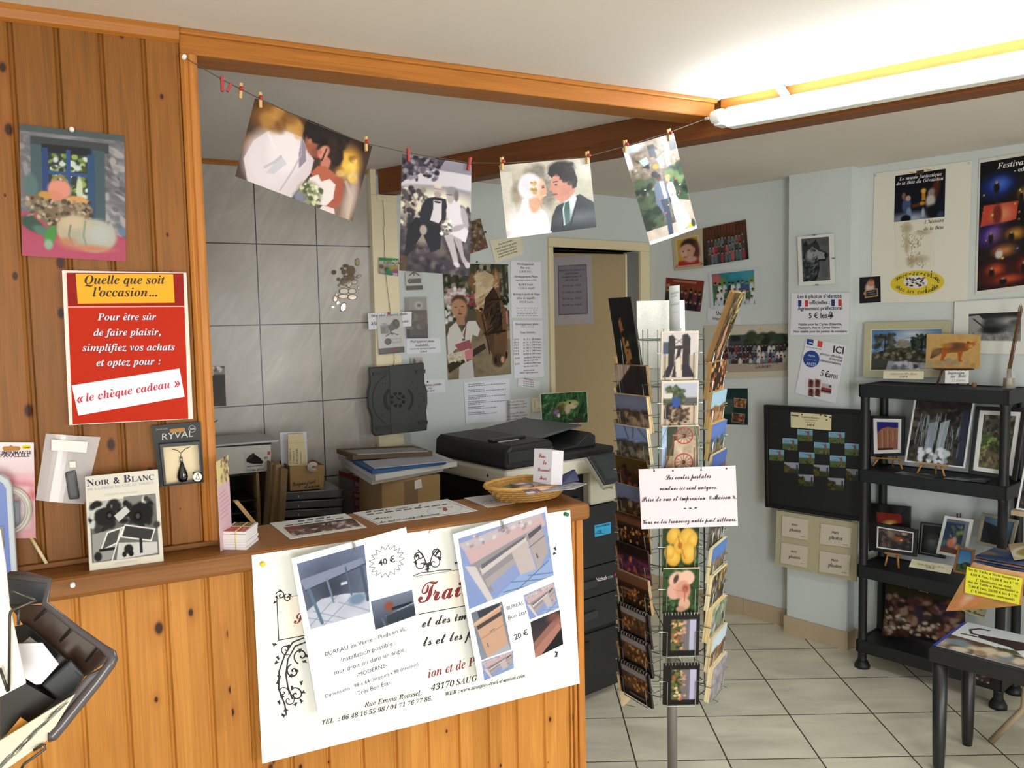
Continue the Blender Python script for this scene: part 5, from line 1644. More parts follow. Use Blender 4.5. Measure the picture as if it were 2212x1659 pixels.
for rg in (ring((1585, 1310), 88, 112, 2.3, 3.98, 14), ring((1600, 1310), 92, 108, -.85, .85, 14)):
	slabpart('side_vent', [rg], mat('#0d0e0e', .6), .008, .0095)
slabpart('cooling_slots', [ring((1590, 1310), 200, 206, 2.1, 4.2, 18)] + [ring((1590, 1310), 165, 176, a_, a_ + .05, 3) for a_ in (-.9, -.6, -.3, .3, .6, .9, 2.4, 3.9)], mat('#151616', .6), .008, .0092)
slabpart('centre_bar', [zz('A', (1518, 1050), (1642, 1040), (1660, 1565), (1535, 1578))], mat('#303231', .5), .008, .011)
slabpart('fan_hub', [ring(fc, 0, 34)], mat('#2a2c2b', .5), .011, .0118)
fl2 = slabpart('fan_slots', fl, mat('#0b0c0c', .7), .011, .0118)
for q in (((1392, 1098), (1518, 1088), (1518, 1118), (1394, 1128)), ((1728, 1080), (1800, 1074), (1800, 1104), (1730, 1108)), ((1415, 1525), (1535, 1512), (1538, 1538), (1420, 1550)), ((1745, 1480), (1818, 1474), (1818, 1502), (1748, 1506))):
	slabpart('latch', [zz('A', *q)], mat('#1a1b1b', .45), .008, .013)

# ================================================================== PAINTED WALL WITH THE DOOR
bq_ = lambda *p: zz('B', *p)
def redearth():
	return Pic(30, 46, '#8a7a66', '#7a5648', 61).sp(90, (0, 0, 1, 1), ['#6d5f4a', '#9a8a76', '#5a4a3a', '#8d5a4c', '#b5a693'], .08).frame(.04, '#e4e0da')
sheet('photo_print', 'small tilted print of reddish ground, half behind the seated couple print', 'photo', DP, zz('O', (860, 772), (1012, 728), (1086, 1003), (915, 1060)), redearth(), '#e8e4de', .004, .0008, GLOSS)
pushpin(DP(*z1('O', 1052, 858), .004), DW.n, '#1f5a44', 'dark green push pin at the edge of the reddish ground print', .005, .008)
s = sheet('note', 'tilted cream note about reprints from a paper photo, above the price lists', 'note', DP, zz('O', (1097, 938), (1378, 872), (1410, 1055), (1146, 1142)), None, '#e2ddc2', .003, .0008, PAPER)
for txt, x0, y0, x1, y1 in (('Pour les retirages', 1178, 978, 1306, 938), ('à partir de photo sur papier,', 1146, 1020, 1350, 958), ('il faut compter 0,50 € de', 1168, 1044, 1342, 990), ('numérisation par photo', 1180, 1068, 1346, 1014), ('en plus du prix du tirage.', 1180, 1094, 1358, 1036)):
	s.tx(txt, z1('O', x0, y0), z1('O', x1, y1), '#4a4a40', 'tb')
def horse():
	p = Pic(100, 172, '#4a4a38', '#6f6653', 63)
	p.sp(120, (0, 0, 1, .4), ['#2d3024', '#6a6b50', '#8d8a70', '#3c3f2e', '#a8a68f'], .035, .03)
	for x in (.08, .2, .52, .75, .92):
		p.l([(x, 0), (x + .02, .4)], .05, '#34332a', .8)
	p.b(0, .3, .2, .5, '#c9ccc4', .5).sp(30, (0, .28, .2, .5), ['#e8e8e2', '#3d3d33'], .03)
	p.p([(0, .62), (1, .5), (1, 1), (0, 1)], '#8d7f66').n(.2, 10, 20, (0, .5, 1, 1)).e(.88, .85, .2, .1, '#a39678', .5)
	p.p([(.8, .5), (1, .48), (1, .56), (.8, .58)], '#7a6a4c').p([(.82, .62), (1, .6), (1, .67), (.82, .68)], '#b5a27a').b(.9, .42, .97, .54, '#d98a90').e(.93, .35, .1, .06, '#3c3c36', .4).sp(26, (.84, .3, 1, .4), ['#2b2b26', '#d8d8d0', '#1c1c1a'], .03)
	# horse
	p.p([(.42, .12), (.5, .06), (.62, .09), (.72, .09), (.78, .03), (.83, .1), (.86, .3), (.94, .42), (.95, .62), (.92, .86), (.82, .93), (.72, .9), (.66, .74), (.56, .6), (.48, .5), (.44, .36)], '#7a5a3e')
	p.p([(.36, .18), (.42, .08), (.5, .1), (.56, .2), (.46, .24)], '#8a6546').p([(.76, .16), (.8, .03), (.86, .12), (.84, .22)], '#a87852').p([(.78, .14), (.8, .06), (.83, .13)], '#c79a74')
	p.p([(.48, .2), (.52, .1), (.62, .06), (.76, .1), (.8, .2), (.72, .24), (.66, .3), (.62, .4), (.52, .42), (.46, .34)], '#cdb28c').sp(40, (.48, .08, .78, .4), ['#e3cfae', '#b3946c', '#d9c19b'], .02, .04)
	p.p([(.58, .42), (.62, .3), (.76, .2), (.84, .3), (.88, .6), (.8, .64), (.7, .56), (.62, .5)], '#3b2a20').p([(.62, .5), (.68, .42), (.74, .62), (.74, .84), (.66, .76)], '#5d4330')
	p.sp(26, (.64, .3, .86, .6), ['#2a1d16', '#4d3828', '#1c1410'], .012, .07).e(.55, .4, .03, .012, '#1a120d', .2)
	p.l([(.6, .62), (.92, .6)], .035, '#2a1a12').l([(.56, .45), (.62, .65), (.66, .8)], .02, '#34231a').e(.83, .75, .1, .1, '#6d5038', .5).e(.79, .86, .09, .06, '#4c392c', .3).e(.86, .86, .03, .03, '#d8a48a', .2).e(.75, .86, .018, .03, '#1e1512', .3).e(.93, .82, .018, .03, '#1e1512', .3)
	# girl
	p.e(.2, .3, .17, .07, '#e9dfe0', .2).sp(30, (.04, .22, .36, .34), ['#f2eaea', '#d6b8be', '#ffffff', '#c9a3aa'], .028, .016).sp(12, (.3, .28, .46, .36), ['#8d3340', '#5c7a46', '#b54c58'], .022)
	p.e(.22, .33, .12, .06, '#5a4030', .2).e(.21, .39, .115, .085, '#c99a7c', .12).e(.27, .4, .06, .07, '#c8926e', .4).b(.14, .375, .19, .38, '#2c1c14').b(.24, .37, .29, .375, '#2c1c14').e(.225, .435, .035, .007, '#8d4a40', .3).e(.215, .41, .012, .015, '#a87858', .4).p([(.17, .45), (.28, .45), (.3, .53), (.17, .53)], '#bb8a6c')
	p.p([(.02, .62), (.06, .55), (.16, .5), (.24, .6), (.34, .5), (.46, .5), (.52, .58), (.48, .64), (.4, .62), (.36, .72), (.12, .74), (.02, .84)], '#e4e0da').p([(.2, .52), (.26, .62), (.32, .51), (.28, .66)], '#9a5f4a').e(.26, .66, .025, .01, '#4a6a58', .3)
	p.p([(.12, .7), (.36, .66), (.38, .74), (.22, .78)], '#a8606a').p([(.18, .88), (.38, .84), (.4, 1), (.16, 1)], '#d8d4d0')
	p.p([(.0, .87), (.58, .7), (.6, .75), (.02, .94)], '#3d342a').p([(.0, .78), (.2, .76), (.34, .74), (.38, .8), (.3, .83), (.02, .85)], '#dcd0b8').sp(24, (.02, .78, .3, .85), ['#f0e6d0', '#b8a888'], .014).p([(.27, .76), (.4, .74), (.39, .83), (.28, .84)], '#d98a96')
	return p
s = sheet('poster', 'poster of a girl in white with a flower crown beside a brown horse', 'poster', DP, zz('B', (728, 118), (1313, 130), (1345, 1110), (780, 1165)), horse(), '#dcd9d2', .004, .0012, GLOSS)
pushpin(DP(*z1('B', 1308, 136), .005), DW.n, '#3a3a38', 'dark push pin at the top right corner of the horse poster', .004, .006)
pushpin(DP(*z1('B', 1035, 108), .002), DW.n, '#4a4a48', 'dark push pin in the wall just above the horse poster', .004, .006)
s = sheet('price_list', 'white price list about developing film, right of the horse poster', 'price list', DP, zz('B', (1340, 100), (1610, 106), (1622, 612), (1346, 606)), None, '#e4e5ee', .003, .0008, PAPER, 'price lists by the door')
for txt, x0, y0, x1, y1, st, c in (('Développement', 1400, 135, 1548, 137, 'tb', '#36363c'), ('film seul :', 1428, 168, 1520, 170, 'tb', '#36363c'), ('6.50 € TTC.', 1420, 203, 1530, 205, 'tb', '#77777e'), ('Développement Photo', 1374, 248, 1582, 248, 'tb', '#36363c'), ('argentique couleur et N/B :', 1384, 276, 1576, 276, 'tb', '#5a5a60'), ('13.90 € l’unité', 1412, 320, 1542, 318, 'tb', '#5a5a60'), ('+ 5.50 le négatif', 1408, 352, 1556, 350, 'tb', '#77777e'), ('Retirage à partir de Diapo', 1362, 405, 1602, 405, 'tb', '#36363c'), ('et/ou de négatifs :', 1398, 440, 1568, 440, 'tb', '#36363c'), ('0.95 € l’unité.', 1422, 475, 1546, 474, 'tb', '#77777e')):
	s.tx(txt, z1('B', x0, y0), z1('B', x1, y1), c, st)
for i in range(5):
	greek(s, z1('B', 1392 + (i * 7) % 13, 524 + i * 17), z1('B', 1588 - (i * 5) % 17, 524 + i * 17), 1.4, '#9a9aa2', 7, i)
s.ln(bq_((1412, 305), (1425, 318)), .003, '#1f1f24')
s = sheet('price_list', 'white price list with a column of print quantities, right of the horse poster', 'price list', DP, zz('B', (1356, 634), (1625, 633), (1638, 1134), (1372, 1150)), None, '#e4e5ee', .003, .0008, PAPER, 'price lists by the door')
s.tx('Développement photo :', z1('B', 1382, 674), z1('B', 1600, 672), '#36363c', 'tb')
s.tx('10x15 cm / 20 x 15 cm', z1('B', 1436, 694), z1('B', 1548, 693), '#77777e', 'tb')
s.tx('Tirage Numérique :', z1('B', 1426, 746), z1('B', 1564, 742), '#4a4a50', 'tb')
s.ln(bq_((1426, 750), (1564, 746)), .0006, '#4a4a50')
for i, (pr, de_) in enumerate((('0.37 €', 'de  1  à  50 tirages.'), ('0.35 €', 'de  51  à  250 tirages.'), ('0.32 €', 'de  251  à  500 tirages.'), ('0.30 €', 'de  501  à  750 tirages.'), ('0.28 €', 'de  751  à  1000 tirages.'), ('0.26 €', 'au-delà de 1001 tirages.'))):
	y = 810 + i * 25.5
	s.tx(pr, z1('B', 1370, y), z1('B', 1413, y - 1), '#5a5a60', 'tb')
	s.tx(de_, z1('B', 1454, y), z1('B', 1616, y - 7), '#4a4a50', 'tb')
for txt, y in (('au-delà de 500 tirages', 972), ('(en une seule fois)', 997), ('au-delà de 1000 tirages', 1022), ('(en une seule fois)', 1050)):
	s.tx(txt, z1('B', 1460, y), z1('B', 1612 if 'au' in txt else 1584, y - 7), '#4a4a50', 'tb')
for y in (978, 1030):
	s.tx('0.19 €', z1('B', 1378, y), z1('B', 1420, y - 3), '#2a2a30', 'tb')
s.tx('Numérisation :', z1('B', 1454, 1085), z1('B', 1558, 1081), '#4a4a50', 'tb')
s.tx('0.90 € / photo numérisée', z1('B', 1424, 1108), z1('B', 1588, 1100), '#4a4a50', 'tb')
s = sheet('note', 'small tilted white note with three lines, below the quantity price list', 'note', DP, zz('B', (1410, 1150), (1602, 1180), (1590, 1262), (1402, 1214)), None, '#e0e1e8', .003, .0008, PAPER)
for i, (txt, c) in enumerate((('NOUVEAU !', '#8e3a3a'), ('13x18 cm : 2,00 €', '#5a5a60'), ('15 x 21 cm : 5,00 €', '#5a5a60'), ('40 x 50 cm : 20,00 €', '#3a3a40'))):
	s.tx(txt, z1('B', 1460 - (i > 0) * 8, 1160 + i * 19), z1('B', 1545, 1174 + i * 19), c, 'tb')
s = sheet('price_list', 'white sheet of photocopy prices in six paragraphs, above the photocopier', 'price list', DP, zz('B', (920, 1186), (1330, 1148), (1335, 1530), (938, 1560)), None, '#dde0ea', .003, .0008, PAPER, 'price lists by the door')
for i, (h_, n_) in enumerate((('Photocopies N/B format A4 :', 1), ('Photocopies N/B format A3 :', 1), ('Photocopies Couleurs format A4 :', 2), ('Photocopies Couleurs format A3 :', 2), ('Plastification format A4 :', 1), ('Plastification format A3 :', 1))):
	y = 1212 + i * 51
	s.tx(h_, z1('B', 960, y), z1('B', 1108 + (i in (2, 3)) * 20, y - 13), '#2e2e36', 'tb')
	for j in range(n_):
		greek(s, z1('B', 960, y + 14 + j * 13), z1('B', (1296 if i < 4 else 1216) - j * 230, y + 14 + j * 13 - (28 if i < 4 else 21) + j * 19), 1.4, '#6a6a74', 16 - j * 11, i + j)
s = sheet('price_list', 'small white list of poster prices beside the light switch', 'price list', DP, zz('B', (1300, 1345), (1502, 1328), (1505, 1530), (1302, 1540)), None, '#e0e1e8', .003, .0008, PAPER, 'price lists by the door')
for txt, x0, y0, x1, y1 in (('Posters 29 x 44 cm', 1334, 1370, 1462, 1360), ('Série « Saugues » : 8.00 €', 1312, 1396, 1484, 1382), ('« Personnalisé » : 13.00 €', 1314, 1422, 1484, 1408), ('Posters 40 x 60 cm', 1336, 1472, 1462, 1460), ('Série « Saugues » : 12.50 €', 1310, 1500, 1490, 1484), ('« Personnalisé » : 20.00 €', 1314, 1526, 1486, 1508)):
	s.tx(txt, z1('B', x0, y0), z1('B', x1, y1), '#6a6a70', 'tb')
# light switch
t = thing('light_switch', 'cream light switch on the painted wall beside the door', 'light switch', Matrix.Translation(DP(*z1('B', 1560, 1450), 0)))
mb = MB()
sq = [DP(*p, 0) for p in bq_((1520, 1325), (1605, 1320), (1605, 1446), (1523, 1452))]
mb.hexa(sq, [p + DW.n * .011 for p in sq])
mb.build('plate', mat('#e6ddc0', .4), parent=t, bev=.003)
mb = MB()
sq = [DP(*p, .011) for p in bq_((1552, 1352), (1604, 1348), (1604, 1412), (1554, 1416))]
mb.hexa(sq, [p + DW.n * .006 for p in sq])
mb.build('rocker', mat('#efe8d0', .4), parent=t, bev=.002)
# notice on the door leaf
s = sheet('door_notice', 'lilac-grey notice with an ornate border pinned on the door', 'notice', LEAF, bq_((1712, 66), (2064, 40), (2085, 656), (1716, 676)), None, '#aaa2a6', .002, .0008, PAPER)
bp = s.part('bordered_panel', bq_((1762, 142), (2020, 126), (2034, 574), (1770, 586)), None, '#827c86', .0002, .0003)
bp.ln(bq_((1766, 148), (2016, 132), (2030, 568), (1774, 580)), .004, '#55505c', closed=True)
for txt, x0, y0, x1, y1 in (('Imprimez vos photos* en', 1776, 192, 2004, 182), ('grand format', 1828, 220, 1948, 214), ("Jusqu'au format A2", 1800, 250, 1976, 240), ('(40 x 60 cm)', 1830, 280, 1944, 272), ('20 x 25 cm : 7,00 €', 1806, 330, 1968, 322), ('24 x 30,5 cm : 9,00 €', 1804, 388, 1974, 380), ('30 x 40 cm : 15,00 €', 1804, 446, 1976, 438), ('40 x 60 cm : 25,00 €', 1804, 502, 1976, 494)):
	bp.tx(txt, z1('B', x0, y0), z1('B', x1, y1), '#3c3640', 'tb')
pushpin(LEAF(*z1('B', 1716, 76), .003), LEAF.n, '#4a4440', 'dark push pin at the top left corner of the door notice', .004, .006)
# ================================================================== BEHIND THE COUNTER: DESK AND WHAT LIES ON IT
DZ = 0.84
tf = TW.frame()
t = thing('work_desk', 'brown wooden desk against the tiled wall behind the counter', 'desk', TW.frame(-.6, .3, 0))
mb = MB(tf)
mb.box(-1.7, .15, -.76, -.10, DZ - .03, DZ)
mb.build('desktop', mat('#6d5436', .5, vary=.25, bscale=8), parent=t, bev=.003)
for a_ in (-1.68, .09):
	for y_ in (-.74, -.16):
		mb = MB(tf)
		mb.box(a_, a_ + .05, y_, y_ + .05, 0, DZ - .03)
		mb.build('leg', mat('#4f3c26', .5), parent=t)
M_CARD = mat('#8d7350', .8, vary=.12, bscale=20)
def boxq(pl, off, q, depth, bottom=None):
	"""front face seen at q on the plane pl at off, solid going back by depth; bottom: drop lower edge to that height"""
	P = [pl(x, y, off) for x, y in q]
	if bottom is not None:
		P[2] = Vector((P[2].x, P[2].y, bottom))
		P[3] = Vector((P[3].x, P[3].y, bottom))
	B = [p - pl.n * depth for p in P]
	return P, B
def solid(mbx, P, B):
	mbx.hexa([B[3], B[2], P[2], P[3]], [B[0], B[1], P[1], P[0]])
	return mbx
# black organiser under the shoe box
so = .34
P, B = boxq(TW, so, zz('C', (60, 556), (545, 528), (545, 860), (60, 860)), .26, DZ)
t = thing('organiser', 'dark open organiser box under the white shoe box', 'organiser', Matrix.Translation(P[3]))
w_ = (P[1] - P[0])
zt = min(P[0].z, P[1].z) - .002
def obox(mbx, f0, f1, d0, d1, z0, z1):
	b = [P[3] + w_ * f + -TW.n * d for f, d in ((f0, d0), (f1, d0), (f1, d1), (f0, d1))]
	mbx.hexa([(q.x, q.y, z0) for q in b], [(q.x, q.y, z1) for q in b])
mb = MB()
obox(mb, 0, .05, 0, .26, DZ, zt); obox(mb, 0, 1, .25, .26, DZ, zt); obox(mb, 0, 1, 0, .26, zt - .006, zt); obox(mb, 0, 1, 0, .26, DZ, DZ + .006)
mb.build('carcass', M_BLACKM, parent=t)
mb = MB()
obox(mb, .95, 1, 0, .26, DZ, zt)
mb.build('cardboard_side', M_CARD, parent=t)
for z_ in (DZ + .055, DZ + .10):
	mb = MB()
	obox(mb, .05, .95, .01, .25, z_, z_ + .004)
	mb.build('shelf', mat('#2a2a2b', .6), parent=t)
# shoe box
P, B = boxq(TW, so, zz('C', (20, 342), (630, 306), (630, 522), (20, 562)), .2)
zb = max(zt + .002, 0)
for p in (P[2], P[3], B[2], B[3]):
	p.z = zb
t = thing('shoe_box', 'white shoe box with a dark shoe on its label, lid ajar, on the desk', 'shoe box', Matrix.Translation(P[3]))
M_SBOX = mat('#b9b8b0', .7)
mb = MB()
solid(mb, P, B)
mb.build('carton', M_SBOX, parent=t)
mb = MB()
mb.hexa([P[0] + Vector((0, 0, .001)), P[1] + Vector((0, 0, .001)), B[1] + Vector((0, 0, .001)), B[0] + Vector((0, 0, .001))], [P[0] + Vector((0, 0, .012)), P[1] + Vector((0, 0, .012)) + TW.e * .005, B[1] + Vector((0, 0, .012)), B[0] + Vector((0, 0, .012))])
mb.build('gap_shade', mat('#262321', .8), parent=t)  # dark slab stands for the shade in the slit under the lid
lidq = [TW(*z1('C', 60, 322), so), TW(*z1('C', 690, 272), so + .02), TW(*z1('C', 590, 224), so - .12), TW(*z1('C', 520, 212), so - .2), TW(*z1('C', 60, 250), so - .2)]
mb = MB()
mb.hexa([p - Vector((0, 0, .005)) for p in lidq], [p + Vector((0, 0, .002)) for p in lidq])
mb.build('lid', mat('#b2b3b6', .7), parent=t)
def shoelabel():
	p = Pic(56, 42, '#c6c5c0', '#c2c1bb', 71)
	p.p([(.08, .3), (.2, .14), (.34, .04), (.44, .16), (.62, .34), (.72, .52), (.66, .62), (.3, .58), (.08, .46)], '#231c1b').p([(.1, .3), (.32, .06), (.4, .16), (.2, .36)], '#3a3231').b(.88, .02, .98, .18, '#c8443c')
	p.l([(.1, .7), (.66, .68)], .03, '#5a5856').b(.1, .84, .74, .93, '#4a4848').sp(30, (.1, .83, .74, .94), ['#c2c1bb'], .012, .05).b(.86, .5, .95, .88, '#565452').l([(.86, .62), (.95, .6)], .03, '#c2c1bb').l([(.86, .75), (.95, .73)], .03, '#c2c1bb')
	return p
o = grid_mesh('label', [TW(*z1('C', *p), so + .0005) for p in ((412, 376), (626, 360), (628, 522), (414, 538))], TW.n, shoelabel(), '#c6c5c0', .0006, PAPER, t)
bx = Sheet(TW, so + .0005, .0006)
bx.o = t
LET.append(bx)
bx.tx('40', z1('C', 572, 428), z1('C', 604, 425), '#3a3836', 'b')
# upright cardboard sheets
for i, (qq, lab) in enumerate(((((632, 450), (672, 470), (640, 905), (590, 880)), 'flattened cardboard standing on the desk, right against the shoe box'),
                               (((672, 474), (715, 470), (690, 930), (634, 912)), 'flattened cardboard standing on the desk, middle of the three'),
                               (((716, 500), (770, 512), (735, 940), (690, 935)), 'flattened cardboard standing on the desk, beside the handwritten box'))):
	P, B = boxq(TW, .40 + .03 * i, zz('C', *qq), .24, DZ)
	mb = MB()
	solid(mb, P, B)
	tag(mb.build('cardboard_sheet', mat(('#77603f', '#8a6f49', '#6d5637')[i], .8)), lab, 'cardboard', 'cardboard sheets on the desk')
# stack of clear drawers
ts = thing('drawer_stack', 'stack of clear grey plastic drawers on the desk under the handwritten box', 'drawers', TW.frame(-.2, .4, DZ))
M_TRAY = mat('#4a4d52', .2, 0, .6)
for i, (y0, y1) in enumerate(((690, 762), (768, 835), (840, 905), (910, 985))):
	P, B = boxq(TW, .40, zz('C', (738, y0 + 12), (1225, y0 - 16), (1215, y1 - 20), (736, y1 + 6)), .25)
	if P[0].z < DZ + .03:
		continue
	for p in P[2:] + B[2:]:
		p.z = max(p.z, DZ + .003)
	mb = MB()
	solid(mb, P, B)
	d_ = mb.build('drawer', M_TRAY, parent=ts, bev=.004)
	mb = MB()
	c_ = [TW(*z1('C', *p), .402) for p in ((850, y0 + 36), (858, y0 + 36), (858, y0 + 52), (850, y0 + 52))]
	mb.hexa(c_, [p + TW.n * .004 for p in c_])
	mb.build('handle', mat('#b9bcc0', .3), parent=d_)
	mb = MB()
	r_ = [TW(*z1('C', *p), .4005) for p in ((738, y0 + 16), (1225, y0 - 12))]
	mb.tube([r_[0], r_[1]], .0016, 6)
	mb.build('rim', mat('#8d9196', .25), parent=d_)
# handwritten box
P, B = boxq(TW, .39, zz('C', (785, 486), (1072, 474), (1062, 666), (790, 692)), .16)
t = thing('small_carton', 'small brown open carton with black handwriting on top of the clear drawers', 'box', Matrix.Translation(P[3]))
mb = MB()
for i_, j_ in ((0, 1), (1, 2), (2, 3), (3, 0)):
	q4 = [P[3], P[2], B[2], B[3]]
	u4 = [P[0], P[1], B[1], B[0]]
	c0_ = sum(q4, Vector()) / 4
	ins = lambda p: p + (Vector((c0_.x, c0_.y, p.z)) - p) * .05
	mb.hexa([q4[i_], q4[j_], ins(q4[j_]), ins(q4[i_])], [u4[i_], u4[j_], ins(u4[j_]), ins(u4[i_])])
mb.hexa([P[3], P[2], B[2], B[3]], [p + Vector((0, 0, .003)) for p in (P[3], P[2], B[2], B[3])])
mb.build('carton', mat('#8f7247', .8, vary=.1, bscale=15), parent=t)
bx = Sheet(TW, .39, .0006)
bx.o = t
LET.append(bx)
bx.tx('Saugues trait', z1('C', 806, 650), z1('C', 1000, 622), '#1f1a14', 'sc', 1.5)
bx.tx("d'union", z1('C', 908, 668), z1('C', 1030, 656), '#1f1a14', 'sc', 1.5)
s = sheet('white_card', 'white card standing upright in the handwritten carton', 'card', TW, zz('C', (704, 206), (922, 200), (934, 540), (720, 545)), None, '#c4c6ce', .30, .001, PAPER)
s = sheet('beige_envelope', 'beige envelope with sideways print standing in the handwritten carton', 'envelope', TW, zz('C', (768, 222), (895, 214), (938, 560), (778, 565)), None, '#c2b590', .34, .002, PAPER)
s.ln(zz('C', (762, 296), (930, 288)), .001, '#9a8d6a')
for i, tx_ in enumerate(('« Saugues »', '17.00 € les 2', 'Livraison', 'Recommandés »')):
	x = 795 + i * 29
	s.tx(tx_, z1('C', x, 465), z1('C', x - 3, 340 + (i % 2) * 20), '#4c4838', 'tb')
mb = MB()
ctr = TW(*z1('C', 975, 490), .405)
for k_ in range(3):
	mb.tube([ctr + TW.e * (r_ * math.cos(a_)) + Vector((0, 0, r_ * .9 * math.sin(a_))) + TW.n * (.004 * k_) for r_, a_ in [(.017 - .0035 * k_, a_) for a_ in np.linspace(.3, 5.6, 14)]], .0055 - .001 * k_, 7)
tag(mb.build('white_cloth', mat('#a9a49c', .8)), 'curled end of a white cloth hanging over the handwritten carton', 'cloth')
# red and grey patterned bag
def redbag():
	p = Pic(44, 40, '#5d5b5c', '#6a6869', 73)
	p.b(.0, 0, 1, .12, '#6a2a30').sp(0, (0, 0, 1, 1), ['#000'], .1)
	for x, y, w, h in ((.3, .15, .12, .1), (.35, .3, .1, .1), (.28, .45, .14, .1), (.5, .3, .12, .14), (.3, .6, .1, .16), (.45, .5, .1, .12), (.62, .4, .12, .1), (.64, .56, .12, .12), (.5, .7, .1, .16), (.7, .72, .14, .14), (.32, .82, .12, .14)):
		p.b(x - .03, y - .03, x + w + .03, y + h + .03, '#7d2630').b(x, y, x + w, y + h, '#757375')
	p.b(.86, 0, 1, 1, '#5a2229')
	return p
P4 = [TW(*z1('C', *p), o_) for p, o_ in (((1190, 520), .30), ((1542, 630), .36), ((1530, 850), .36), ((1195, 870), .30))]
P4[2].z = P4[3].z = DZ
o = grid_mesh('patterned_bag', P4, (TW.n), redbag(), '#5a2a30', .002, PAPER, None, .05)
tag(o, 'dull red and grey patterned bag bulging between drawers and cardboard box', 'bag')
# cardboard box carrying the paper stack
co = .70
fcn = TW(*z1('C', 1462, 638), co)
zs = fcn.z
P, B = boxq(TW, co - .05, zz('C', (1546, 648), (2022, 560), (2022, 790), (1540, 830)), .26, DZ)
for p in (P[0], P[1], B[0], B[1]):
	p.z = zs - .001
t = thing('cardboard_box', 'brown cardboard box with brown tape, under the stack of papers', 'box', Matrix.Translation(P[3]))
mb = MB()
solid(mb, P, B)
mb.build('carton', mat('#94794f', .8, vary=.1, bscale=12), parent=t)
for nm, q_, c_, l_ in (('tape', ((1728, 612), (1838, 590), (1842, 800), (1730, 815)), '#6d5435', .0006), ('sticker', ((1815, 604), (1868, 590), (1876, 660), (1816, 676)), '#cfcbc0', .001)):
	mb = MB()
	c4 = [TW(*z1('C', *p), co - .05 + l_) for p in q_]
	mb.hexa([p - TW.n * .0004 for p in c4], c4)
	mb.build(nm, mat(c_, .5), parent=t)
def layer(name, lab, cat, z0, th, A, Bq, D, colr, group=None, m=None):
	a_, b_, d_ = at_z(*z1('C', *A), z0), at_z(*z1('C', *Bq), z0), at_z(*z1('C', *D), z0)
	q4 = [a_, b_, b_ + d_ - a_, d_]
	mb = MB()
	mb.hexa(q4, [p + Vector((0, 0, th)) for p in q4])
	return tag(mb.build(name, m or mat(colr, .7)), lab, cat, group)
G = 'paper stack on the cardboard box'
layer('paper_ream', 'thick white paper ream at the bottom of the stack on the cardboard box', 'paper', zs, .016, (1462, 638), (2050, 528), (1206, 476), '#b4b2ae', G)
layer('white_album', 'wide white album second from the bottom of the paper stack', 'album', zs + .0165, .02, (1492, 606), (2165, 486), (1185, 425), '#c1c0bd', G)
layer('blue_folder', 'blue cardboard folder in the middle of the paper stack', 'folder', zs + .037, .013, (1466, 552), (2075, 470), (1305, 462), '#27507f', G)
layer('white_paper', 'loose white sheets on the blue folder in the paper stack', 'paper', zs + .0505, .003, (1480, 506), (2088, 448), (1388, 448), '#a9abb8', G)
layer('brown_envelope', 'open brown envelope near the top of the paper stack', 'envelope', zs + .054, .018, (1305, 432), (1962, 400), (1172, 378), '#5a4a30', G)
layer('grey_sheet', 'pale grey sheet lying on top of the paper stack', 'paper', zs + .0725, .004, (1345, 392), (1930, 366), (1240, 362), '#8f8f8e', G)

# ================================================================== PHOTOCOPIER
FP = DW.shift(.837)
df = DW.frame()
YF = -.837
aR = .125
aL = aR - .60
cpm = DW.frame((aL + aR) / 2, .53, 0)
t = thing('photocopier', 'large black and cream office photocopier behind the counter end', 'photocopier', cpm)
M_CB = mat('#17191b', .5)
M_CB2 = mat('#24272a', .42)
M_CW = mat('#d6d4c4', .45)
zc_ = lambda x, y: FP(x, y).z
ztop = .825
mb = MB(df)
mb.box(aL, aR - .004, YF + .012, -.2, .03, ztop)
mb.build('cabinet', M_CB, parent=t, bev=.006)
mb = MB(df)
mb.box(aL - .002, aR - .006, YF - .004, YF + .012, .575, ztop)
mb.build('front_door', M_CB2, parent=t, bev=.004)
for z0, z1_ in ((.445, .57), (.31, .44)):
	mb = MB(df)
	mb.box(aL, aR - .006, YF - .002, YF + .012, z0, z1_)
	dr = mb.build('paper_drawer', M_CB2, parent=t, bev=.003)
	mb = MB(df)
	mb.box(aR - .34, aR - .14, YF - .016, YF - .002, (z0 + z1_) / 2 - .022, (z0 + z1_) / 2 + .012)
	mb.build('drawer_handle', mat('#303336', .4), parent=dr, bev=.006)
mb = MB(df)
mb.box(aL, aR - .006, YF, YF + .012, .03, .29)
mb.build('lower_door', M_CB, parent=t, bev=.003)
mb = MB(df)
mb.box(aR - .32, aR - .18, YF - .008, YF, .225, .262)
mb.build('grip', mat('#0c0d0e', .5), parent=t, bev=.004)
# right cream column with the control panel, black paper outlet
mb = MB(df)
mb.box(aR - .155, aR, YF + .006, -.2, ztop + .002, .985)
mb.build('right_column', M_CW, parent=t, bev=.012)
mb = MB(df)
mb.box(aL + .01, aR - .155, YF + .05, -.2, ztop + .002, .965)
mb.build('paper_outlet', mat('#08090a', .6), parent=t)
mb = MB(df)
mb.box(aL + .05, aR - .2, YF + .02, YF + .1, ztop + .03, ztop + .045)
mb.build('outlet_tray', M_CB2, parent=t, bev=.004)
mb = MB(df)
mb.box(aL, aR, YF, -.2, .968, 1.033)
mb.build('scanner_body', M_CW, parent=t, bev=.014)
mb = MB(df)
for i in range(2):
	mb.tube([(aL - .001, YF + .12 + .26 * i, 1.0), (aL + .004, YF + .12 + .26 * i, 1.0)], .006, 10)
mb.build('screw_caps', mat('#3a3832', .5), parent=t)
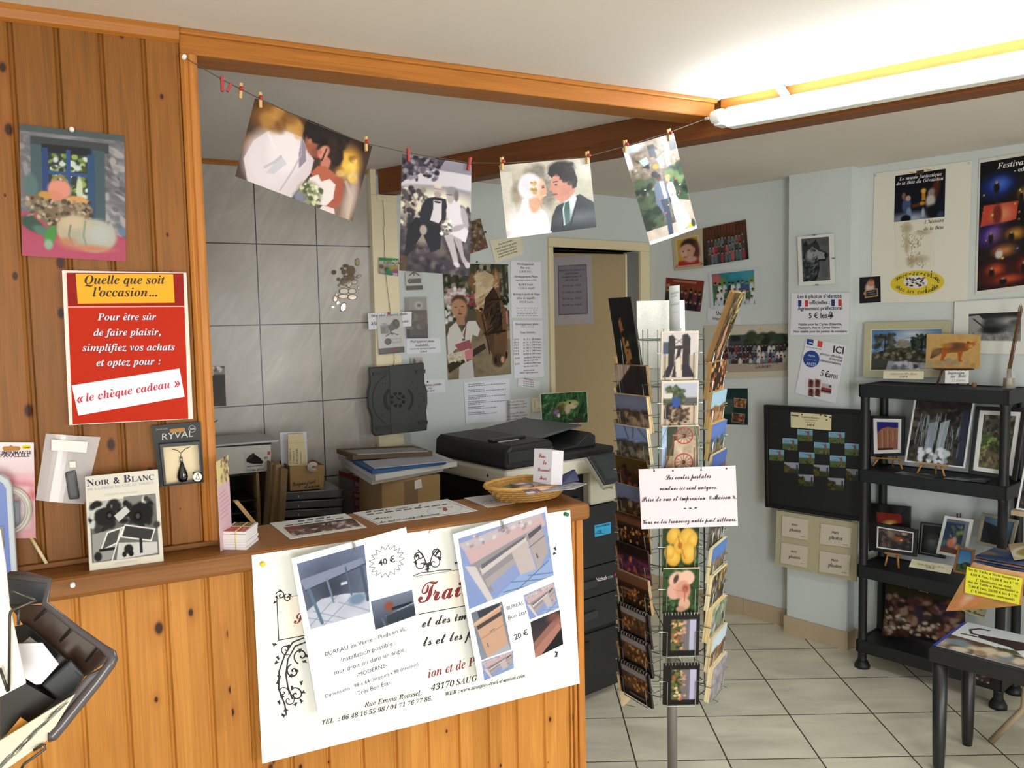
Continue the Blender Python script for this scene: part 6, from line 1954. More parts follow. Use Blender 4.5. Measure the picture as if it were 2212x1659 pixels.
# document feeder
mb = MB(df)
mb.prism([(aL + .002, 1.036), (aL + .245, 1.036), (aL + .245, 1.118), (aL + .225, 1.130), (aL + .03, 1.126), (aL + .008, 1.110)], 'y', YF + .004, YF + .5)
mb.build('feeder_cover', M_CB, parent=t, bev=.012)
mb = MB(df)
mb.box(aL + .012, aL + .24, YF - .002, YF + .006, 1.058, 1.104)
mb.build('feeder_front', M_CB2, parent=t, bev=.004)
mb = MB(df)
mb.box(aL + .03, aL + .2, YF + .12, YF + .16, 1.126, 1.139)
mb.build('feeder_guide', mat('#1c1e20', .4), parent=t, bev=.006)
mb = MB(df)
mb.box(aL + .05, aL + .15, YF + .105, YF + .117, 1.126, 1.1305)
mb.build('instruction_strip', mat('#b9bab6', .5), parent=t)
mb = MB(df)
mb.prism([(aL + .2, 1.108), (aL + .2, 1.118), (aR - .08, 1.15), (aR - .07, 1.144), (aL + .3, 1.112)], 'y', YF + .14, YF + .52)
mb.build('document_tray', mat('#4d5051', .5), parent=t, bev=.003)
mb = MB(df)
mb.box(aL + .245, aR - .01, YF + .01, YF + .55, 1.036, 1.066)
mb.build('scanner_lid', M_CB, parent=t, bev=.008)
mb = MB(df)
mb.prism([(aL + .28, 1.066), (aR - .07, 1.066), (aR - .07, 1.11), (aR - .10, 1.128), (aL + .42, 1.082)], 'y', YF + .06, YF + .45)
mb.build('output_tray', mat('#1d1f21', .5), parent=t, bev=.004)
# control panel: tilted screen on an arm
def panel_pts(pts, off):
	return [FP(*z1('D', *p), off) for p in pts]
top_ = panel_pts(((1775, 505), (2125, 448)), .07)
bot_ = panel_pts(((1958, 806), (2170, 770)), .15)
bot_[1] = bot_[0] + (top_[1] - top_[0]) * 1.0
P4 = [top_[0], top_[1], bot_[1], bot_[0]]
nP = (top_[1] - top_[0]).cross(top_[0] - bot_[0]).normalized()
if nP.dot(EYEP - top_[0]) < 0:
	nP = -nP
mb = MB()
mb.hexa([p - nP * .03 for p in P4], [p - nP * .008 for p in P4])
cpn = mb.build('control_panel', M_CW, parent=t, bev=.004)
mb = MB()
mb.hexa([p - nP * .0079 for p in P4], P4)
mb.build('panel_face', M_CB2, parent=cpn, bev=.003)
c_ = sum(P4, Vector()) / 4
mb = MB()
S4 = [c_ + (p - c_) * .78 + (P4[0] - P4[3]) * .04 for p in P4]
mb.hexa([p + nP * .0002 for p in S4], [p + nP * .001 for p in S4])
mb.build('screen', mat('#33383a', .15), parent=cpn)
a_ = DW.at(aR - .07, .82, .93)
mb = MB()
mb.tube([DW.at(aR - .07, .80, .90), DW.at(aR - .07, .87, .93), c_ - nP * .03], [.03, .024, .02], 10)
mb.build('panel_arm', M_CW, parent=t)
mb = MB(df)
mb.box(aR - .1, aR - .0, YF - .07, YF + .01, .90, .925)
mb.build('keypad_shelf', M_CW, parent=t, bev=.006)
ck = Sheet(FP, .0045, .0)
ck.o = t
LET.append(ck)
ck.tx('bizhub', z1('F', 142, 676), z1('F', 198, 662), '#dcdcdc', 'b')
ck.tx('C280', z1('F', 203, 660), z1('F', 231, 653), '#b9b9b9', 's')
ck.poly(zz('F', (238, 634), (247, 630), (243, 650)), '#c2405a')
o1 = sheet('maker_label', None, None, FP, zz('D', (1845, 1226), (2018, 1190), (2018, 1306), (1850, 1348)), None, '#3fa9d8', .0045, .0006, LAMIN, parent=t)
o1.tx('COPY SUR LA INFORMATIQUE', z1('D', 1856, 1254), z1('D', 2008, 1222), '#12303e', 'b', 1.6)
o1.tx('CRI', z1('D', 1880, 1312), z1('D', 1922, 1302), '#12303e', 'b')
o1.ln(zz('D', (1856, 1308), (1890, 1276), (1922, 1270)), .0012, '#12303e')
o1.ln(zz('D', (1856, 1310), (1945, 1306)), .0016, '#12303e')
for i in range(5):
	o1.ln(zz('D', (1940, 1268 + i * 11), (2005 - i % 2 * 14, 1254 + i * 11)), .0006, '#1f5a78')
o1 = sheet('eco_label', None, None, FP, zz('D', (2083, 986), (2115, 979), (2115, 1024), (2085, 1028)), Pic(12, 14, '#9ab0cc', '#5a78a8', 3).l([(.2, .8), (.8, .2)], .12, '#2a4a80'), '#9ab0cc', .0045, .0006, PAPER, parent=t)
# frog photo in a wire holder on the copier
FRP = DW.shift(.30)
def frog():
	p = Pic(84, 56, '#2f5a34', '#274c2c', 77)
	p.sp(90, (0, 0, 1, 1), ['#3f7040', '#1f3c24', '#56884e', '#2a4f30', '#16301c'], .02, .12, .4)
	for i in range(40):
		x, y = p.r.rand(), p.r.rand()
		p.l([(x, y), (x + .12 * (p.r.rand() - .5), y - .3)], .008, ('#5d9158', '#76a868', '#1a3820')[i % 3], .8)
	p.e(.46, .45, .14, .15, '#8a8f52', .15, -10).e(.62, .36, .16, .1, '#9aa060', .12, -8).e(.72, .38, .08, .08, '#b5b478', .3).e(.66, .46, .1, .08, '#c9bfa4', .3).e(.56, .55, .06, .16, '#c2b498', .3, 10).e(.4, .52, .08, .12, '#4f4a24', .4).e(.46, .4, .05, .05, '#6a6430', .5)
	p.e(.615, .35, .018, .028, '#16140c', .2).l([(.7, .42), (.78, .4)], .008, '#5a5a34').l([(.56, .7), (.52, .82), (.66, .9)], .03, '#5a6a3c').e(.3, .64, .06, .12, '#6a5a70', .5).sp(12, (.22, .5, .38, .78), ['#8a7a90', '#4c3d50', '#b5a8b8'], .025).e(.36, .74, .03, .06, '#d8c8c8', .4).e(.76, .9, .1, .07, '#3a2c28', .5)
	return p.frame(.012, '#e2d6cc')
s = sheet('photo_print', 'photo of a green frog in grass, held up by a wire holder on the photocopier', 'photo', FRP, zz('B', (1602, 1287), (2022, 1262), (2037, 1550), (1618, 1560)), frog(), '#e4dcd2', 0, .0012, GLOSS)
mb = MB()
zt_ = 1.150
for base, bx_ in (((1745, 1558), (1768, 1660)), ((1920, 1548), (1870, 1690))):
	A_ = FRP(*z1('B', *base), .004)
	B_ = FRP(*z1('B', *bx_), .01)
	ctrl = [A_ + Vector((0, 0, .02)), A_, A_ + FRP.n * .008 - Vector((0, 0, .008)) + FRP.e * .012, A_ - Vector((0, 0, .004)) + FRP.e * .022, A_ - Vector((0, 0, .016)) + FRP.e * .01, B_]
	mb.tube(ctrl, .0008, 5)
tag(mb.build('wire_holder', mat('#5a4038', .4, .6)), 'thin curly wire holder under the frog photo on the photocopier', 'photo holder')
# ================================================================== REVOLVING POSTCARD RACK
d_ = ray(1449, 1100)
RKP = EYEP + d_ * (2.5 / d_.y)
RKX, RKY = RKP.x, 2.5
rkm = Matrix.Translation((RKX, RKY, 0))
rk = thing('postcard_rack', 'revolving wire postcard rack on a grey pole beside the counter', 'postcard rack', rkm)
RR = .118
def zrow(y, dist=2.36):
	"""height seen at image row y on the front of the rack"""
	d = ray(1470, y)
	return EYE + d.z * dist / d.y
ZT, ZB = zrow(712), zrow(1530)
mb = MB(rkm)
mb.tube([(0, 0, .02), (0, 0, ZT - .05)], .0155, 16)
mb.build('pole', mat('#9d9b98', .35, .7), parent=rk)
mb = MB(rkm)
for i in range(4):
	a = i * math.pi / 2 + .6
	mb.tube([(0, 0, .05), (.1 * math.cos(a), .1 * math.sin(a), .035), (.24 * math.cos(a), .24 * math.sin(a), .013)], .012, 8)
mb.build('foot_cross', mat('#6d6c6a', .4, .6), parent=rk)
COLS = [math.radians(a) for a in (-60, 0, 60, 120, 180, 240)]
mb = MB(rkm)
for z_ in np.linspace(ZB + .01, ZT - .03, 9):
	mb.tube([(RR * .86 * math.cos(t_), RR * .86 * math.sin(t_), z_) for t_ in np.linspace(0, 6.2832, 25)[:-1]], .0017, 5, closed=True)
for a in np.linspace(0, 6.2832, 13)[:-1]:
	mb.tube([(RR * .86 * math.cos(a), RR * .86 * math.sin(a), ZB), (RR * .86 * math.cos(a), RR * .86 * math.sin(a), ZT)], .0014, 5)
for z_ in (ZB + .01, ZT - .03):
	for a in np.linspace(0, 6.2832, 7)[:-1]:
		mb.tube([(0, 0, z_), (RR * .86 * math.cos(a), RR * .86 * math.sin(a), z_)], .0018, 5)
mb.build('wire_drum', M_WIRE, parent=rk)
def colframe(th):
	n = Vector((math.sin(th), -math.cos(th), 0))
	x = Vector((math.cos(th), math.sin(th), 0))
	return x, n
def pocket(_, th, z, w, h, tilt):
	mb = MB()
	"""wire pocket: two front uprights with hooks back to the drum, floor bar"""
	x, n = colframe(th)
	o = Vector((RKX, RKY, z))
	d0 = RR + .022
	tl = math.tan(tilt)
	for s_ in (-1, 1):
		p = [o + n * (RR * .84) + x * (s_ * w * .50), o + n * (RR * .84) + x * (s_ * w * .50) + Vector((0, 0, h)), ]
		f0 = o + n * d0 + x * (s_ * w * .36)
		f1 = f0 + Vector((0, 0, h)) + n * (h * tl)
		g = o + n * (RR + .03) + x * (s_ * w * .56) + Vector((0, 0, h))
		mb.tube([o + n * (RR * .84) + x * (s_ * w * .36), f0, f1, g, p[1]], .0013, 5)
	mb.tube([o + n * d0 - x * (w * .36), o + n * d0 + x * (w * .36)], .0013, 5)
	mb.build('wire_pocket', M_WIRE, parent=rk)
def card_pile(th, z, w, h, th_n, pic, label, tilt=math.radians(8), edge='#c9b48c', fan=0.0, spiral_=False, group='postcards on the rack', shift=0.0):
	"""a pile of cards in one pocket: front card and the cards behind it"""
	x, n = colframe(th)
	up = (Vector((0, 0, 1)) * math.cos(tilt) + n * math.sin(tilt)).normalized()
	nn = n * math.cos(tilt) - Vector((0, 0, 1)) * math.sin(tilt)
	o = Vector((RKX, RKY, z + .003)) + n * (RR + .018) + x * shift
	a, b = o - x * (w / 2), o + x * (w / 2)
	P4 = [a + up * h, b + up * h, b, a]
	t = thing('notepad' if spiral_ else 'postcard_stack', label, 'notepad' if spiral_ else 'postcards', Matrix.Translation(o), group)
	grid_mesh('front_card', P4, nn, pic, edge, .0006, GLOSS, t)
	if th_n > .0015:
		mb = MB()
		k = max(1, min(5, int(th_n / .003)))
		r = random.Random(int(z * 1000) + int(th * 10))
		for i in range(k):
			j = x * ((r.random() - .5) * .003) + up * ((r.random() - .5) * .004 - fan * i)
			d0, d1 = -nn * (th_n * i / k + .0003), -nn * (th_n * (i + .9) / k + .0003)
			mb.hexa([p + d1 + j for p in P4], [p + d0 + j for p in P4])
		mb.build('card_pile', mat(edge, .75, vary=.2, bscale=200), parent=t)
	if spiral_:
		mb = MB()
		for i in range(11):
			c = a + (b - a) * ((i + .7) / 11.4) + up * h
			mb.tube([c + up * (.004 * math.cos(q)) + nn * (.004 * math.sin(q) - .002) for q in np.linspace(0, 6.0, 9)], .0009, 5)
		mb.build('spiral_binding', mat('#c9c9c6', .3, .8), parent=t)
	return t
# pictures on the cards
def c_land(sky, far, near, seed, extra=None, w=34, h=24):
	p = Pic(w, h, sky, sky, seed)
	p.e(.5, .2, .7, .2, '#ffffff', .8, al=.15).p([(0, .45), (.3, .38), (.6, .44), (1, .36), (1, 1), (0, 1)], far).p([(0, .65), (.5, .58), (1, .66), (1, 1), (0, 1)], near).n(.35, 12, 9, (0, .36, 1, 1))
	p.sp(26, (0, .5, 1, .95), [far, near, '#3a3428', '#a08a6a'], .05)
	return extra(p) if extra else p
def c_dusk(seed, w=34, h=24):
	return Pic(w, h, '#3d2a26', '#1d120e', seed).b(0, .1, 1, .3, '#8a5a3c', .6).p([(0, .4), (1, .35), (1, 1), (0, 1)], '#2a1a12').sp(40, (0, .4, 1, .8), ['#c9803a', '#8a4a24', '#e0a860', '#4a2a18', '#1a100c'], .025)
def c_black(seed, w=34, h=24, text=True):
	p = Pic(w, h, '#121010', '#121010', seed).b(.12, .08, .9, .72, '#5a4036').b(.12, .08, .9, .26, '#8d8a90').p([(.12, .3), (.9, .26), (.9, .72), (.12, .72)], '#4a3222').sp(40, (.13, .3, .89, .7), ['#b5703a', '#7a4a2a', '#3a2a1e', '#d09458', '#5d5a34'], .03)
	return p.l([(.3, .86), (.78, .86)], .02, '#8a8680') if text else p
def c_shadow():
	p = Pic(40, 52, '#d8cdc8', '#cfc0ac', 81)
	p.b(.06, .06, .94, .5, '#d5cfd2').b(.06, .22, .22, .46, '#4a5262').b(.06, .5, .94, .92, '#c9b8a4')
	p.p([(.2, .1), (.32, .08), (.38, .16), (.36, .7), (.2, .72)], '#2a2426').p([(.56, .08), (.7, .06), (.78, .16), (.76, .72), (.58, .7)], '#2a2426').b(.24, .3, .78, .37, '#3a2a26').p([(.2, .7), (.36, .68), (.24, .94), (.06, .94)], '#1f1c28').p([(.56, .68), (.76, .7), (.92, .94), (.58, .94)], '#201d2a').p([(.46, .3), (.56, .3), (.42, .94), (.3, .94)], '#2c2830').p([(.38, .6), (.5, .5), (.56, .94), (.42, .94)], '#ddd2c6').l([(.34, .14), (.6, .26)], .015, '#4a4040').l([(.6, .14), (.38, .26)], .015, '#4a4040')
	return p.frame(.05, '#e4d8cc')
def c_cart():
	p = Pic(40, 52, '#b9c2da', '#c9b6a0', 83)
	p.b(0, .42, 1, 1, '#cfbaa4').p([(.05, .35), (.2, .2), (.38, .06), (.52, .16), (.66, .34), (.98, .38), (.98, .5), (.05, .48)], '#3f4a36').sp(30, (.1, .1, .62, .42), ['#2d3828', '#55603f', '#6a7450'], .05).b(.62, .34, .98, .5, '#5a5a58').b(.06, .24, .3, .36, '#d8d4cc').p([(.28, .34), (.5, .34), (.52, .56), (.3, .56)], '#2f4f9a').p([(.1, .5), (.3, .44), (.26, .8), (.08, .76)], '#23202a')
	p.sp(60, (.18, .52, .74, .86), ['#3a2a22', '#6d4a34', '#1f1814', '#8a6a4c', '#b09878', '#4a2c24'], .04).e(.5, .72, .2, .12, '#3a2c24', .5, al=.5).sp(14, (.2, .84, .8, .94), ['#3a3028', '#a8947c'], .03)
	return p.frame(.05, '#e6dac8')
def c_wheel():
	p = Pic(46, 60, '#8a8f7a', '#a8906e', 85)
	p.b(.0, 0, .14, 1, '#a9bfe0').b(.14, 0, .42, .62, '#39422f').b(.86, 0, 1, 1, '#7a6a5a').p([(.34, .3), (.9, .2), (.95, 1), (.3, 1)], '#c9b59a').n(.2, 8, 8)
	for cx, cy, r in ((.6, .2, .22), (.6, .76, .24)):
		ts_ = np.linspace(0, 6.2832, 25)
		p.l([(cx + r * math.cos(q), cy + r * .76 * math.sin(q)) for q in ts_], .03, '#b3373a')
		for q in np.linspace(0, 6.2832, 13)[:-1]:
			p.l([(cx, cy), (cx + r * .95 * math.cos(q), cy + r * .72 * math.sin(q))], .016, '#9a3a3a')
		p.e(cx, cy, .045, .035, '#1d1816', .2)
	return p.l([(.08, .9), (.3, .4), (.32, .2)], .04, '#7a4a34').l([(.3, .18), (.6, .2)], .03, '#a5896a').l([(.3, .74), (.6, .76)], .03, '#a5896a')
def c_yellow():
	p = Pic(44, 48, '#24381f', '#2c4024', 87)
	p.sp(60, (0, 0, 1, 1), ['#18280f', '#3b5a2c', '#4c6a38', '#1d2d18'], .05)
	for x, y, a_, b_, r_ in ((.3, .2, .17, .2, 30), (.68, .25, .22, .22, 0), (.8, .34, .14, .2, 20), (.3, .68, .2, .2, -20), (.2, .56, .14, .16, 0), (.72, .6, .2, .24, 10), (.45, .42, .14, .2, 0)):
		p.e(x, y, a_, b_, '#dba63a', .12, r_).e(x + .02, y - .02, a_ * .6, b_ * .6, '#ecc45c', .6)
	return p.e(.48, .42, .06, .07, '#a85a20', .4).l([(.48, .42), (.42, .2)], .03, '#b8731f').l([(.5, .42), (.62, .7)], .03, '#c07f28')
def c_pink():
	p = Pic(44, 54, '#2c4a26', '#284422', 89)
	p.sp(60, (0, 0, 1, 1), ['#1c3015', '#3d6030', '#4d7040', '#15240f'], .05)
	p.e(.42, .26, .26, .2, '#dcb3a0', .12).e(.66, .2, .2, .16, '#e3bda8', .12, 20).e(.32, .5, .2, .18, '#d9a796', .12).e(.56, .48, .2, .22, '#cf9682', .15).e(.6, .78, .16, .14, '#d8aa94', .15).e(.5, .9, .12, .07, '#c99580', .2).e(.36, .22, .06, .1, '#4a3a30', .3, 20).e(.62, .44, .08, .08, '#9a4a3c', .5).l([(.62, .44), (.6, .72)], .03, '#b8685a').l([(.3, .46), (.55, .5)], .02, '#b5786a')
	return p
def c_pad(seed):
	p = Pic(40, 54, '#141213', '#141213', seed)
	p.b(.24, .14, .9, .86, '#6a6a4c').b(.24, .14, .48, .86, '#5d6238').b(.5, .14, .72, .86, '#6d6a70').b(.72, .14, .9, .86, '#b5b5d6').sp(50, (.25, .15, .52, .85), ['#d8a074', '#a85c3c', '#3c4a28', '#7a7a4a', '#e0c8a0', '#2a3420'], .04).sp(14, (.5, .15, .6, .85), ['#c99a80', '#8a6a60'], .04)
	return p
def c_tall(kind):
	if kind == 0:
		p = Pic(34, 62, '#17171a', '#121313', 91)
		return p.p([(.3, .34), (.42, .28), (.46, .44), (.6, .5), (.36, .6)], '#8d5a34').p([(.34, .56), (.6, .54), (.72, .98), (.44, 1)], '#9a6a3a').e(.5, .52, .16, .05, '#141112', .2).sp(20, (.5, .4, 1, 1), ['#1c2418', '#262e20', '#101410'], .09).sp(10, (.36, .6, .6, 1), ['#b5834a', '#6d4424'], .04)
	p = Pic(34, 62, '#5a4a30', '#3a2e22', 93)
	return p.sp(50, (0, 0, 1, 1), ['#c9b06a', '#2a2218', '#7a6238', '#16120e', '#9a8a5c'], .05, .08).p([(.3, .5), (.5, .42), (.62, .9), (.44, 1)], '#c98a70').p([(0, .0), (.2, 0), (.3, 1), (0, 1)], '#3c3024', .6)
def c_sunsetcap():
	return Pic(34, 24, '#221516', '#5a2a3c', 95).b(0, 0, 1, .3, '#1f1414').p([(0, .4), (.5, .34), (1, .42), (1, 1), (0, 1)], '#6a2f4a').sp(40, (0, .4, 1, 1), ['#a8524a', '#402040', '#c9785a', '#2c2030'], .05)
pk = {a: 0 for a in COLS}
# front column, portrait cards
front = [(718, 'shadow', c_shadow, .011, 'postcards of two carved figures and their long shadows, top of the front column'),
         (827, 'cart', c_cart, .012, 'postcards of a loaded cart by a tree, second from the top of the front column'),
         (924, 'wheel', c_wheel, .006, 'postcards of two red cart wheels, right above the hanging sign'),
         (1032, 'plain', lambda: c_land('#9ab4d8', '#5a6a48', '#8a7a5c', 97, None, 30, 40), .008, 'postcards hidden behind the hanging sign in the front column'),
         (1140, 'yellow', c_yellow, .006, 'postcards of a yellow hibiscus, right below the hanging sign'),
         (1232, 'pink', c_pink, .008, 'postcards of a pale pink flower, under the yellow hibiscus cards'),
         (1330, 'pad', lambda: c_pad(98), .006, 'black spiral notepad with a village picture, above the lowest one of the front column'),
         (1438, 'pad', lambda: c_pad(99), .006, 'black spiral notepad with a village picture, bottom of the front column')]
for y, kind, fn, thk, lab in front:
	hh = .137 if kind != 'pad' else .13
	zt_ = zrow(y, 2.5 - RR - .04)
	z0 = zt_ - hh * math.cos(.14)
	card_pile(COLS[1], z0, .104, hh, thk, fn(), lab, edge='#dcd0b8' if kind not in ('pad',) else '#2c2626', spiral_=(kind == 'pad'), group='postcard stacks on the rack' if kind != 'pad' else 'spiral notepads on the rack')
	pocket(pk[COLS[1]], COLS[1], z0, .112, .078, .12)
leftp = [(775, lambda: Pic(34, 24, '#3a2c24', '#241b18', 101).p([(0, 0), (.55, 0), (.05, .6), (0, .6)], '#a39080').p([(0, .62), (.6, .05), (1, .1), (1, 1), (0, 1)], '#2a2220').n(.3, 30, 3), .012, '#8a7450', 'postcards of a dark wooden roof, second row of the left column'),
         (840, lambda: c_land('#5a5f78', '#4a3a30', '#8a7464', 103), .014, '#cbb68f', 'postcards of a village under a grey blue sky, third row of the left column'),
         (907, lambda: c_land('#6a7ea8', '#4a4844', '#77705f', 105, lambda p: p.l([(.3, 0), (.4, .35)], .02, '#2a2624').l([(.6, 0), (.55, .3)], .02, '#2a2624').l([(.75, .05), (.95, .3)], .02, '#2a2624')), .012, '#d4c8a6', 'postcards with bare branches over a frosty field, fourth row of the left column'),
         (976, lambda: Pic(34, 24, '#5a4a1c', '#2a1a18', 107).b(0, 0, 1, .25, '#4a3c18').sp(50, (0, .25, 1, 1), ['#7a3a34', '#4a2220', '#a8645a', '#2c1614'], .05), .004, '#6a5434', 'postcards of a heap of reddish mushrooms, fifth row of the left column'),
         (1036, lambda: c_land('#59688f', '#3a2f28', '#5d4028', 109, lambda p: p.p([(.5, .9), (1, .6), (1, .7), (.6, 1)], '#a87a4a')), .006, '#b59a6c', 'postcards of a dark valley with a lit wall, sixth row of the left column'),
         (1098, lambda: c_dusk(111), .004, '#7a5a38', 'orange postcards of a glowing dusk panorama, seventh row of the left column'),
         (1165, c_sunsetcap, .004, '#3c2a2c', 'purple postcards with a gold caption, eighth row of the left column'),
         (1228, lambda: c_dusk(113).l([(.1, .5), (.6, .5)], .03, '#c98a5c').l([(.15, .62), (.6, .62)], .03, '#a86a44').b(0, 0, 1, .12, '#6a4a3c'), .010, '#a8906a', 'postcards of a lit house at night, ninth row of the left column'),
         (1300, lambda: c_black(115), .006, '#2a2422', 'black-framed notepad with a night panorama, third from the bottom of the left column'),
         (1362, lambda: c_black(117), .010, '#2a2422', 'black-framed notepad with a night panorama, second from the bottom of the left column'),
         (1426, lambda: c_black(119, 34, 24), .006, '#2a2422', 'black-framed notepad with a green field, bottom of the left column')]
for i, (y, fn, thk, edge, lab) in enumerate(leftp):
	hh = .105
	zt_ = zrow(y + 14, 2.5 - RR * .62)
	z0 = zt_ - hh * math.cos(.14)
	card_pile(COLS[0], z0, .146, hh, thk, fn(), lab, edge=edge, spiral_=(i >= 8), group='postcard stacks on the rack' if i < 8 else 'spiral notepads on the rack')
	pocket(pk[COLS[0]], COLS[0], z0, .15, .055, .12)
rightp = [(777, lambda: Pic(34, 24, '#2a1c14', '#3a2418', 121).sp(60, (0, 0, 1, 1), ['#c98a4a', '#6a3a20', '#1a100c', '#a85a34', '#e0b070'], .05), .014, '#9a7a4c', 'brown postcards of autumn lights, second row of the right column'),
          (840, lambda: c_land('#9cc4dc', '#8a5a34', '#b58a5c', 123), .012, '#a88c5c', 'postcards of a red roof under a pale blue sky, third row of the right column'),
          (907, lambda: c_land('#4f6fc0', '#5a6a78', '#7a6a54', 125), .012, '#b5985f', 'postcards of a valley with village roofs, fourth row of the right column'),
          (972, lambda: c_land('#3f5aa8', '#8a4a40', '#5a3a34', 127), .008, '#c9b88c', 'postcards with a deep blue sky, right column just above the sign'),
          (1036, lambda: c_land('#5a78b8', '#5a5a44', '#6a5a44', 129), .008, '#b59a68', 'blue-skied postcards in the right column, partly behind the sign'),
          (1098, lambda: Pic(34, 24, '#5a5650', '#3c3834', 131).sp(30, (0, 0, 1, 1), ['#8a867c', '#2a2826', '#b5b0a4'], .06), .006, '#6a6258', 'grey stone postcards in the right column, at the lower corner of the sign'),
          (1168, lambda: c_land('#4a78c8', '#8a7464', '#6a6a44', 133), .010, '#d8c9a0', 'postcards of a house below a blue sky, eighth row of the right column'),
          (1228, lambda: Pic(34, 24, '#6a6258', '#3a362e', 135).sp(40, (0, 0, 1, 1), ['#d8a83c', '#8a867a', '#26241e', '#a8a294'], .05), .014, '#dcd0ac', 'postcards of stones with yellow spots, ninth row of the right column'),
          (1296, lambda: Pic(34, 24, '#8fa888', '#77756c', 137).sp(40, (0, 0, 1, 1), ['#5d7a4a', '#c9c9c0', '#4a4a44', '#9a968c'], .06), .020, '#dcc594', 'thick pile of green and grey postcards, third from the bottom of the right column'),
          (1358, lambda: c_land('#c2dce8', '#8a5a3c', '#6d5a44', 139), .014, '#cfc09a', 'postcards of a brown church under a white sky, second-lowest in the right column'),
          (1422, lambda: Pic(34, 24, '#a8a2ac', '#8d8a90', 141).n(.3, 8, 6), .014, '#d8c8a0', 'pale violet-grey postcards, bottom of the right column')]
for i, (y, fn, thk, edge, lab) in enumerate(rightp):
	hh = .105
	zt_ = zrow(y + 8, 2.5 - RR * .62)
	z0 = zt_ - hh * math.cos(.14)
	card_pile(COLS[2], z0, .146, hh, thk, fn(), lab, edge=edge, group='postcard stacks on the rack')
	pocket(pk[COLS[2]], COLS[2], z0, .15, .055, .12)
# tall panoramas at the top of the two side columns
zt_ = zrow(640, 2.42)
card_pile(COLS[0], zt_ - .205, .104, .205, .008, c_tall(0), 'tall dark night postcards sticking up at the top of the left column', math.radians(10), '#2a2622', group='tall postcards at the top of the rack', shift=-.018)
card_pile(COLS[2], zt_ - .195, .104, .21, .016, c_tall(1), 'tall brown postcards leaning outward at the top of the right column', math.radians(20), '#8a6a3c', group='tall postcards at the top of the rack')
pocket(pk[COLS[0]], COLS[0], zt_ - .205, .112, .085, .12)
pocket(pk[COLS[2]], COLS[2], zt_ - .195, .112, .085, .2)
# far side: backs and edges that show between the columns
zt_ = zrow(650, 2.64)
card_pile(COLS[4], zt_ - .21, .15, .21, .004, Pic(10, 14, '#8a8a70', '#4a4a3c', 143), 'tall postcards on the far side of the rack, their blank backs showing', math.radians(4), '#eff1e4', group='tall postcards at the top of the rack')
zr = [zrow(y, 2.56) - .1 for y in np.linspace(770, 1440, 11)]
for i, z_ in enumerate(zr):
	card_pile(COLS[5], z_, .146, .105, .008, Pic(10, 8, ('#6a5a44', '#4a5a6a', '#7a6a4c')[i % 3], '#3a3228', 150 + i), 'postcard pile seen edge-on at the left rim of the rack', edge=('#a8895a', '#c9b48c', '#8a7450')[i % 3], group='far-side postcard stacks')
	pocket(pk[COLS[5]], COLS[5], z_, .15, .055, .12)
	pocket(pk[COLS[4]], COLS[4], z_, .112, .055, .12)
	pocket(pk[COLS[3]], COLS[3], z_, .15, .055, .12)
# strip of clear tape and cardboard label above the front column
SIGNP = Plane((RKX, RKY - RR - .075, 0), (1, .0, 0))
s = sheet('paper_strip', 'pale translucent paper strip curling up at the top of the rack', 'strip', Plane((RKX, RKY + .02, 0), (1, 0, 0)), zz('G', (572, 72), (664, 62), (668, 455), (578, 455)), Pic(14, 40, '#c4c8c6', '#b4b8b4', 161).l([(.2, .18), (.8, .16)], .1, '#7a7e7c', .7).l([(.2, .25), (.7, .23)], .08, '#8a8e8c', .7).l([(.2, .42), (.9, .4)], .1, '#8a8e8c', .7).l([(.3, .58), (.8, .58)], .06, '#9a9e9c', .7), '#c4c8c6', 0, .0008, PAPER, bow=.006)
# hanging sign
s = sheet('sign', 'pink-white sign in black script hanging in front of the postcard rack', 'sign', SIGNP, [z1('F', 365, 82), z1('F', 876, 62), z1('F', 889, 380), z1('F', 380, 398)], None, '#dccfd6', 0, .0015, PAPER)
for txt, x0, y0, x1, y1 in (('Les cartes postales', 508, 138, 746, 128), ('vendues ici sont uniques.', 477, 194, 778, 186), ('Prise de vue et impression  « Maison ».', 382, 254, 880, 238), ('- - -', 604, 304, 672, 300), ('Vous ne les trouverez nulle part ailleurs.', 386, 372, 880, 356)):
	s.tx(txt, z1('F', x0, y0), z1('F', x1, y1), '#1d1a20', 'sc', 1.35)
for x, y in ((447, 92), (546, 91), (695, 86), (829, 78)):
	s.poly([z1('F', x + 5 * math.cos(q), y + 5 * math.sin(q)) for q in np.linspace(0, 6.28, 10)[:-1]], '#3a3034')
cpt = lambda k_, x, y, o_=0: SIGNP(*z1(k_, x, y), o_)
FRT = Plane((RKX, RKY - RR - .05, 0), (1, 0, 0))
for i, (pts, lab) in enumerate(((((575, 1245), (560, 1275), (520, 1360), (480, 1500), (448, 1580), (444, 1640)), 'green string holding the left side of the hanging sign'), (((790, 1245), (800, 1290), (825, 1400), (850, 1520), (852, 1590), (848, 1636)), 'green string holding the right side of the hanging sign'))):
	mb = MB()
	mb.tube([FRT(*z1('G', *pts[0]))] + [cpt('G', *p, .003) for p in pts[1:]] + [cpt('G', pts[-1][0], pts[-1][1], -.002)], .0011, 6)
	tag(mb.build('string', mat('#5f8f86', .7)), lab, 'string', 'strings of the hanging sign')
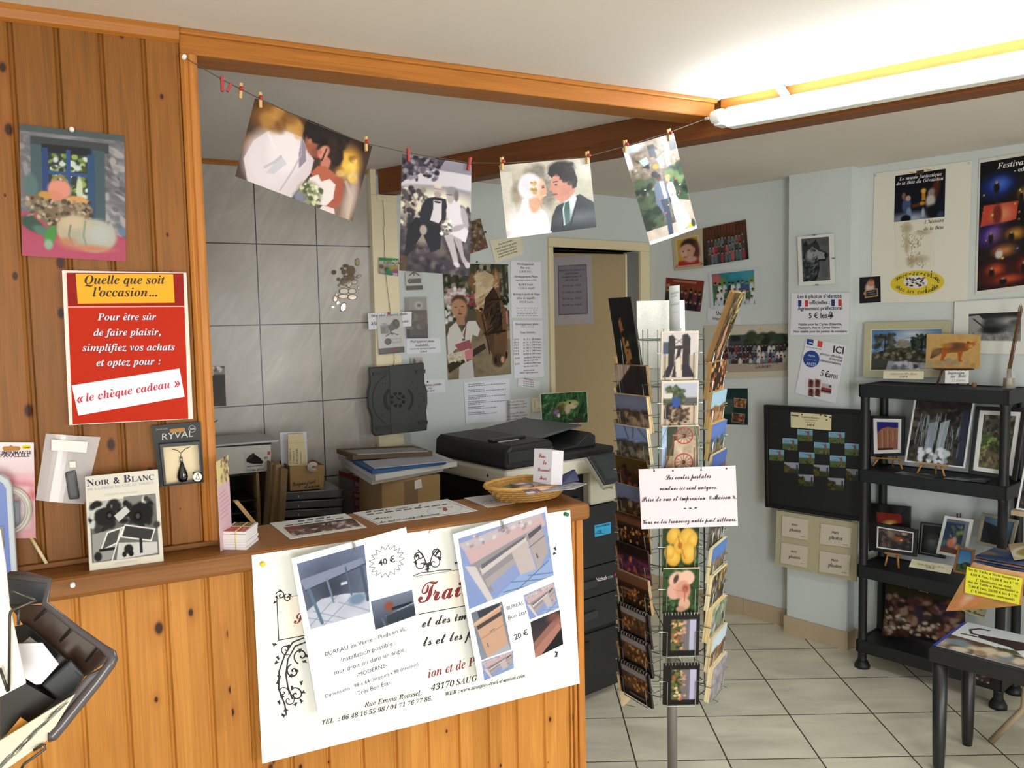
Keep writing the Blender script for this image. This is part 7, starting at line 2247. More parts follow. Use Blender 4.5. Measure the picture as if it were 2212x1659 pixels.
# ================================================================== RIGHT WALL, LEFT OF THE PILLAR
RP = Plane(RW.o - RW.n * RWO, RW.e, RW.n)
def kid():
	p = Pic(40, 56, '#cdbf9f', '#c9bb9c', 201)
	p.b(.12, .14, .9, .9, '#e0d3b2').b(.16, .17, .86, .87, '#d3a63c').e(.52, .95, .45, .16, '#b82f30', .2).b(.16, .76, .86, .87, '#b83234').e(.56, .36, .27, .17, '#3d2a24', .2).e(.78, .55, .12, .25, '#6a3a34', .3).e(.48, .52, .25, .2, '#d9a590', .12).e(.38, .56, .1, .1, '#e3b8a6', .3).e(.7, .5, .05, .06, '#cf9a86', .2)
	return p.e(.36, .5, .04, .014, '#2a1c1a', .3).e(.54, .49, .04, .014, '#2a1c1a', .3).e(.42, .66, .06, .018, '#b5585a', .3).e(.6, .74, .2, .08, '#d9a898', .3).b(.12, .88, .9, .91, '#d9cba8').b(0, .92, 1, 1, '#cdbf9f')
s = sheet('framed_portrait', 'cream-framed portrait of a small child in red on the right wall', 'framed photo', RP, zz('P', (470, 1010), (664, 965), (680, 1222), (488, 1243)), kid(), '#cfc1a2', .004, .008, PAPER)
def group(bg, bg2, box, rows, per, cols, seed, w=70, h=52, pre=None, post=None):
	p = Pic(w, h, bg, bg2, seed).n(.2, 6, 6)
	if pre:
		pre(p)
	p.crowd(box, rows, per, cols, '#b08a72')
	return post(p) if post else p
sheet('group_photo', 'dark class photo of children in rows before a wooden wall, right of the portrait', 'photo', RP, zz('P', (675, 962), (955, 905), (975, 1165), (680, 1212)),
      group('#6b3a24', '#2a2e26', (.1, .3, .95, .86), 3, 11, ['#5a6a70', '#9a3a44', '#3a4450', '#b55a64', '#4a4038', '#6d7478'], 203, 70, 60, lambda p: [p.b(x, 0, x + .015, .45, '#4a2416') for x in np.arange(0, 1, .07)] and p.b(0, .82, 1, 1, '#1c2620')), '#3a3430', .004, .006, GLOSS, 'group photos on the right wall')
sheet('group_photo', 'reddish-brown photo of standing adults in a hall, above the rack', 'photo', RP, zz('P', (428, 1288), (680, 1312), (655, 1515), (418, 1492)),
      group('#8d4a2a', '#5a2a20', (.02, .3, .98, .95), 2, 8, ['#4a2a34', '#2a2430', '#3a3038', '#6d3440', '#242028'], 205, 60, 50, lambda p: p.b(0, 0, 1, .2, '#8a3a2a').b(.2, .06, .8, .12, '#d8b8a8', .5).b(.02, .2, .12, .6, '#c98a4a')), '#cfc6bc', .004, .001, GLOSS, 'group photos on the right wall')
sheet('group_photo', 'bright turquoise photo of children in white shirts before a painted jungle wall', 'photo', RP, zz('P', (708, 1258), (1048, 1220), (1054, 1476), (722, 1490)),
      group('#3a8fa8', '#2f6a4a', (.1, .3, .88, .92), 3, 9, ['#dfe3e8', '#c9d3de', '#3a5a8a', '#e8e6e2', '#4a6a50', '#2a3440'], 207, 70, 54, lambda p: p.e(.2, .45, .08, .3, '#5a9a4a', .3, 30).e(.85, .15, .2, .2, '#4aa0b8', .4).e(.15, .2, .1, .16, '#c96a6a', .4).e(.9, .4, .12, .2, '#6aa848', .4), lambda p: p.b(0, .0, 1, .05, '#dfe2e6').b(0, 0, .07, 1, '#dfe2e6').b(.89, 0, 1, 1, '#dfe2e6').b(0, .94, 1, 1, '#dfe2e6')), '#dfe2e6', .004, .0008, GLOSS, 'group photos on the right wall')
s = sheet('label', 'white label under the turquoise group photo, half behind the rack', 'label', RP, zz('P', (700, 1490), (925, 1545), (921, 1603), (700, 1580)), None, '#d3d6dc', .003, .0008, PAPER)
s.tx('Qui', z1('P', 756, 1532), z1('P', 800, 1540), '#2a2a30', 'tb')
s.tx('réunion', z1('P', 732, 1566), z1('P', 820, 1580), '#2a2a30', 'tb')
def villagegroup():
	p = Pic(100, 62, '#d6cfbd', '#d8d1be', 209)
	p.b(.12, .18, .97, .88, '#b5a79a').b(.12, .18, .97, .45, '#5f6a66').b(.12, .18, .3, .4, '#c9c9c8').b(.3, .18, .55, .42, '#4a4e52').b(.34, .2, .44, .3, '#2c2f33').sp(30, (.55, .2, .97, .42), ['#3a4a38', '#54644c', '#2a3428'], .05)
	p.crowd((.13, .36, .96, .7), 3, 20, ['#d8d4d0', '#3a4456', '#8a3a44', '#c9c6c2', '#2a2c38', '#6a7a94', '#e0dedb', '#4a3038'], '#b59480')
	return p.b(.12, .72, .97, .88, '#b8a89a')
s = sheet('group_photo', 'cream-mounted photo of a large village crowd outdoors, beside the pillar', 'photo', RP, zz('G', (870, 412), (1612, 395), (1606, 843), (880, 868)), villagegroup(), '#d6cfbd', .005, .002, PAPER, 'group photos on the right wall')
s.tx('Vendanges, repas du village', z1('G', 1240, 740), z1('G', 1516, 728), '#3a3034', 'sc', 1.4)
s.tx('le 02.09.2017', z1('G', 1312, 774), z1('G', 1444, 766), '#3a3034', 'sc', 1.2)
pushpin(RP(*z1('G', 1360, 434), .007), RP.n, '#d0bd2c', 'yellow push pin at the top of the cream-mounted crowd photo', .005, .006)
s = sheet('green_card', 'dark green card with two small orange pictures on the wall behind the rack', 'card', RP, zz('G', (1040, 945), (1245, 945), (1246, 1256), (1028, 1250)), Pic(30, 44, '#1f3d3c', '#1b3634', 211).b(0, .3, .42, .7, '#6a7468', .6), '#1f3d3c', .003, .001, PAPER)
s.part('small_picture', zz('G', (1128, 1022), (1236, 1036), (1228, 1112), (1128, 1102)), Pic(20, 14, '#a8603a', '#6a3a24', 213).sp(20, (0, 0, 1, 1), ['#c98a54', '#4a2a1c', '#8a8a70'], .08).frame(.06, '#c9b8a0'))
s.part('small_picture', zz('G', (1112, 1150), (1222, 1164), (1214, 1245), (1110, 1230)), Pic(20, 14, '#9a5a4a', '#4a2a24', 215).sp(20, (0, 0, 1, 1), ['#c98a74', '#3a2220', '#7a5a50'], .08).frame(.06, '#c9b8a0'))

# ================================================================== PILLAR
def wolf():
	p = Pic(56, 80, '#5a5d5e', '#66696a', 217)
	p.n(.15, 8, 8).p([(.06, .12), (.16, .04), (.26, .16), (.5, .08), (.6, .12), (.68, .28), (.9, .36), (.94, .46), (.84, .56), (.62, .52), (.64, .72), (.5, .98), (.1, 1), (.04, .6)], '#33363a')
	p.p([(.2, .3), (.4, .2), (.6, .3), (.86, .38), (.84, .5), (.6, .5), (.4, .6), (.24, .5)], '#9a9d9e').e(.4, .28, .1, .05, '#5a5d60', .4).e(.88, .42, .07, .05, '#121314', .15).e(.48, .3, .04, .014, '#0e0f10', .2).l([(.6, .52), (.84, .52)], .04, '#18191a').p([(.1, .14), (.16, .06), (.22, .2)], '#1a1c1e').p([(.42, .12), (.54, .04), (.58, .16)], '#26282b').sp(60, (.06, .4, .56, 1), ['#26292c', '#4c5054', '#1a1c1f', '#6d7174'], .03, .05).e(.3, .42, .14, .1, '#a8aaab', .6)
	return p
s = sheet('framed_photo', 'frameless glass-clip picture of a grey wolf head on the pillar', 'framed photo', PI_, zz('H', (265, 548), (512, 525), (522, 870), (278, 886)), None, '#dddfda', .012, .004, LAMIN)
s.part('wolf_photo', zz('H', (290, 562), (480, 546), (490, 845), (302, 858)), wolf(), '#55585a', .0002, .0004, GLOSS)
for x, y in ((382, 535), (514, 695), (400, 878)):
	mb = MB()
	c4 = [PI_(*z1('H', x + dx, y + dy), .013) for dx, dy in ((-10, -4), (10, -4), (10, 4), (-10, 4))]
	mb.hexa(c4, [p + PI_.n * .006 for p in c4])
	mb.build('clip', M_STEEL, parent=s.o)
def flag(s, x0, y0, x1, y1, k_='H'):
	w = (x1 - x0) / 3
	for i, c in enumerate(('#2b2f7c', '#e6e6ec', '#c03a3a')):
		s.poly([z1(k_, x0 + w * i, y0), z1(k_, x0 + w * (i + 1), y0), z1(k_, x0 + w * (i + 1), y1), z1(k_, x0 + w * i, y1)], c)
s = sheet('sign', 'white sign about identity photos with two French flags on the pillar', 'sign', PI_, zz('H', (222, 936), (625, 930), (618, 1222), (214, 1226)), None, '#dfe0ea', .003, .001, PAPER)
for txt, x0, y0, x1, y1, st in (('Les 6 photos d’identité', 265, 970, 568, 966, 'b'), ('officielles :', 345, 1012, 488, 1010, 'b'), ('Agreement préfectoral', 265, 1054, 572, 1048, 'b'), ('5 € les 4', 342, 1108, 508, 1104, 'b'), ('Valable pour les Cartes d’Identité,', 268, 1158, 572, 1156, 'b'), ('Passeport, Visa et Cartes Vitales -', 270, 1182, 568, 1180, 'b'), ('Non valable pour les permis de conduire', 238, 1207, 604, 1205, 'b')):
	s.tx(txt, z1('H', x0, y0), z1('H', x1, y1), '#2c2e36', st)
s.ln(zz('H', (342, 1114), (500, 1111)), .0012, '#2c2e36')
s.ln(zz('H', (490, 1062), (476, 1098), (510, 1094)), .004, '#15151a')
s.ln(zz('H', (500, 1068), (492, 1108)), .004, '#15151a')
flag(s, 268, 984, 337, 1028)
flag(s, 497, 978, 568, 1024)
s = sheet('sign', 'tilted white sign reading ICI with a round blue stamp, low on the pillar', 'sign', PI_, zz('I', (325, 284), (601, 336), (524, 741), (248, 664)), None, '#dfe0ea', .0034, .001, PAPER)
s.poly(zz('I', (328, 292), (376, 298), (372, 340), (326, 330)), '#27458f')
s.poly(zz('I', (376, 298), (404, 304), (400, 346), (372, 340)), '#e6e6ec')
s.poly(zz('I', (404, 304), (438, 312), (432, 354), (400, 346)), '#c84a40')
s.ln(zz('I', (345, 318), (362, 322), (378, 334)), .004, '#e6e6ec')
greek(s, z1('I', 322, 350), z1('I', 430, 368), 1.4, '#6a6a74', 5, 3)
s.tx('ICI', z1('I', 508, 388), z1('I', 580, 398), '#26272e', 'b')
for i, (txt, x0, x1, y) in enumerate((('photos officielles', 420, 574, 402), ('d’identité', 480, 570, 436), ('dématérialisées', 420, 564, 448))):
	s.tx(txt, z1('I', x0, y), z1('I', x1, y + (x1 - x0) * .19), '#4a4c58', 'b')
s.poly([z1('I', 359 + 56 * math.cos(q), 432 + 58 * math.sin(q)) for q in np.linspace(0, 6.28, 28)[:-1]], '#26408c')
s.tx('Agréé', z1('I', 336, 412), z1('I', 384, 420), '#b9c6e8', 'b', lift=.0009)
s.tx('service en ligne', z1('I', 328, 436), z1('I', 392, 446), '#8fa2d4', 'b', lift=.0009)
s.tx('ANTS', z1('I', 322, 472), z1('I', 392, 482), '#b9c6e8', 'b', lift=.0009)
s.tx('5 €uros', z1('I', 420, 548), z1('I', 540, 572), '#20222a', 'ti', 1.5)
for i in range(4):
	x, y = 338 + (i % 2) * 46, 566 + (i // 2) * 62
	s.part('id_photo', zz('I', (x, y), (x + 42, y + 9), (x + 38, y + 66), (x - 4, y + 57)), Pic(12, 16, '#c9a8a4', '#b99490', 219 + i).e(.5, .5, .34, .4, '#6a3f38', .2).e(.5, .3, .24, .16, '#4a2c28', .3).b(.2, .8, .8, 1, '#5a4a4c'), '#c9a8a4')
s.part('card_picture', zz('I', (432, 596), (502, 612), (494, 676), (424, 662)), Pic(18, 16, '#d8d4da', '#c9a4a4', 225).b(0, .45, 1, .65, '#a83c40').b(0, .65, 1, .85, '#3a3034').e(.8, .2, .1, .12, '#3a4a8a', .3))
greek(s, z1('I', 322, 590), z1('I', 318, 660), 10, '#c9a0a0', 4, 5)

# magnet board
MBP = PI_.shift(.045)
q = [z1('T', 78, 88), z1('T', 1512, 170), (1877.5, 1129), z1('T', 96, 1494)]
s = sheet('magnet_board', 'black framed magnet board hanging on the pillar beside the shelf', 'magnet board', MBP, q, None, '#121314', .0, .004, mat('#16181a', .55))
fq = [MBP(x, y, .0) for x, y in q]
fc_ = sum(fq, Vector()) / 4
mb = MB()
for i in range(4):
	a_, b_ = fq[i], fq[(i + 1) % 4]
	ia, ib = a_ + (fc_ - a_) * .075, b_ + (fc_ - b_) * .075
	mb.hexa([p - MBP.n * .02 for p in (a_, b_, ib, ia)], [p + MBP.n * .012 for p in (a_, b_, ib, ia)])
mb.build('frame', mat('#0b0c0d', .5), parent=s.o, bev=.002)
lab_ = sheet('label', 'cream label with small paw decorations on the black magnet board', 'label', MBP, zz('T', (435, 193), (997, 233), (992, 446), (437, 402)), None, '#d6cfa8', .0055, .001, PAPER)
lab_.tx('Magnets « Maison »', z1('T', 575, 268), z1('T', 826, 286), '#5a5444', 'ti')
lab_.tx('Pour vos réfrigérateurs', z1('T', 618, 304), z1('T', 800, 316), '#6a6452', 'tb')
lab_.tx('ou tableaux métalliques', z1('T', 628, 336), z1('T', 786, 348), '#6a6452', 'tb')
lab_.tx('4.00 €', z1('T', 655, 382), z1('T', 766, 390), '#2a261e', 'ti')
for x, y in ((455, 235), (480, 238), (505, 240), (530, 244), (590, 228), (850, 232), (905, 240), (925, 252), (978, 264), (930, 300)):
	lab_.poly([z1('T', x + 13 * math.cos(q_) * (1 + .3 * (i_ % 2)), y + 11 * math.sin(q_)) for i_, q_ in enumerate(np.linspace(0, 6.28, 8)[:-1])], '#4a4030')
def mag(kind, seed):
	p = Pic(26, 20, '#7fb4d2', '#6aa0c4', seed)
	if kind == 0:
		return p.b(0, 0, .6, .4, '#a0c4dc', .6).b(0, .48, 1, 1, '#59683f').n(.2, 8, 5, (0, .5, 1, 1)).e(.72, .4, .07, .3, '#8d5a48', .2).l([(.7, .3), (.52, .16)], .05, '#6a4438').sp(12, (.4, .75, .95, .95), ['#2a2c20', '#7a7a6a'], .04).l([(.1, .15), (.5, .18)], .03, '#5a84a4').l([(.1, .3), (.55, .32)], .03, '#5a84a4')
	return Pic(26, 20, '#9a9fae', '#3a4028', seed).b(0, 0, 1, .5, '#9ea3b4').p([(0, .1), (.2, .25), (.5, .55), (1, .7), (1, 1), (0, 1)], '#3c402a').sp(20, (0, .3, .4, .9), ['#54522a', '#2a2e1c', '#6a5a34'], .08).b(.82, .2, .92, .65, '#2a2a34')
places = ['topmost left', 'topmost right', 'second row left', 'second row middle', 'second row right', 'third row left', 'third row middle', 'third row right', 'fourth row left', 'fourth row middle', 'fourth row right', 'bottom row left', 'bottom row right']
for i, (x, y, w, h) in enumerate(((528, 428, 212, 160), (960, 462, 222, 158), (325, 550, 206, 160), (760, 605, 216, 160), (1182, 622, 196, 162), (138, 705, 205, 152), (555, 742, 212, 158), (978, 790, 220, 158), (343, 880, 206, 150), (750, 915, 216, 160), (1203, 972, 164, 160), (540, 1048, 212, 160), (950, 1095, 224, 172))):
	d = w * .055
	sheet('magnet', '%s picture magnet on the black board, showing %s' % (places[i], 'a statue in a green field' if i < 8 else 'a dark hillside under grey sky'), 'magnet', MBP, zz('T', (x, y), (x + w, y + d), (x + w - 2, y + h + d), (x - 1, y + h)), mag(0 if i < 8 else 1, 230 + i), '#22252a', .0055, .002, LAMIN, 'picture magnets on the black board')
# board with four photo cards
MPB = PI_.shift(.03)
s = sheet('display_board', 'beige display board with four cards, below the black magnet board', 'display board', MPB, zz('U', (194, 105), (1042, 236), (1036, 857), (178, 684)), None, '#b3ab8f', .0, .01, PAPER)
for i, q in enumerate((((250, 163), (520, 208), (510, 421), (245, 375)), ((655, 245), (977, 290), (967, 500), (648, 460)), ((240, 446), (516, 490), (502, 713), (230, 660)), ((645, 534), (970, 582), (950, 802), (636, 752)))):
	c_ = sheet('photo_card', ('upper left', 'upper right', 'lower left', 'lower right')[i] + ' white photo folder card on the beige display board', 'card', MPB, zz('U', *q), None, '#c9bfae', .0105, .006, PAPER, 'photo folder cards on the display board')
	(x0, y0), (x1, y1), (x2, y2), (x3, y3) = q
	w, h = x1 - x0, y3 - y0
	sl = (y1 - y0) / w
	f = lambda u, v: z1('U', x0 + w * u, y0 + h * v + sl * w * u)
	c_.tx('mes', f(.34, .42), f(.57, .42), '#2c2a28', 'ti')
	c_.tx('photos', f(.24, .72), f(.70, .70), '#2c2a28', 'ti')
	c_.ln([f(.7, .9), f(.86, .9)], .002, '#4a4642')

# ================================================================== RIGHT WALL: POSTERS
def tavern():
	p = Pic(64, 66, '#12141c', '#16182a', 241)
	p.e(.78, .5, .08, .4, '#5a2c1c', .4, 15).b(0, .86, 1, 1, '#1c2440').e(.35, .95, .4, .1, '#a8b4cc', .8).p([(.36, .66), (.78, .62), (.78, .68), (.36, .74)], '#5a3018').b(.55, .42, .62, .6, '#c9882c').e(.58, .4, .05, .05, '#e8b850', .4).e(.56, .66, .05, .04, '#d89a3a', .4)
	p.e(.25, .66, .09, .17, '#4a5a7a', .2).e(.28, .52, .05, .06, '#c9a088', .2).e(.19, .46, .04, .07, '#8a6a5a', .3).e(.3, .82, .05, .1, '#7a94b8', .3).e(.24, .95, .1, .08, '#101018', .2)
	return p.e(.72, .62, .09, .14, '#c9c4c0', .3).e(.72, .46, .05, .06, '#d0a890', .2).e(.74, .44, .06, .07, '#9a8a80', .4).e(.76, .86, .12, .14, '#14141c', .3).e(.58, .86, .03, .1, '#b5b8c4', .3)
def sepia():
	p = Pic(64, 72, '#f3efde', '#f3efde', 243)
	for i in range(90):
		x, y = .15 + .6 * p.r.rand(), p.r.rand()
		if (x - .35) ** 2 + (y - .35) ** 2 < .09 or (x - .55) ** 2 / .08 + (y - .78) ** 2 / .04 < 1 or (abs(x - .7) < .2 and .2 < y < .5):
			p.l([(x, y), (x + .1 * (p.r.rand() - .5), y + .1 * (p.r.rand() - .3))], .012 + .015 * p.r.rand(), ('#b5a586', '#9a8766', '#c4b696')[i % 3], .8)
	return p.e(.3, .14, .12, .1, '#b09c7a', .5, al=.7).e(.3, .45, .06, .2, '#b8a684', .5, al=.7).e(.6, .8, .2, .07, '#b3a07e', .6, al=.7).e(.4, .85, .1, .09, '#a8946f', .6, al=.6).e(.7, .26, .18, .05, '#c0b090', .5, al=.7)
q = zz('H', (797, 112), (1467, 22), (1436, 992), (768, 1004))
s = sheet('poster', 'large white museum poster with a dark tavern picture and a yellow oval', 'poster', RP, q, None, '#dedbd0', .003, .001, PAPER)
s.part('tavern_picture', zz('H', (938, 128), (1285, 78), (1278, 408), (929, 446)), tavern())
s.part('sepia_drawing', zz('H', (935, 448), (1215, 424), (1210, 762), (940, 772)), sepia(), '#dedbd0')
for txt, x0, y0, x1, y1, c in (('Le musée fantastique', 965, 160, 1258, 124, '#dfe0e6'), ('de la Bête du Gévaudan', 945, 194, 1268, 154, '#dfe0e6'), ("L'histoire", 1136, 458, 1274, 444, '#4a4a44'), ('de la Bête', 1134, 503, 1272, 492, '#4a4a44')):
	s.tx(txt, z1('H', x0, y0), z1('H', x1, y1), c, 'ti', 1.0, lift=.0012)
s.poly(zz('H', (1082, 94), (1136, 84), (1134, 112), (1084, 120)), '#3c2a18', .0016)
for x, y in ((1050, 100), (1168, 82)):
	s.poly([z1('H', x + 20 * math.cos(q_), y + 9 * math.sin(q_)) for q_ in np.linspace(0, 3.14, 9)], '#c9a43c', .0016)
s.poly([z1('H', 1090 + 185 * math.cos(q_), 865 + 86 * math.sin(q_) - 8 * math.cos(q_)) for q_ in np.linspace(0, 6.28, 44)[:-1]], '#d8c02c')
s.poly([z1('H', 1078 + 84 * math.cos(q_), 858 + 44 * math.sin(q_)) for q_ in np.linspace(0, 6.28, 30)[:-1]], '#dcdad0', .0006)
r_ = random.Random(5)
for i in range(34):
	x, y = 1078 + 74 * (r_.random() - .5) * 2 * .8, 858 + 36 * (r_.random() - .5) * 2 * .8
	s.poly([z1('H', x + 12 * math.cos(q_ + i), y + 7 * math.sin(q_ + i)) for q_ in (0, 1.4, 2.6, 4.3)], ('#2c3050', '#8a3a48', '#3a3a4c', '#a8a4b4')[i % 4], .0008)
for i, ch in enumerate('Soupe-de-chimère'):
	q_ = 3.5 + i * .176
	x, y = 1090 + 150 * math.cos(q_), 868 + 60 * math.sin(q_)
	s.tx(ch, z1('H', x - 9, y + 6), z1('H', x + 9, y + 2), '#2a2a20', 'ti', lift=.0008)
for i, ch in enumerate('antre des curiosités'):
	q_ = 2.75 - i * .125
	x, y = 1090 + 150 * math.cos(q_), 872 + 62 * math.sin(q_)
	s.tx(ch, z1('H', x - 8, y + 6), z1('H', x + 8, y + 2), '#2a2a20', 'ti', lift=.0008)
for x, y in ((800, 124), (1444, 40)):
	s.poly([z1('H', x + 10 * math.cos(q_), y + 10 * math.sin(q_)) for q_ in np.linspace(0, 6.28, 12)[:-1]], '#bfc0bc')
def festival():
	p = Pic(96, 130, '#0f0e12', '#0c0b0e', 245)
	def stage(x, y, w, h, c1, c2, fig='#1a1210'):
		p.e(x + w / 2, y + h / 2, w * .55, h * .55, c1, .7).e(x + w * .6, y + h * .4, w * .25, h * .3, c2, .8).e(x + w * .45, y + h * .6, w * .1, h * .3, fig, .3).e(x + w * .45, y + h * .3, w * .05, h * .09, '#b58a70', .3)
	stage(.05, .13, .3, .14, '#1f3a9a', '#4a74d8'); stage(.5, .13, .3, .14, '#3a2418', '#8a5a3c'); stage(.36, .24, .2, .12, '#2a1c16', '#b57a54'); stage(.62, .26, .3, .12, '#241814', '#c9a060')
	p.p([(.05, .34), (.42, .34), (.4, .48), (.02, .5)], '#c94a34').e(.25, .42, .1, .06, '#e8906a', .6).e(.2, .42, .05, .08, '#7a2a20', .3)
	stage(.02, .52, .26, .14, '#5a3aa8', '#a878d8'); stage(.22, .54, .3, .12, '#3a2414', '#d89a3c'); stage(.6, .5, .36, .16, '#2a1a14', '#a85a34')
	stage(.05, .66, .4, .12, '#2c1c18', '#c9824a', '#d8d0cc'); stage(.5, .66, .4, .12, '#1c1424', '#6a3a9a')
	stage(.02, .8, .3, .12, '#5a1c14', '#d85a2c'); stage(.36, .78, .3, .14, '#4a1814', '#b53a24'); stage(.68, .78, .3, .14, '#54201a', '#e06a34'); stage(.1, .9, .4, .08, '#6a2014', '#c9542c')
	return p.sp(16, (.05, .15, .95, .95), ['#e8b84c', '#c9d84a', '#e87a4a', '#7a9ae8'], .012)
s = sheet('poster', 'black concert festival poster with coloured stage pictures, at the right edge', 'poster', RP, [(2115, 344.7), (2335, 308), (2326, 612), (2106.5, 637.8)], None, '#d3d0c8', .003, .001, PAPER)
s.part('stage_pictures', [(2118, 352), (2329, 317), (2321, 601), (2111, 629)], festival(), '#111014', .0003, .0004, GLOSS)
s.tx('Festival Celte', z1('H', 1640, 80), z1('H', 1990, 22), '#dfdcd4', 'ti', lift=.0012)
s.tx('- edition -', z1('H', 1756, 103), z1('H', 1950, 72), '#dfdcd4', 'tb', lift=.0012)
sheet('photo_print', 'small dark photo of a child holding a slate, at the corner of the museum poster', 'photo', RP, zz('H', (692, 828), (835, 818), (838, 998), (692, 1006)),
      Pic(40, 50, '#1e1a22', '#1a161c', 247).e(.5, .42, .22, .2, '#d8c8b8', .3).e(.55, .24, .16, .13, '#c98a6a', .15).e(.55, .14, .14, .05, '#8a5a44', .4).p([(.28, .5), (.85, .46), (.87, .76), (.26, .8)], '#c9a05c').p([(.32, .54), (.81, .5), (.83, .72), (.3, .76)], '#2c2a34').l([(.38, .6), (.7, .57)], .02, '#a8a8b4').l([(.42, .68), (.74, .66)], .02, '#a8a8b4').e(.25, .62, .06, .06, '#c98a6a', .3), '#1e1a22', .0042, .0006, GLOSS)

# ================================================================== PLASTIC SHELF
sh_o = Vector((1.555, 3.716, 0))
SF = Plane(sh_o, RW.e, RW.n)              # front face of the shelf
sfm = SF.frame()
dep = min(.235, -(RP.loc(sh_o)[1]) * -1 - .005) if RP.loc(sh_o)[1] > .1 else .21
dep = RP.loc(sh_o)[1] - .006
LSH = .575
t = thing('shelf_unit', 'black plastic shelf unit with four tiers against the right wall', 'shelf', SF.frame(LSH / 2, -dep / 2, 0))
M_SH = mat('#15171a', .48, 0, .4)
TIERS = (.125, .47, .905, 1.285)
for z_ in TIERS:
	mb = MB(sfm)
	mb.box(-.012, LSH + .012, .002, dep, z_ - .012, z_)
	mb.box(-.014, LSH + .014, -.012, .004, z_ - .052, z_ + .004)
	mb.box(-.014, LSH + .014, dep - .012, dep, z_ - .052, z_ + .004)
	mb.box(-.016, -.002, -.012, dep, z_ - .052, z_ + .004)
	mb.box(LSH + .002, LSH + .016, -.012, dep, z_ - .052, z_ + .004)
	mb.build('tier', M_SH, parent=t, bev=.003)
for a_ in (.006, LSH - .006):
	for y_ in (.008, dep - .02):
		for z0, z1_ in ((.02, TIERS[0] - .05), (TIERS[0], TIERS[1] - .05), (TIERS[1], TIERS[2] - .05), (TIERS[2], TIERS[3] - .05)):
			mb = MB(sfm)
			mb.lathe([(.021, 0), (.0205, .01), (.0185, .03), (.0185, z1_ - z0 - .01), (.021, z1_ - z0)], (a_, y_, z0), 14)
			mb.build('post', M_SH, parent=t)
		mb = MB(sfm)
		mb.lathe([(.034, 0), (.034, .012), (.022, .035)], (a_, y_, 0), 14)
		mb.build('foot', M_SH, parent=t)

def picframe(lab, pl, q, outer, mats, pic, off=0, depth=.014, fw=.07, name='framed_picture', cat='framed picture', group='framed pictures on the shelf', mat_in=None, matw=.2, m=None):
	"""frame with moulding, optional mount and the picture; q the outer corners in photo pixels"""
	P = [pl(x, y, off) for x, y in q]
	c = sum(P, Vector()) / 4
	n = pl.n
	t = thing(name, lab, cat, Matrix.Translation((P[2] + P[3]) / 2), group)
	w = min((P[1] - P[0]).length, (P[3] - P[0]).length)
	def inset(d):
		"""corners moved inward by d metres"""
		e1, e2 = (P[1] - P[0]).normalized(), (P[3] - P[0]).normalized()
		e3, e4 = (P[2] - P[3]).normalized(), (P[2] - P[1]).normalized()
		return [P[0] + e1 * d + e2 * d, P[1] - e1 * d + e4 * d, P[2] - e3 * d - e4 * d, P[3] + e3 * d - e2 * d]
	I = inset(w * fw)
	mb = MB()
	for i in range(4):
		j = (i + 1) % 4
		mb.hexa([P[i] - n * depth, P[j] - n * depth, I[j] - n * depth, I[i] - n * depth], [P[i], P[j], I[j], I[i]])
	mb.build('frame', m or mat(outer, .4), parent=t, bev=.0015)
	mb = MB()
	mb.hexa([p - n * depth for p in I], [p - n * (depth - .003) for p in I])
	mb.build('backing', mat('#4a4038', .8), parent=t)
	d = w * fw
	if mat_in:
		J = inset(d + w * matw)
		mb = MB()
		for i in range(4):
			j = (i + 1) % 4
			mb.hexa([I[i] - n * .006, I[j] - n * .006, J[j] - n * .006, J[i] - n * .006], [I[i] - n * .004, I[j] - n * .004, J[j] - n * .004, J[i] - n * .004])
		mb.build('mount', mat(mat_in, .7), parent=t)
		d += w * matw
	J = inset(d)
	grid_mesh('picture', [p - n * .006 for p in J], n, pic, '#3a3a3a', .0008, GLOSS, t)
	return t, P
M_EASEL = mat('#a8763a', .55)
def easel(pl, lab, xl, xr, y, k_, off, legs, h=.0, top=None, group='small easels on the shelf', m=None, zfloor=None):
	"""small display easel: ledge, front legs, back strut"""
	A, B = pl(*z1(k_, xl, y), off), pl(*z1(k_, xr, y + h), off)
	t = thing('easel', lab, 'easel', Matrix.Translation((A + B) / 2), group)
	m = m or M_EASEL
	mb = MB()
	n, up = pl.n, Vector((0, 0, 1))
	mb.hexa([A - n * .02, B - n * .02, B + n * .006, A + n * .006], [p + up * .006 for p in (A - n * .02, B - n * .02, B + n * .006, A + n * .006)])
	mb.build('ledge', m, parent=t, bev=.001)
	L = (B - A)
	for f0, f1 in ((.2, .08), (.8, .92)):
		mb = MB()
		a_ = A + L * f0 + up * .0
		b_ = A + L * f1
		zf = zfloor if zfloor is not None else a_.z - .03
		b_ = Vector((b_.x, b_.y, zf + .004)) + n * .006
		mb.tube([a_ - n * .004, b_], .0042, 6)
		mb.build('leg', m, parent=t)
	mb = MB()
	ct = A + L * .5 - n * .02
	bz = zfloor if zfloor is not None else A.z - .03
	mb.tube([ct - n * .016 + (up - n * n.z).normalized() * (top or .06), Vector((ct.x, ct.y, bz + .004)) - n * .03], .0036, 6)
	mb.build('back_strut', m, parent=t)
	if top:
		mb = MB()
		for f in (.36, .64):
			mb.tube([A + L * f - n * .034, A + L * (f + (.5 - f) * .3) - n * .034 + (up - n * n.z).normalized() * top], .0035, 6)
		mb.build('uprights', m, parent=t)
	return t
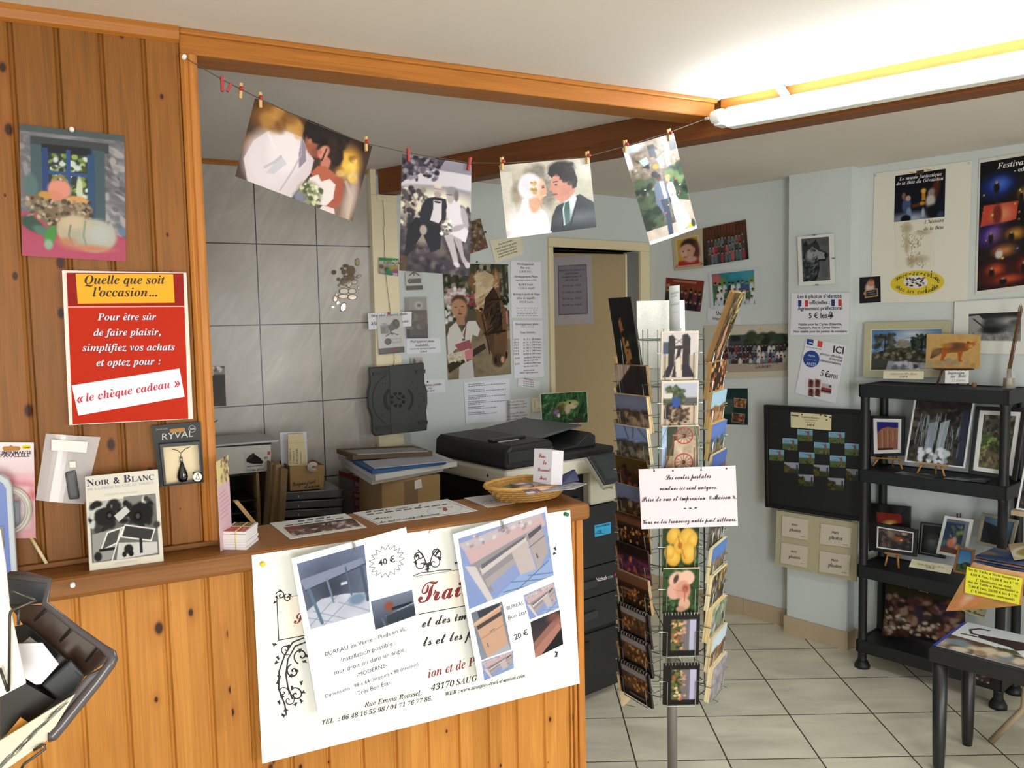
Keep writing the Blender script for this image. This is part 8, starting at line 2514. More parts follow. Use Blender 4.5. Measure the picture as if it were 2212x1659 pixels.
def rocktrees():
	p = Pic(84, 58, '#5a86c0', '#8fb0d4', 251)
	p.e(.6, .12, .2, .1, '#dfe6ee', .8).e(.85, .2, .2, .12, '#c9d6e6', .8).e(.5, .25, .2, .08, '#b9cce2', .8)
	p.p([(0, .62), (.2, .5), (.36, .4), (.5, .36), (.6, .46), (.8, .56), (1, .66), (1, 1), (0, 1)], '#4c4a3c').n(.4, 14, 12, (0, .36, 1, 1)).p([(.36, .36), (.4, .26), (.44, .23), (.54, .26), (.58, .4), (.5, .46), (.36, .44)], '#a09a8c').n(.2, 20, 20, (.34, .2, .6, .5))
	p.sp(60, (.06, .12, .34, .46), ['#3a3a30', '#4c5044', '#2a2c24', '#6a6a5c'], .03, al=.7).l([(.2, .6), (.2, .2)], .018, '#2a261e').sp(40, (.6, .16, .84, .46), ['#2f3830', '#445044', '#1f2820'], .03).l([(.73, .55), (.74, .25)], .02, '#2a261e').sp(70, (0, .55, 1, .8), ['#6a6450', '#3a3a2c', '#8a8470', '#2c2c22'], .03)
	return p.p([(.26, .78), (.5, .8), (1, .86), (1, 1), (.2, 1)], '#a8aebc').sp(20, (.3, .82, 1, 1), ['#d8dce6', '#7a8090', '#4a4a48'], .04).p([(0, .7), (.26, .76), (.22, 1), (0, 1)], '#4a4c44')
T1 = TIERS[3] + .004
LEANP = lambda off, k=.18: Plane(SF.o + SF.n * off + Vector((0, 0, T1)), SF.e, (SF.n + Vector((0, 0, k))).normalized())
pA = LEANP(-dep + .05, .12)
picframe('wide pale-framed picture of a rock and pine trees on top of the shelf', pA, zz('I', (725, 180), (1315, 168), (1305, 560), (713, 560)), '#b9b596', 0, rocktrees(), 0, .014, .12, mat_in='#cfcbb0', matw=.02)
def tagcard(lab, pl, q, k_, c='#d6d0b4', group='price tags on the shelf', th=.002, off=0):
	return sheet('price_tag', lab, 'price tag', pl, zz(k_, *q), None, c, off, th, PAPER, group)
pT = LEANP(-.03, .25)
s = tagcard('cream price tag in front of the rock and pine picture', pT, ((858, 516), (1135, 517), (1133, 572), (855, 568)), 'I')
s.tx('Cadre photo 30 x 40 cm', z1('I', 904, 540), z1('I', 1086, 541), '#8a8468', 'ti')
s.tx('32,00 €', z1('I', 962, 560), z1('I', 1024, 560), '#6a6450', 'ti')
def fox():
	p = Pic(72, 48, '#d3ab6c', '#d0a868', 253)
	p.n(.05, 6, 5).sp(20, (0, .0, 1, .3), ['#c99a58', '#dcb880'], .05, al=.4).sp(26, (.05, .76, .95, .92), ['#b08a5a', '#c49c64', '#98a090'], .05, al=.5)
	p.p([(.08, .72), (.12, .52), (.22, .42), (.34, .4), (.34, .5), (.24, .62), (.12, .72)], '#6a5440').e(.2, .52, .08, .1, '#8a6a48', .5).p([(.28, .5), (.36, .3), (.5, .25), (.7, .24), (.8, .3), (.8, .46), (.66, .54), (.5, .54), (.4, .56)], '#9a6030').e(.56, .36, .14, .1, '#6a4a38', .6).e(.4, .34, .1, .07, '#b8783c', .5)
	p.p([(.3, .48), (.42, .5), (.38, .64), (.34, .74), (.38, .78), (.28, .78), (.3, .62)], '#b8602c').p([(.6, .5), (.7, .48), (.66, .74), (.7, .8), (.62, .8), (.6, .6)], '#b5602f').p([(.72, .3), (.78, .2), (.84, .24), (.92, .2), (.9, .34), (.84, .42), (.76, .42)], '#b5682e').e(.84, .35, .04, .05, '#d8a878', .5)
	return p.p([(.76, .26), (.78, .19), (.81, .26)], '#6a4426').p([(.87, .25), (.93, .18), (.92, .3)], '#c9843c')
pF = LEANP(-.10, .16)
s = sheet('wood_panel', 'printed wooden panel of a fox on a small easel on top of the shelf', 'panel', pF, zz('I', (1160, 262), (1527, 265), (1521, 500), (1151, 495)), fox(), '#c9a468', 0, .008, PAPER)
easel(pF, 'dark wooden easel carrying the fox panel', 1210, 1470, 506, 'I', .01, 0, 0, .12, m=mat('#5a3a24', .5), zfloor=T1)
s = tagcard('white handwritten tag in front of the fox panel', pT, ((1283, 513), (1445, 513), (1443, 600), (1281, 600)), 'I', '#e2e2e0')
s.tx('Impression', z1('I', 1298, 538), z1('I', 1412, 536), '#3a3a40', 'ti', 1.2)
s.tx('sur  Bois', z1('I', 1316, 562), z1('I', 1424, 558), '#3a3a40', 'ti', 1.2)
s.tx('13 Euros', z1('I', 1324, 588), z1('I', 1420, 586), '#a9a9ac', 'ti', 1.1)
mb = MB()
P = SF(*z1('I', 1482, 580), -.10)
mb.lathe([(.008, 0), (.0085, .001), (.009, .017), (.008, .018)], (P.x, P.y, T1), 12)
tag(mb.build('cork', mat('#8a6a44', .8)), 'small brown cork behind the white handwritten tag', 'cork')
# reed diffuser
P = SF(*z1('I', 1722, 586), -.11)
dm = Matrix.Translation((P.x, P.y, T1)) @ Matrix.Rotation(math.atan2(RW.e.y, RW.e.x), 4, 'Z')
t = thing('reed_diffuser', 'glass reed diffuser bottle with amber liquid on top of the shelf', 'diffuser', dm)
M_GL = clear('#e8ece8', .25, .05)
mb = MB(dm)
mb.lathe([(.0205, 0), (.0215, .004), (.0205, .05), (.018, .06), (.010, .068), (.009, .072), (.012, .076), (.012, .08)], (0, 0, 0), 4, 1.2, 1.2)
mb.build('bottle', M_GL, parent=t, bev=.003)
mb = MB(dm)
mb.lathe([(.017, .004), (.0185, .007), (.0178, .042)], (0, 0, 0), 4, 1.2, 1.2)
mb.build('liquid', mat('#7a5a24', .15, 0, .5), parent=t)
tops = [(1796, 62), (1806, 58), (1812, 66), (1790, 75), (1802, 80), (1815, 85)]
for i, (x, y) in enumerate(tops):
	Tp = SF(*z1('I', x, y), -.09 + .006 * i)
	mb = MB()
	mb.tube([Vector((P.x, P.y, T1 + .008)) + RW.e * (.004 * (i - 2.5)), Vector((P.x, P.y, T1 + .078)) + RW.e * (.0025 * (i - 2.5)), Tp], .0015, 6)
	mb.build('reed', mat('#6a4428', .7), parent=t)
# large black and white picture hanging behind the shelf top
def reclining():
	p = Pic(80, 46, '#7a7d7c', '#8a8d8c', 255)
	p.b(0, 0, 1, .2, '#2a2c2c').n(.2, 6, 4).p([(0, .1), (.2, .06), (.34, .3), (.3, .7), (0, .8)], '#a3a6a4').e(.42, .45, .14, .3, '#3a3c3c', .4).e(.66, .36, .22, .24, '#4c4f4f', .5).e(.8, .3, .2, .12, '#a8abaa', .6).e(.9, .36, .12, .1, '#5a5d5d', .4).l([(.1, .2), (.3, .5), (.34, .7)], .03, '#3c3e3e').p([(0, .8), (.3, .7), (.6, .72), (1, .66), (1, 1), (0, 1)], '#8f9291').n(.25, 20, 8, (0, .66, 1, 1)).e(.46, .62, .2, .12, '#1c1d1d', .5)
	return p
picframe('large white-mounted black and white picture hanging behind the reed diffuser', RP, [(2061.6, 651), (2240, 640.5), (2238, 768), (2058.5, 764)], '#c9ccc8', 0, reclining(), .012, .01, .015, mat_in='#dcdedb', matw=.24, group='framed pictures by the shelf')

# second tier
T2 = TIERS[2] + .004
def tierplane(z, off, k):
	return Plane(SF.o + SF.n * off + Vector((0, 0, z)), SF.e, (SF.n + Vector((0, 0, k))).normalized())
pB = tierplane(T2, -.10, .12)
def basalt():
	p = Pic(34, 48, '#2a2a80', '#3a2a6a', 257)
	p.p([(0, .42), (.2, .26), (.5, .18), (.8, .22), (1, .2), (1, 1), (0, 1)], '#a8745a')
	for i in range(12):
		x = i / 12
		p.l([(x, .3), (x + .01, .96)], .028, ('#c99a7a', '#5a3a30', '#8a5a48')[i % 3])
	return p.l([(.62, .2), (.62, .04)], .03, '#3a2a5a').b(0, .92, 1, 1, '#4a2a20').p([(.7, .7), (1, .6), (1, 1), (.8, 1)], '#9a6a54')
picframe('small black-framed picture of rock columns under a violet sky, on an easel', pB, zz('I', (765, 822), (1000, 826), (994, 1098), (771, 1104)), '#101113', 0, basalt(), 0, .012, .08, mat_in='#dcdcdc', matw=.1)
easel(pB, 'pale wooden easel under the picture of rock columns', 770, 1010, 1118, 'I', .012, 0, 10, .16, zfloor=T2)
def falls():
	p = Pic(70, 78, '#2a2422', '#3c3632', 259)
	p.sp(120, (0, 0, 1, 1), ['#1c1815', '#4a423a', '#2f3424', '#5a544c', '#3a3a2c'], .05)
	for i in range(70):
		x, y = .1 + .8 * p.r.rand(), .2 + .5 * p.r.rand()
		p.l([(x, y), (x + .02 * (p.r.rand() - .5), y + .12 + .12 * p.r.rand())], .012, ('#8fa0b0', '#b9c6d2', '#6a7a88')[i % 3], .7)
	p.p([(.3, .38), (.46, .34), (.42, .84), (.28, .84)], '#9fb0c0', .75).p([(.5, .36), (.66, .3), (.6, .86), (.48, .86)], '#b3c2d0', .75).sp(40, (.2, .78, .7, .98), ['#c3ced8', '#8a98a6', '#e0e6ec'], .04).b(.86, 0, 1, 1, '#2a3048', .8).b(0, 0, 1, .14, '#2a1e1c', .7)
	return p
pC = tierplane(T2, -.045, .16)
picframe('large silver-framed picture of a frozen waterfall on the second tier', pC, zz('I', (1070, 697), (1484, 712), (1415, 1186), (1000, 1141)), '#c9ccd0', 0, falls(), .004, .014, .03)
easel(pC, 'pale wooden easel under the waterfall picture', 1075, 1300, 1152, 'I', .012, 0, 22, .18, zfloor=T2)
def greenvalley():
	return Pic(44, 70, '#4a4a3c', '#6a6a4a', 261).sp(90, (0, 0, 1, .45), ['#5a5448', '#3a3a30', '#7a7466', '#2c3022', '#4a4238'], .07).b(0, .38, 1, .62, '#5d7038', .6).sp(70, (0, .4, 1, .7), ['#6a8040', '#42542a', '#8a9a58', '#34422a'], .05).sp(60, (0, .62, 1, 1), ['#6a5448', '#8a7464', '#4a3c34', '#7a8a4a'], .06)
pD = tierplane(T2, -.03, .2)
picframe('black-framed picture of a green valley with a white mount, right of the waterfall', pD, zz('I', (1492, 756), (1842, 770), (1768, 1272), (1438, 1222)), '#0e0f11', 0, greenvalley(), 0, .014, .09, mat_in='#cfd2d2', matw=.09)
_, EFR = picframe('white-framed picture on the pale easel at the right edge, in front of the shelf', tierplane(T2 - .04, .055, .16), [(2216, 985), (2330, 990), (2300, 1118), (2194, 1100)], '#d3d6da', 0, falls(), 0, .012, .04, group='framed pictures by the shelf')
# leaflets lying on the second tier
PT2 = Plane((0, 0, T2), RW.e, (0, 0, 1))
for i, (q, lab) in enumerate(((((975, 1205), (1232, 1232), (1195, 1258), (935, 1218)), 'shiny flat print lying on the second tier below the waterfall picture'), (((1300, 1242), (1592, 1258), (1560, 1285), (1268, 1256)), 'shiny flat print lying on the second tier below the green valley picture'))):
	sheet('flat_print', lab, 'print', PT2, zz('I', *q), Pic(20, 8, '#6a6e76', '#4a4c52', 263 + i).sp(14, (0, 0, 1, 1), ['#9aa0a8', '#3a3c40', '#c9ccd0'], .1), '#8a8d92', .001, .0008, GLOSS, 'flat prints on the second tier')

# third tier
T3 = TIERS[1] + .004
pE = tierplane(T3, -.15, .06)
picframe('black-framed picture of a red sunset at the back of the third tier', pE, zz('J', (352, 214), (768, 250), (762, 560), (350, 700)), '#121212', 0, Pic(40, 40, '#8a2f28', '#8a3426', 265).e(.5, .42, .24, .1, '#e8b45a', .5).b(0, .5, 1, 1, '#2a1412').e(.5, .46, .1, .05, '#f6e0a0', .4), 0, .012, .2)
pG = tierplane(T3, -.055, .1)
picframe('black frame with a thin white line and a dim forge scene, on the third tier', pG, zz('J', (402, 408), (838, 478), (822, 752), (392, 690)), '#151515', 0, Pic(56, 40, '#4a3e3a', '#2e2a2c', 267).sp(60, (0, 0, 1, 1), ['#2a2628', '#5a4c48', '#3a3638', '#6d5a50'], .06).e(.62, .45, .14, .12, '#a85a34', .5).e(.68, .48, .03, .04, '#ffe0b0', .3).e(.35, .2, .1, .2, '#8a7a6c', .5).e(.75, .12, .08, .08, '#b5a294', .4), 0, .014, .12, mat_in='#e0e0de', matw=.045)
easel(pG, 'tiny pale wooden easel under the forge picture', 510, 672, 716, 'J', .012, 0, 20, .08, zfloor=T3)
picframe('dark frame with a dim grey portrait on the third tier, behind the pumpkin picture', tierplane(T3, -.10, .08), zz('J', (866, 402), (1130, 432), (1110, 772), (838, 722)), '#1a1a1c', 0, Pic(36, 44, '#1f1f20', '#2a2a2b', 269).e(.5, .62, .28, .24, '#565a5c', .6).e(.5, .55, .14, .1, '#6d7072', .6).e(.5, .4, .2, .1, '#3a3c3d', .5), 0, .012, .08, mat_in='#8a8d90', matw=.02)
def smallpumpkin():
	return Pic(38, 46, '#2a3a5c', '#303f5a', 271).b(0, 0, 1, .1, '#6a6e78').b(.82, 0, 1, 1, '#7a808c').sp(30, (.2, .15, .75, .5), ['#3a4a34', '#55683a', '#24304a', '#7a8a50'], .06).b(.44, .1, .5, .6, '#2a4478').e(.4, .7, .2, .14, '#d8846a', .3).e(.5, .6, .1, .1, '#e0a08a', .4).e(.7, .8, .14, .1, '#d8b48a', .4).b(0, .85, 1, 1, '#7a2a34').e(.35, .92, .3, .08, '#6a4a34', .4).e(.1, .72, .1, .1, '#4a7a78', .4)
pH = tierplane(T3, -.05, .16)
picframe('white-framed picture of pumpkins before a blue window on the third tier', pH, zz('J', (1107, 338), (1392, 380), (1315, 778), (1020, 716)), '#c9ccc9', 0, smallpumpkin(), 0, .012, .11)
mb = MB()
for dx in (0, 32):
	P = pH(*z1('J', 1235 + dx, 350), .004)
	mb.tube([P - Vector((0, 0, .004)), P + Vector((0, 0, .014))], .0035, 8)
tag(mb.build('easel_tip', mat('#1c1412', .5)), 'two dark easel tips showing above the pumpkin picture on the third tier', 'easel')
picframe('beige-framed dark landscape at the right end of the third tier', tierplane(T3, -.09, .14), zz('J', (1480, 308), (1842, 388), (1770, 700), (1420, 620)), '#8a8272', 0, Pic(44, 40, '#5a7898', '#3a4a5c', 273).p([(0, .2), (.5, .3), (.8, .7), (1, .8), (1, 1), (0, 1)], '#1c1c20').sp(20, (0, .3, .6, 1), ['#24242a', '#34343c', '#141418'], .1), 0, .012, .1)
picframe('small wooden frame with a blue sky picture, leaning at the front of the third tier', tierplane(T3, -.012, .2), zz('J', (1242, 644), (1408, 682), (1372, 940), (1186, 900)), '#8a5a24', 0, Pic(30, 44, '#3a78b4', '#7ab0d0', 275).b(0, .68, 1, 1, '#3a4a28').e(.7, .64, .3, .1, '#2c3c20', .3).sp(14, (0, .7, 1, 1), ['#54683a', '#2a3418'], .1), 0, .01, .14)
pT3 = tierplane(T3, -.018, .35)
s = tagcard('cream price tag on the third tier, in front of the dim portrait', pT3, ((786, 774), (1192, 842), (1166, 924), (754, 850)), 'J')
s.tx('Cadre photo 15 x 20 cm', z1('J', 838, 828), z1('J', 1104, 868), '#8a846c', 'ti')
s.tx('9,90 €', z1('J', 922, 860), z1('J', 1004, 876), '#5a5442', 'ti')

# lowest tier: printed cushion, tag, box
T4 = TIERS[0] + .004
def cushpic():
	p = Pic(100, 90, '#2c2a1a', '#2a1c18', 277)
	p.n(.3, 6, 5).sp(220, (.0, .2, 1, 1), ['#4a2a24', '#6a4438', '#2a1c16', '#8a7060', '#3a3026', '#5a3434', '#33263a', '#241a14'], .05).sp(40, (0, .55, .8, 1), ['#a89880', '#7a6a58', '#b5a894'], .028).p([(0, 0), (1, 0), (1, .18), (0, .24)], '#2e3018', .7)
	return p
pK = tierplane(T4, -.10, .12)
q4 = [pK(*p, .0) for p in zz('J', (520, 945), (1330, 1085), (1330, 1640), (480, 1540))]
N_ = 60
mb = MB()
cols = []
cp_ = cushpic().lincols()
for side in (1, -1):
	for j in range(N_):
		for i in range(N_):
			u, v = i / (N_ - 1), j / (N_ - 1)
			e_ = (1 - (2 * u - 1) ** 6) * (1 - (2 * v - 1) ** 6)
			pu, pv = .5 + (u - .5) * (1 - .05 * (1 - abs(2 * v - 1) ** 3) * 0 - .04 * (1 - (2 * v - 1) ** 2)), .5 + (v - .5) * (1 - .05 * (1 - (2 * u - 1) ** 2))
			P = (q4[0] * (1 - pu) + q4[1] * pu) * (1 - pv) + (q4[3] * (1 - pu) + q4[2] * pu) * pv
			mb.v.append(tuple(P + pK.n * (side * .045 * e_ ** .6)))
			cols.append(cp_[int(v * (len(cp_) - 1)), int(u * (len(cp_[0]) - 1))])
for s_ in (0, 1):
	for j in range(N_ - 1):
		for i in range(N_ - 1):
			a_ = s_ * N_ * N_ + j * N_ + i
			f_ = (a_, a_ + N_, a_ + N_ + 1, a_ + 1)
			mb.face(f_ if s_ == 0 else f_[::-1], True)
CUSH = mb.build('cushion', PAPER, cols=cols, fixn=False)
tag(CUSH, 'dark printed cushion of red and grey stones on the lowest tier', 'cushion')
cs = Sheet(pK, .0465, .0)
cs.o = CUSH
LET.append(cs)
cs.tx('Saugues', z1('J', 665, 1020), z1('J', 850, 1076), '#a39a62', 'sc', 1.3)
cs.tx('1951', z1('J', 850, 1088), z1('J', 945, 1112), '#a39a62', 'ti', 1.3)
s = tagcard('cream handwritten tag on the lowest tier, right of the printed cushion', tierplane(T4 + .1, -.01, .3), ((1232, 1208), (1532, 1276), (1496, 1378), (1196, 1248)), 'J', '#bdb794')
greek(s, z1('J', 1380, 1262), z1('J', 1490, 1290), 5, '#8a8468', 3, 3)
s.tx('Au Beurre', z1('J', 1320, 1290), z1('J', 1500, 1350), '#2a2822', 'sc', 1.3)
P = tierplane(T4, .0, 0)
bq4 = [P(*p, .03) for p in zz('K', (1283, 952), (1432, 1000), (1425, 1068), (1290, 1020))]
for p in bq4[:2]:
	p.z = min(p.z, T4 + .08)
mb = MB()
mb.hexa([p - SF.n * .05 for p in bq4], bq4)
dz_ = max(0, T4 + .002 - min(p.z for p in bq4))
o = grid_mesh('magazine', [p + Vector((0, 0, 0)) for p in bq4], SF.n, Pic(24, 14, '#3a2a26', '#5a3a30', 279).sp(30, (0, 0, 1, 1), ['#8a4a3a', '#2a2a3a', '#b5a08a', '#3a4a3a'], .07), '#4a4038', .004, PAPER)
tag(o, 'colourful magazine hanging over the front edge of the lowest tier', 'magazine')

# ================================================================== SIDE TABLE WITH A PRINT
TZ = .448
l1 = at_z(2015, 1690, 0)
l2 = at_z(2081, 1628, 0)
TTP = Plane((0, 0, TZ), RW.e, (0, 0, 1))
c1 = at_z(*z1('K', 1032, 806), TZ)            # near left corner
c2 = at_z(*z1('K', 1262, 650), TZ)            # far left corner
ez = (c2 - c1)
ez.z = 0
wT = ez.length
ez.normalize()
exx = Vector((ez.y, -ez.x, 0))
tm = Matrix(((exx.x, ez.x, 0, c1.x), (exx.y, ez.y, 0, c1.y), (0, 0, 1, 0), (0, 0, 0, 1)))
t = thing('side_table', 'low black plastic table at the lower right, holding the panther print', 'table', tm)
M_TB = mat('#191a1c', .38, 0, .45)
LT = .55
mb = MB(tm)
mb.box(-.01, LT, -.01, wT + .01, TZ - .012, TZ)
mb.box(-.012, LT, -.014, .0, TZ - .05, TZ - .003)
mb.box(-.012, LT, wT, wT + .014, TZ - .05, TZ - .003)
mb.box(-.014, -.002, -.012, wT + .012, TZ - .05, TZ - .003)
mb.build('tabletop', M_TB, parent=t, bev=.005)
for x in (.018, LT - .04):
	for y in (.016, wT - .016):
		mb = MB(tm)
		mb.lathe([(.016, 0), (.019, .03), (.021, .1), (.026, TZ - .03)], (x, y, 0), 16)
		mb.build('leg', M_TB, parent=t)
def panther():
	p = Pic(100, 60, '#dde4ea', '#e4eaee', 281)
	p.p([(0, .62), (.3, .6), (.5, .72), (.8, .9), (1, .98), (1, 1), (0, 1)], '#8a8078').n(.2, 8, 8, (0, .6, 1, 1)).p([(.0, .55), (.3, .58), (.55, .68), (.8, .8), (1, .84), (1, .96), (.7, .86), (.4, .74), (0, .68)], '#5a463a').e(.2, .85, .3, .12, '#c9b49a', .5).sp(16, (.1, .75, .6, 1), ['#a08c74', '#6a5a4c', '#d8c8b0', '#7a8a9a'], .06).p([(.36, .58), (.5, .56), (.56, .66), (.4, .66)], '#4a5a3a')
	p.p([(.16, .34), (.3, .3), (.5, .24), (.66, .28), (.76, .24), (.8, .3), (.98, .42), (.94, .5), (.82, .5), (.72, .58), (.66, .5), (.56, .46), (.5, .56), (.44, .5), (.34, .48), (.2, .44)], '#3a2a2c').l([(.3, .34), (.12, .36), (.08, .24), (.13, .14), (.2, .12)], .022, '#3a2a2c').p([(.7, .28), (.74, .16), (.79, .28)], '#2a1e20').l([(.2, .42), (.06, .44)], .02, '#3a2a2c')
	return p
q4 = [at_z(*z1('K', *p), TZ + .001) for p in ((1272, 637), (1690, 722), (1760, 985), (1053, 800))]
q4[1] = q4[0] + exx * .42 + ez * -.0
q4[2] = q4[3] + exx * .42
o = grid_mesh('animal_print', q4, Vector((0, 0, 1)), panther(), '#b9bcc4', .003, GLOSS)
tag(o, 'glossy print of a running black panther lying on the low black table', 'print')
o = grid_mesh('blue_print', [p - Vector((0, 0, .0004)) - exx * .012 for p in q4], Vector((0, 0, 1)), None, '#2a4aa8', .0008, GLOSS)
tag(o, 'blue-edged sheet just under the panther print on the low table', 'print')

# ================================================================== DISPLAY STAND WITH TABLE MATS (right edge)
SPL = tierplane(.62, .34, .0)
f1 = at_z(*z1('K', 1440, 1488), 0)
t = thing('display_stand', 'pale wooden easel stand with slanted legs, carrying table mats at the right edge', 'stand', Matrix.Translation(f1))
mb = MB()
top_leg = EFR[2] * .7 + EFR[3] * .3 + RW.n * .02 - Vector((0, 0, .01))
mb.tube([f1 + Vector((0, 0, .01)), SPL(2212, 1530), top_leg - RW.e * .02], .012, 8)
mb.build('leg', mat('#a89478', .6), parent=t)
f2 = at_z(2420, 1700, 0)
mb = MB()
mb.tube([f2 + Vector((0, 0, .01)), top_leg + RW.e * .05], .012, 8)
mb.build('leg', mat('#a89478', .6), parent=t)
mb = MB()
lg = [EFR[3] - RW.e * .01, EFR[2] + RW.e * .01]
mb.hexa([lg[0] + RW.n * .02 - Vector((0, 0, .02)), lg[1] + RW.n * .02 - Vector((0, 0, .02)), lg[1] - RW.n * .04 - Vector((0, 0, .02)), lg[0] - RW.n * .04 - Vector((0, 0, .02))], [lg[0] + RW.n * .02 - Vector((0, 0, .002)), lg[1] + RW.n * .02 - Vector((0, 0, .002)), lg[1] - RW.n * .04 - Vector((0, 0, .002)), lg[0] - RW.n * .04 - Vector((0, 0, .002))])
mb.build('ledge', mat('#a89478', .6), parent=t)
# board of the stand
MZ = SPL(*z1('J', 1560, 890)).z
A_ = SPL(*z1('J', 1400, 880))
mb = MB()
bd = [Vector((A_.x, A_.y, MZ - .02)) + RW.e * a + SPL.n * b for a, b in ((0, .02), (.42, .02), (.42, -.16), (0, -.16))]
mb.hexa(bd, [p + Vector((0, 0, .012)) for p in bd])
mb.build('board', mat('#9a8464', .6), parent=t)
mb = MB()
up_ = (EFR[0] + EFR[1]) / 2
mb.tube([top_leg - RW.n * .045, up_ - RW.n * .035 + (up_ - top_leg) * .12], .010, 8)
mb.build('upright', mat('#a89478', .6), parent=t)
def matpic(seed, c):
	return Pic(40, 24, c[0], c[1], seed).n(.25, 6, 8).sp(30, (0, 0, 1, 1), c, .08)
zl = MZ - .008
stackc = [('#4a4438', '#6a5a48', '#3a3a40'), ('#5a5a64', '#3c4a74', '#6a6a70'), ('#3a4258', '#5a6a94', '#2a3048'), ('#3c4a68', '#55688c', '#2f3a50'), ('#5a4a3c', '#a8683c', '#3a4a3c'), ('#46598a', '#2a3a5c', '#7a6a54')]
names = ['at the bottom of', 'second from the bottom of', 'third from the bottom of', 'third from the top of', 'second from the top of', 'on top of']
for i in range(6):
	q4 = [Vector((A_.x, A_.y, zl)) + RW.e * a + SPL.n * b for a, b in ((.01 + .004 * (i % 3), -.15), (.40, -.15), (.40, .012 + .004 * (i % 2)), (.0 + .004 * (i % 3), .012 + .004 * (i % 2)))]
	o = grid_mesh('table_mat', q4, Vector((0, 0, 1)), matpic(290 + i, stackc[i]), ('#3a4260', '#5a6480', '#4a4a58')[i % 3], .006, LAMIN, None, 0)
	tag(o, 'laminated picture table mat %s the pile at the right edge' % names[i], 'table mat', 'table mats on the stand')
	zl += .0105
# one mat curling down in front, with the yellow price label
dnP = tierplane(.5, .375, .0)
q_ = zz('J', (1395, 800), (1905, 905), (1880, 1230), (1118, 1290))
pts_m = [dnP(*p) for p in q_]
o = grid_mesh('table_mat', pts_m, dnP.n, Pic(44, 40, '#d8a878', '#c08a4a', 301).p([(0, 1), (.2, .4), (.5, .1), (.6, .4), (.4, .9)], '#d98a5a').e(.3, .55, .08, .3, '#e3c4a4', .5, 20).n(.1, 6, 6), '#c9905c', .002, LAMIN, None, .012)
tag(o, 'orange table mat hanging down in front of the pile, behind the yellow label', 'table mat', 'table mats on the stand')
s = sheet('price_label', 'bright yellow price label for table mats at the right edge', 'label', dnP, zz('J', (1330, 846), (1888, 964), (1848, 1226), (1310, 1106)), None, '#e0dc3c', .018, .001, PAPER)
for i, txt in enumerate(('Set de Table « Série Saugues »', '4,60 € l’un, 14.90 € les 4 * !!!', '(* Identiques ou non)', 'Set de Table « Personnalisé »', '7,90 € l’un, 20.90 € les 4 * !!!', '(* 4 identiques seulement)')):
	x0, y0 = 1342 + (0, 22, 80, 0, 6, 30)[i], 884 + i * 42 + (0, 8, 22, -2, 0, 4)[i]
	x1 = (1850, 1840, 1770, 1842, 1830, 1804)[i]
	s.tx(txt, z1('J', x0, y0), z1('J', x1, y0 + (x1 - x0) * .21), '#2a2a10', 'tb')
s = sheet('photo_card', 'pale card with a ring-shaped picture lying over the table mats, right edge', 'card', Plane((0, 0, zl + .002), RW.e, (0, 0, 1)), [(2178, 1176), (2330, 1158), (2340, 1192), (2190, 1210)], Pic(30, 20, '#b5a078', '#c9b890', 303).e(.4, .6, .4, .4, '#e0dccc', .1).e(.4, .62, .32, .3, '#a8944c', .1), '#d8d0b8', 0, .001, PAPER)

# ================================================================== FOREGROUND LEFT: FILE TRAY, WHITE CARDS, WIRE HOLDER
FG = Plane((-.30, .98, 0), (.95, .31, 0))
def fgq(k_, pts, off=0):
	return [FG(*z1(k_, *p), off) for p in pts]
M_SMOKE = mat('#1f2124', .22, 0, .6)
ft = thing('file_tray', 'smoked black plastic letter tray in the left foreground', 'letter tray', Matrix.Translation(FG(*z1('M', 500, 1300))))
def slabq(name, pts, th, m, k_='M', off=0, parent=ft, bev=.0):
	P = fgq(k_, pts, off)
	mb = MB()
	mb.hexa([p - FG.n * th for p in P], P)
	return mb.build(name, m, parent=parent, bev=bev)
# far rim, right wall seen inside, floor, front lip
slabq('back_rim', ((50, 140), (200, 142), (388, 195), (345, 375), (75, 400)), .012, mat('#3c3e44', .3, 0, .5), off=-.10, bev=.002)
slabq('side_wall', ((75, 390), (390, 395), (790, 712), (880, 800), (640, 960), (180, 540)), .004, mat('#3a2a22', .18, 0, .6), off=-.06)
P = [FG(*z1('M', *p), o_) for p, o_ in (((165, 330), -.075), ((385, 400), -.05), ((782, 712), -.02), ((800, 790), -.02), ((665, 930), -.012))]
mb = MB()
rim_ = [FG(*z1('M', *p), o_) for p, o_ in (((60, 160), -.055), ((385, 200), -.055), ((350, 375), -.045), ((600, 575), -.03), ((800, 715), -.018), ((872, 775), -.012), ((880, 810), -.01), ((860, 850), -.008), ((760, 985), -.004), ((600, 1180), .0), ((480, 1330), .004), ((415, 1408), .006), ((380, 1415), .006))]
mb.tube(rim_, [.004] * 5 + [.006] * 8, 8)
mb.build('rim', mat('#4a4446', .25, 0, .6), parent=ft)
slabq('tray_floor', ((0, 1000), (110, 560), (200, 540), (660, 940), (420, 1400), (0, 1440)), .003, M_SMOKE, off=-.05)
slabq('front_lip', ((680, 940), (860, 850), (640, 1130), (415, 1408), (360, 1412), (560, 1090)), .008, mat('#4b4345', .28, 0, .6), off=-.004, bev=.003)
slabq('inner_divider', ((540, 825), (650, 950), (600, 1060), (470, 1140), (320, 1020)), .01, mat('#2c2f31', .4, 0, .4), off=-.03, bev=.003)
slabq('dark_pocket', ((0, 1090), (200, 1000), (430, 1130), (300, 1260), (0, 1420)), .006, mat('#1b1817', .3, 0, .5), off=-.028)
for a_ in (((270, 508), (385, 410)), ((470, 670), (582, 562)), ((672, 828), (785, 715))):
	mb = MB()
	mb.tube([FG(*z1('M', *a_[0]), -.055), FG(*z1('M', *a_[1]), -.045)], .0014, 6)
	mb.build('groove', mat('#0d0c0c', .5), parent=ft)
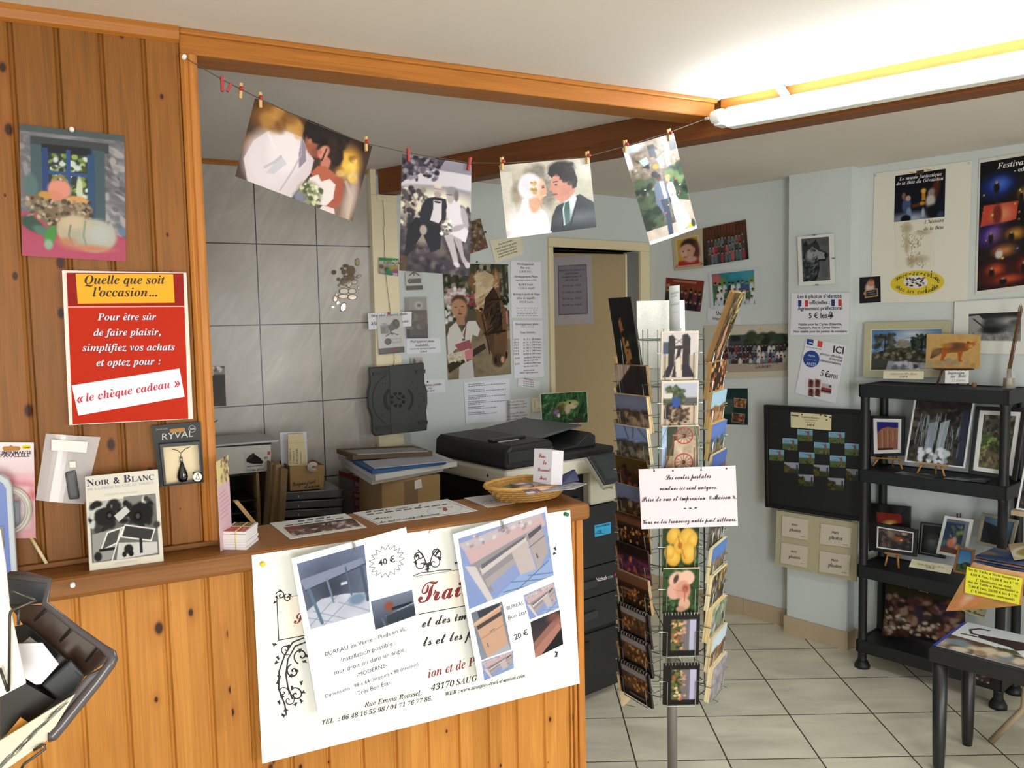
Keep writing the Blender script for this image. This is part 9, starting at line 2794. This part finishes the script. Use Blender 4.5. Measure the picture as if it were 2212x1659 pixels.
# support under the tray: a small table, out of the picture below
zt_ = min(FG(*z1('M', 0, 1659), .0).z, .93)
def leafp(name, lab, cat, pts, col, off, k_='M', pic=None, group=None, m=PAPER, th=.0012):
	P = fgq(k_, pts, off)
	if pic is not None and len(P) == 4:
		o = grid_mesh(name, P, FG.n, pic, col, th, m)
	else:
		mb = MB()
		mb.hexa([p - FG.n * th for p in P], P)
		o = mb.build(name, mat(col, .6))
	return tag(o, lab, cat, group)
leafp('paper_sheet', 'folded white paper lying in the black letter tray', 'paper', ((130, 690), (330, 682), (460, 850), (320, 1005), (280, 1008), (180, 950)), '#d6d6dc', -.026, group='papers in the foreground')
leafp('brown_card', 'grey-brown card under the folded white paper in the letter tray', 'card', ((176, 682), (232, 636), (300, 690), (230, 760)), '#6a655a', -.029, group='papers in the foreground')
leafp('orange_envelope', 'orange envelope behind the drawing print in the left foreground', 'envelope', ((0, 1460), (160, 1264), (216, 1304), (60, 1500)), '#c98a34', -.012)
def drawing():
	p = Pic(60, 70, '#dcd6c0', '#e3dcc8', 311)
	for i in range(170):
		t_ = p.r.rand()
		x, y = .1 + .75 * t_ + .16 * (p.r.rand() - .5), .95 - .8 * t_ + .16 * (p.r.rand() - .5)
		p.l([(x, y), (x + .07, y - .05 - .05 * p.r.rand())], .012 + .02 * p.r.rand(), ('#4c4a48', '#6d6a64', '#8d897e', '#34322f')[i % 4], .8)
	return p
leafp('drawing_print', 'cream print with a grey animal drawing in the lower left corner', 'print', ((0, 1440), (590, 1075), (365, 1440), (-150, 1800)), '#d3b98a', .004, pic=drawing(), th=.003)
leafp('white_card', 'tall overexposed white card standing at the left edge of the foreground', 'card', ((-260, -160), (0, 40), (200, 1000), (-260, 1240)), '#f0ead8', .02, group='papers in the foreground', th=.003)
leafp('white_roll', 'white paper roll end at the far left edge, in front of the blue box', 'paper', ((-120, -250), (0, -200), (40, 60), (70, 360), (40, 395), (-160, 395)), '#efe6d0', .024, group='papers in the foreground', th=.003)
wh = thing('wire_stand', 'dark bent wire holder around the white card in the left foreground', 'wire holder', Matrix.Translation(FG(*z1('M', 80, 1050))))
for pts in (((72, 290), (110, 278), (270, 345), (278, 350), (110, 420), (82, 440), (74, 480), (70, 1055)), ((145, 420), (144, 540)), ((0, 880), (62, 1062)), ((170, 1659), (185, 1630), (355, 1508), (350, 1480), (330, 1478), (262, 1520))):
	mb = MB()
	mb.tube([FG(*z1('M', *p), .03 if pts[0][1] < 1000 else .012) for p in pts], .0016, 6)
	mb.build('wire', mat('#4a463f', .35, .6), parent=wh)
# low display table under these things
mt = Matrix.Translation((FG.o.x, FG.o.y, 0))
t = thing('display_table', 'dark display table under the foreground tray, mostly out of view', 'table', Matrix.Translation(FG(*z1('M', 100, 1800), 0)))
zz0 = .93
fr_ = FG.frame()
a0 = FG.loc(FG(*z1('M', 0, 1700)))[0]
mb = MB(fr_)
mb.box(a0 - .45, a0 + .10, -.24, .08, zz0 - .03, zz0)
mb.build('tabletop', mat('#2a2420', .5), parent=t)
for a_ in (a0 - .43, a0 + .06):
	for y_ in (-.23, .04):
		mb = MB(fr_)
		mb.box(a_, a_ + .03, y_, y_ + .03, 0, zz0 - .03)
		mb.build('leg', mat('#2a2420', .5), parent=t)
# ------------------------------------------------------------------ finish
flush_letters()
for o in bpy.data.objects:
	if '_m' in o:
		del o['_m']
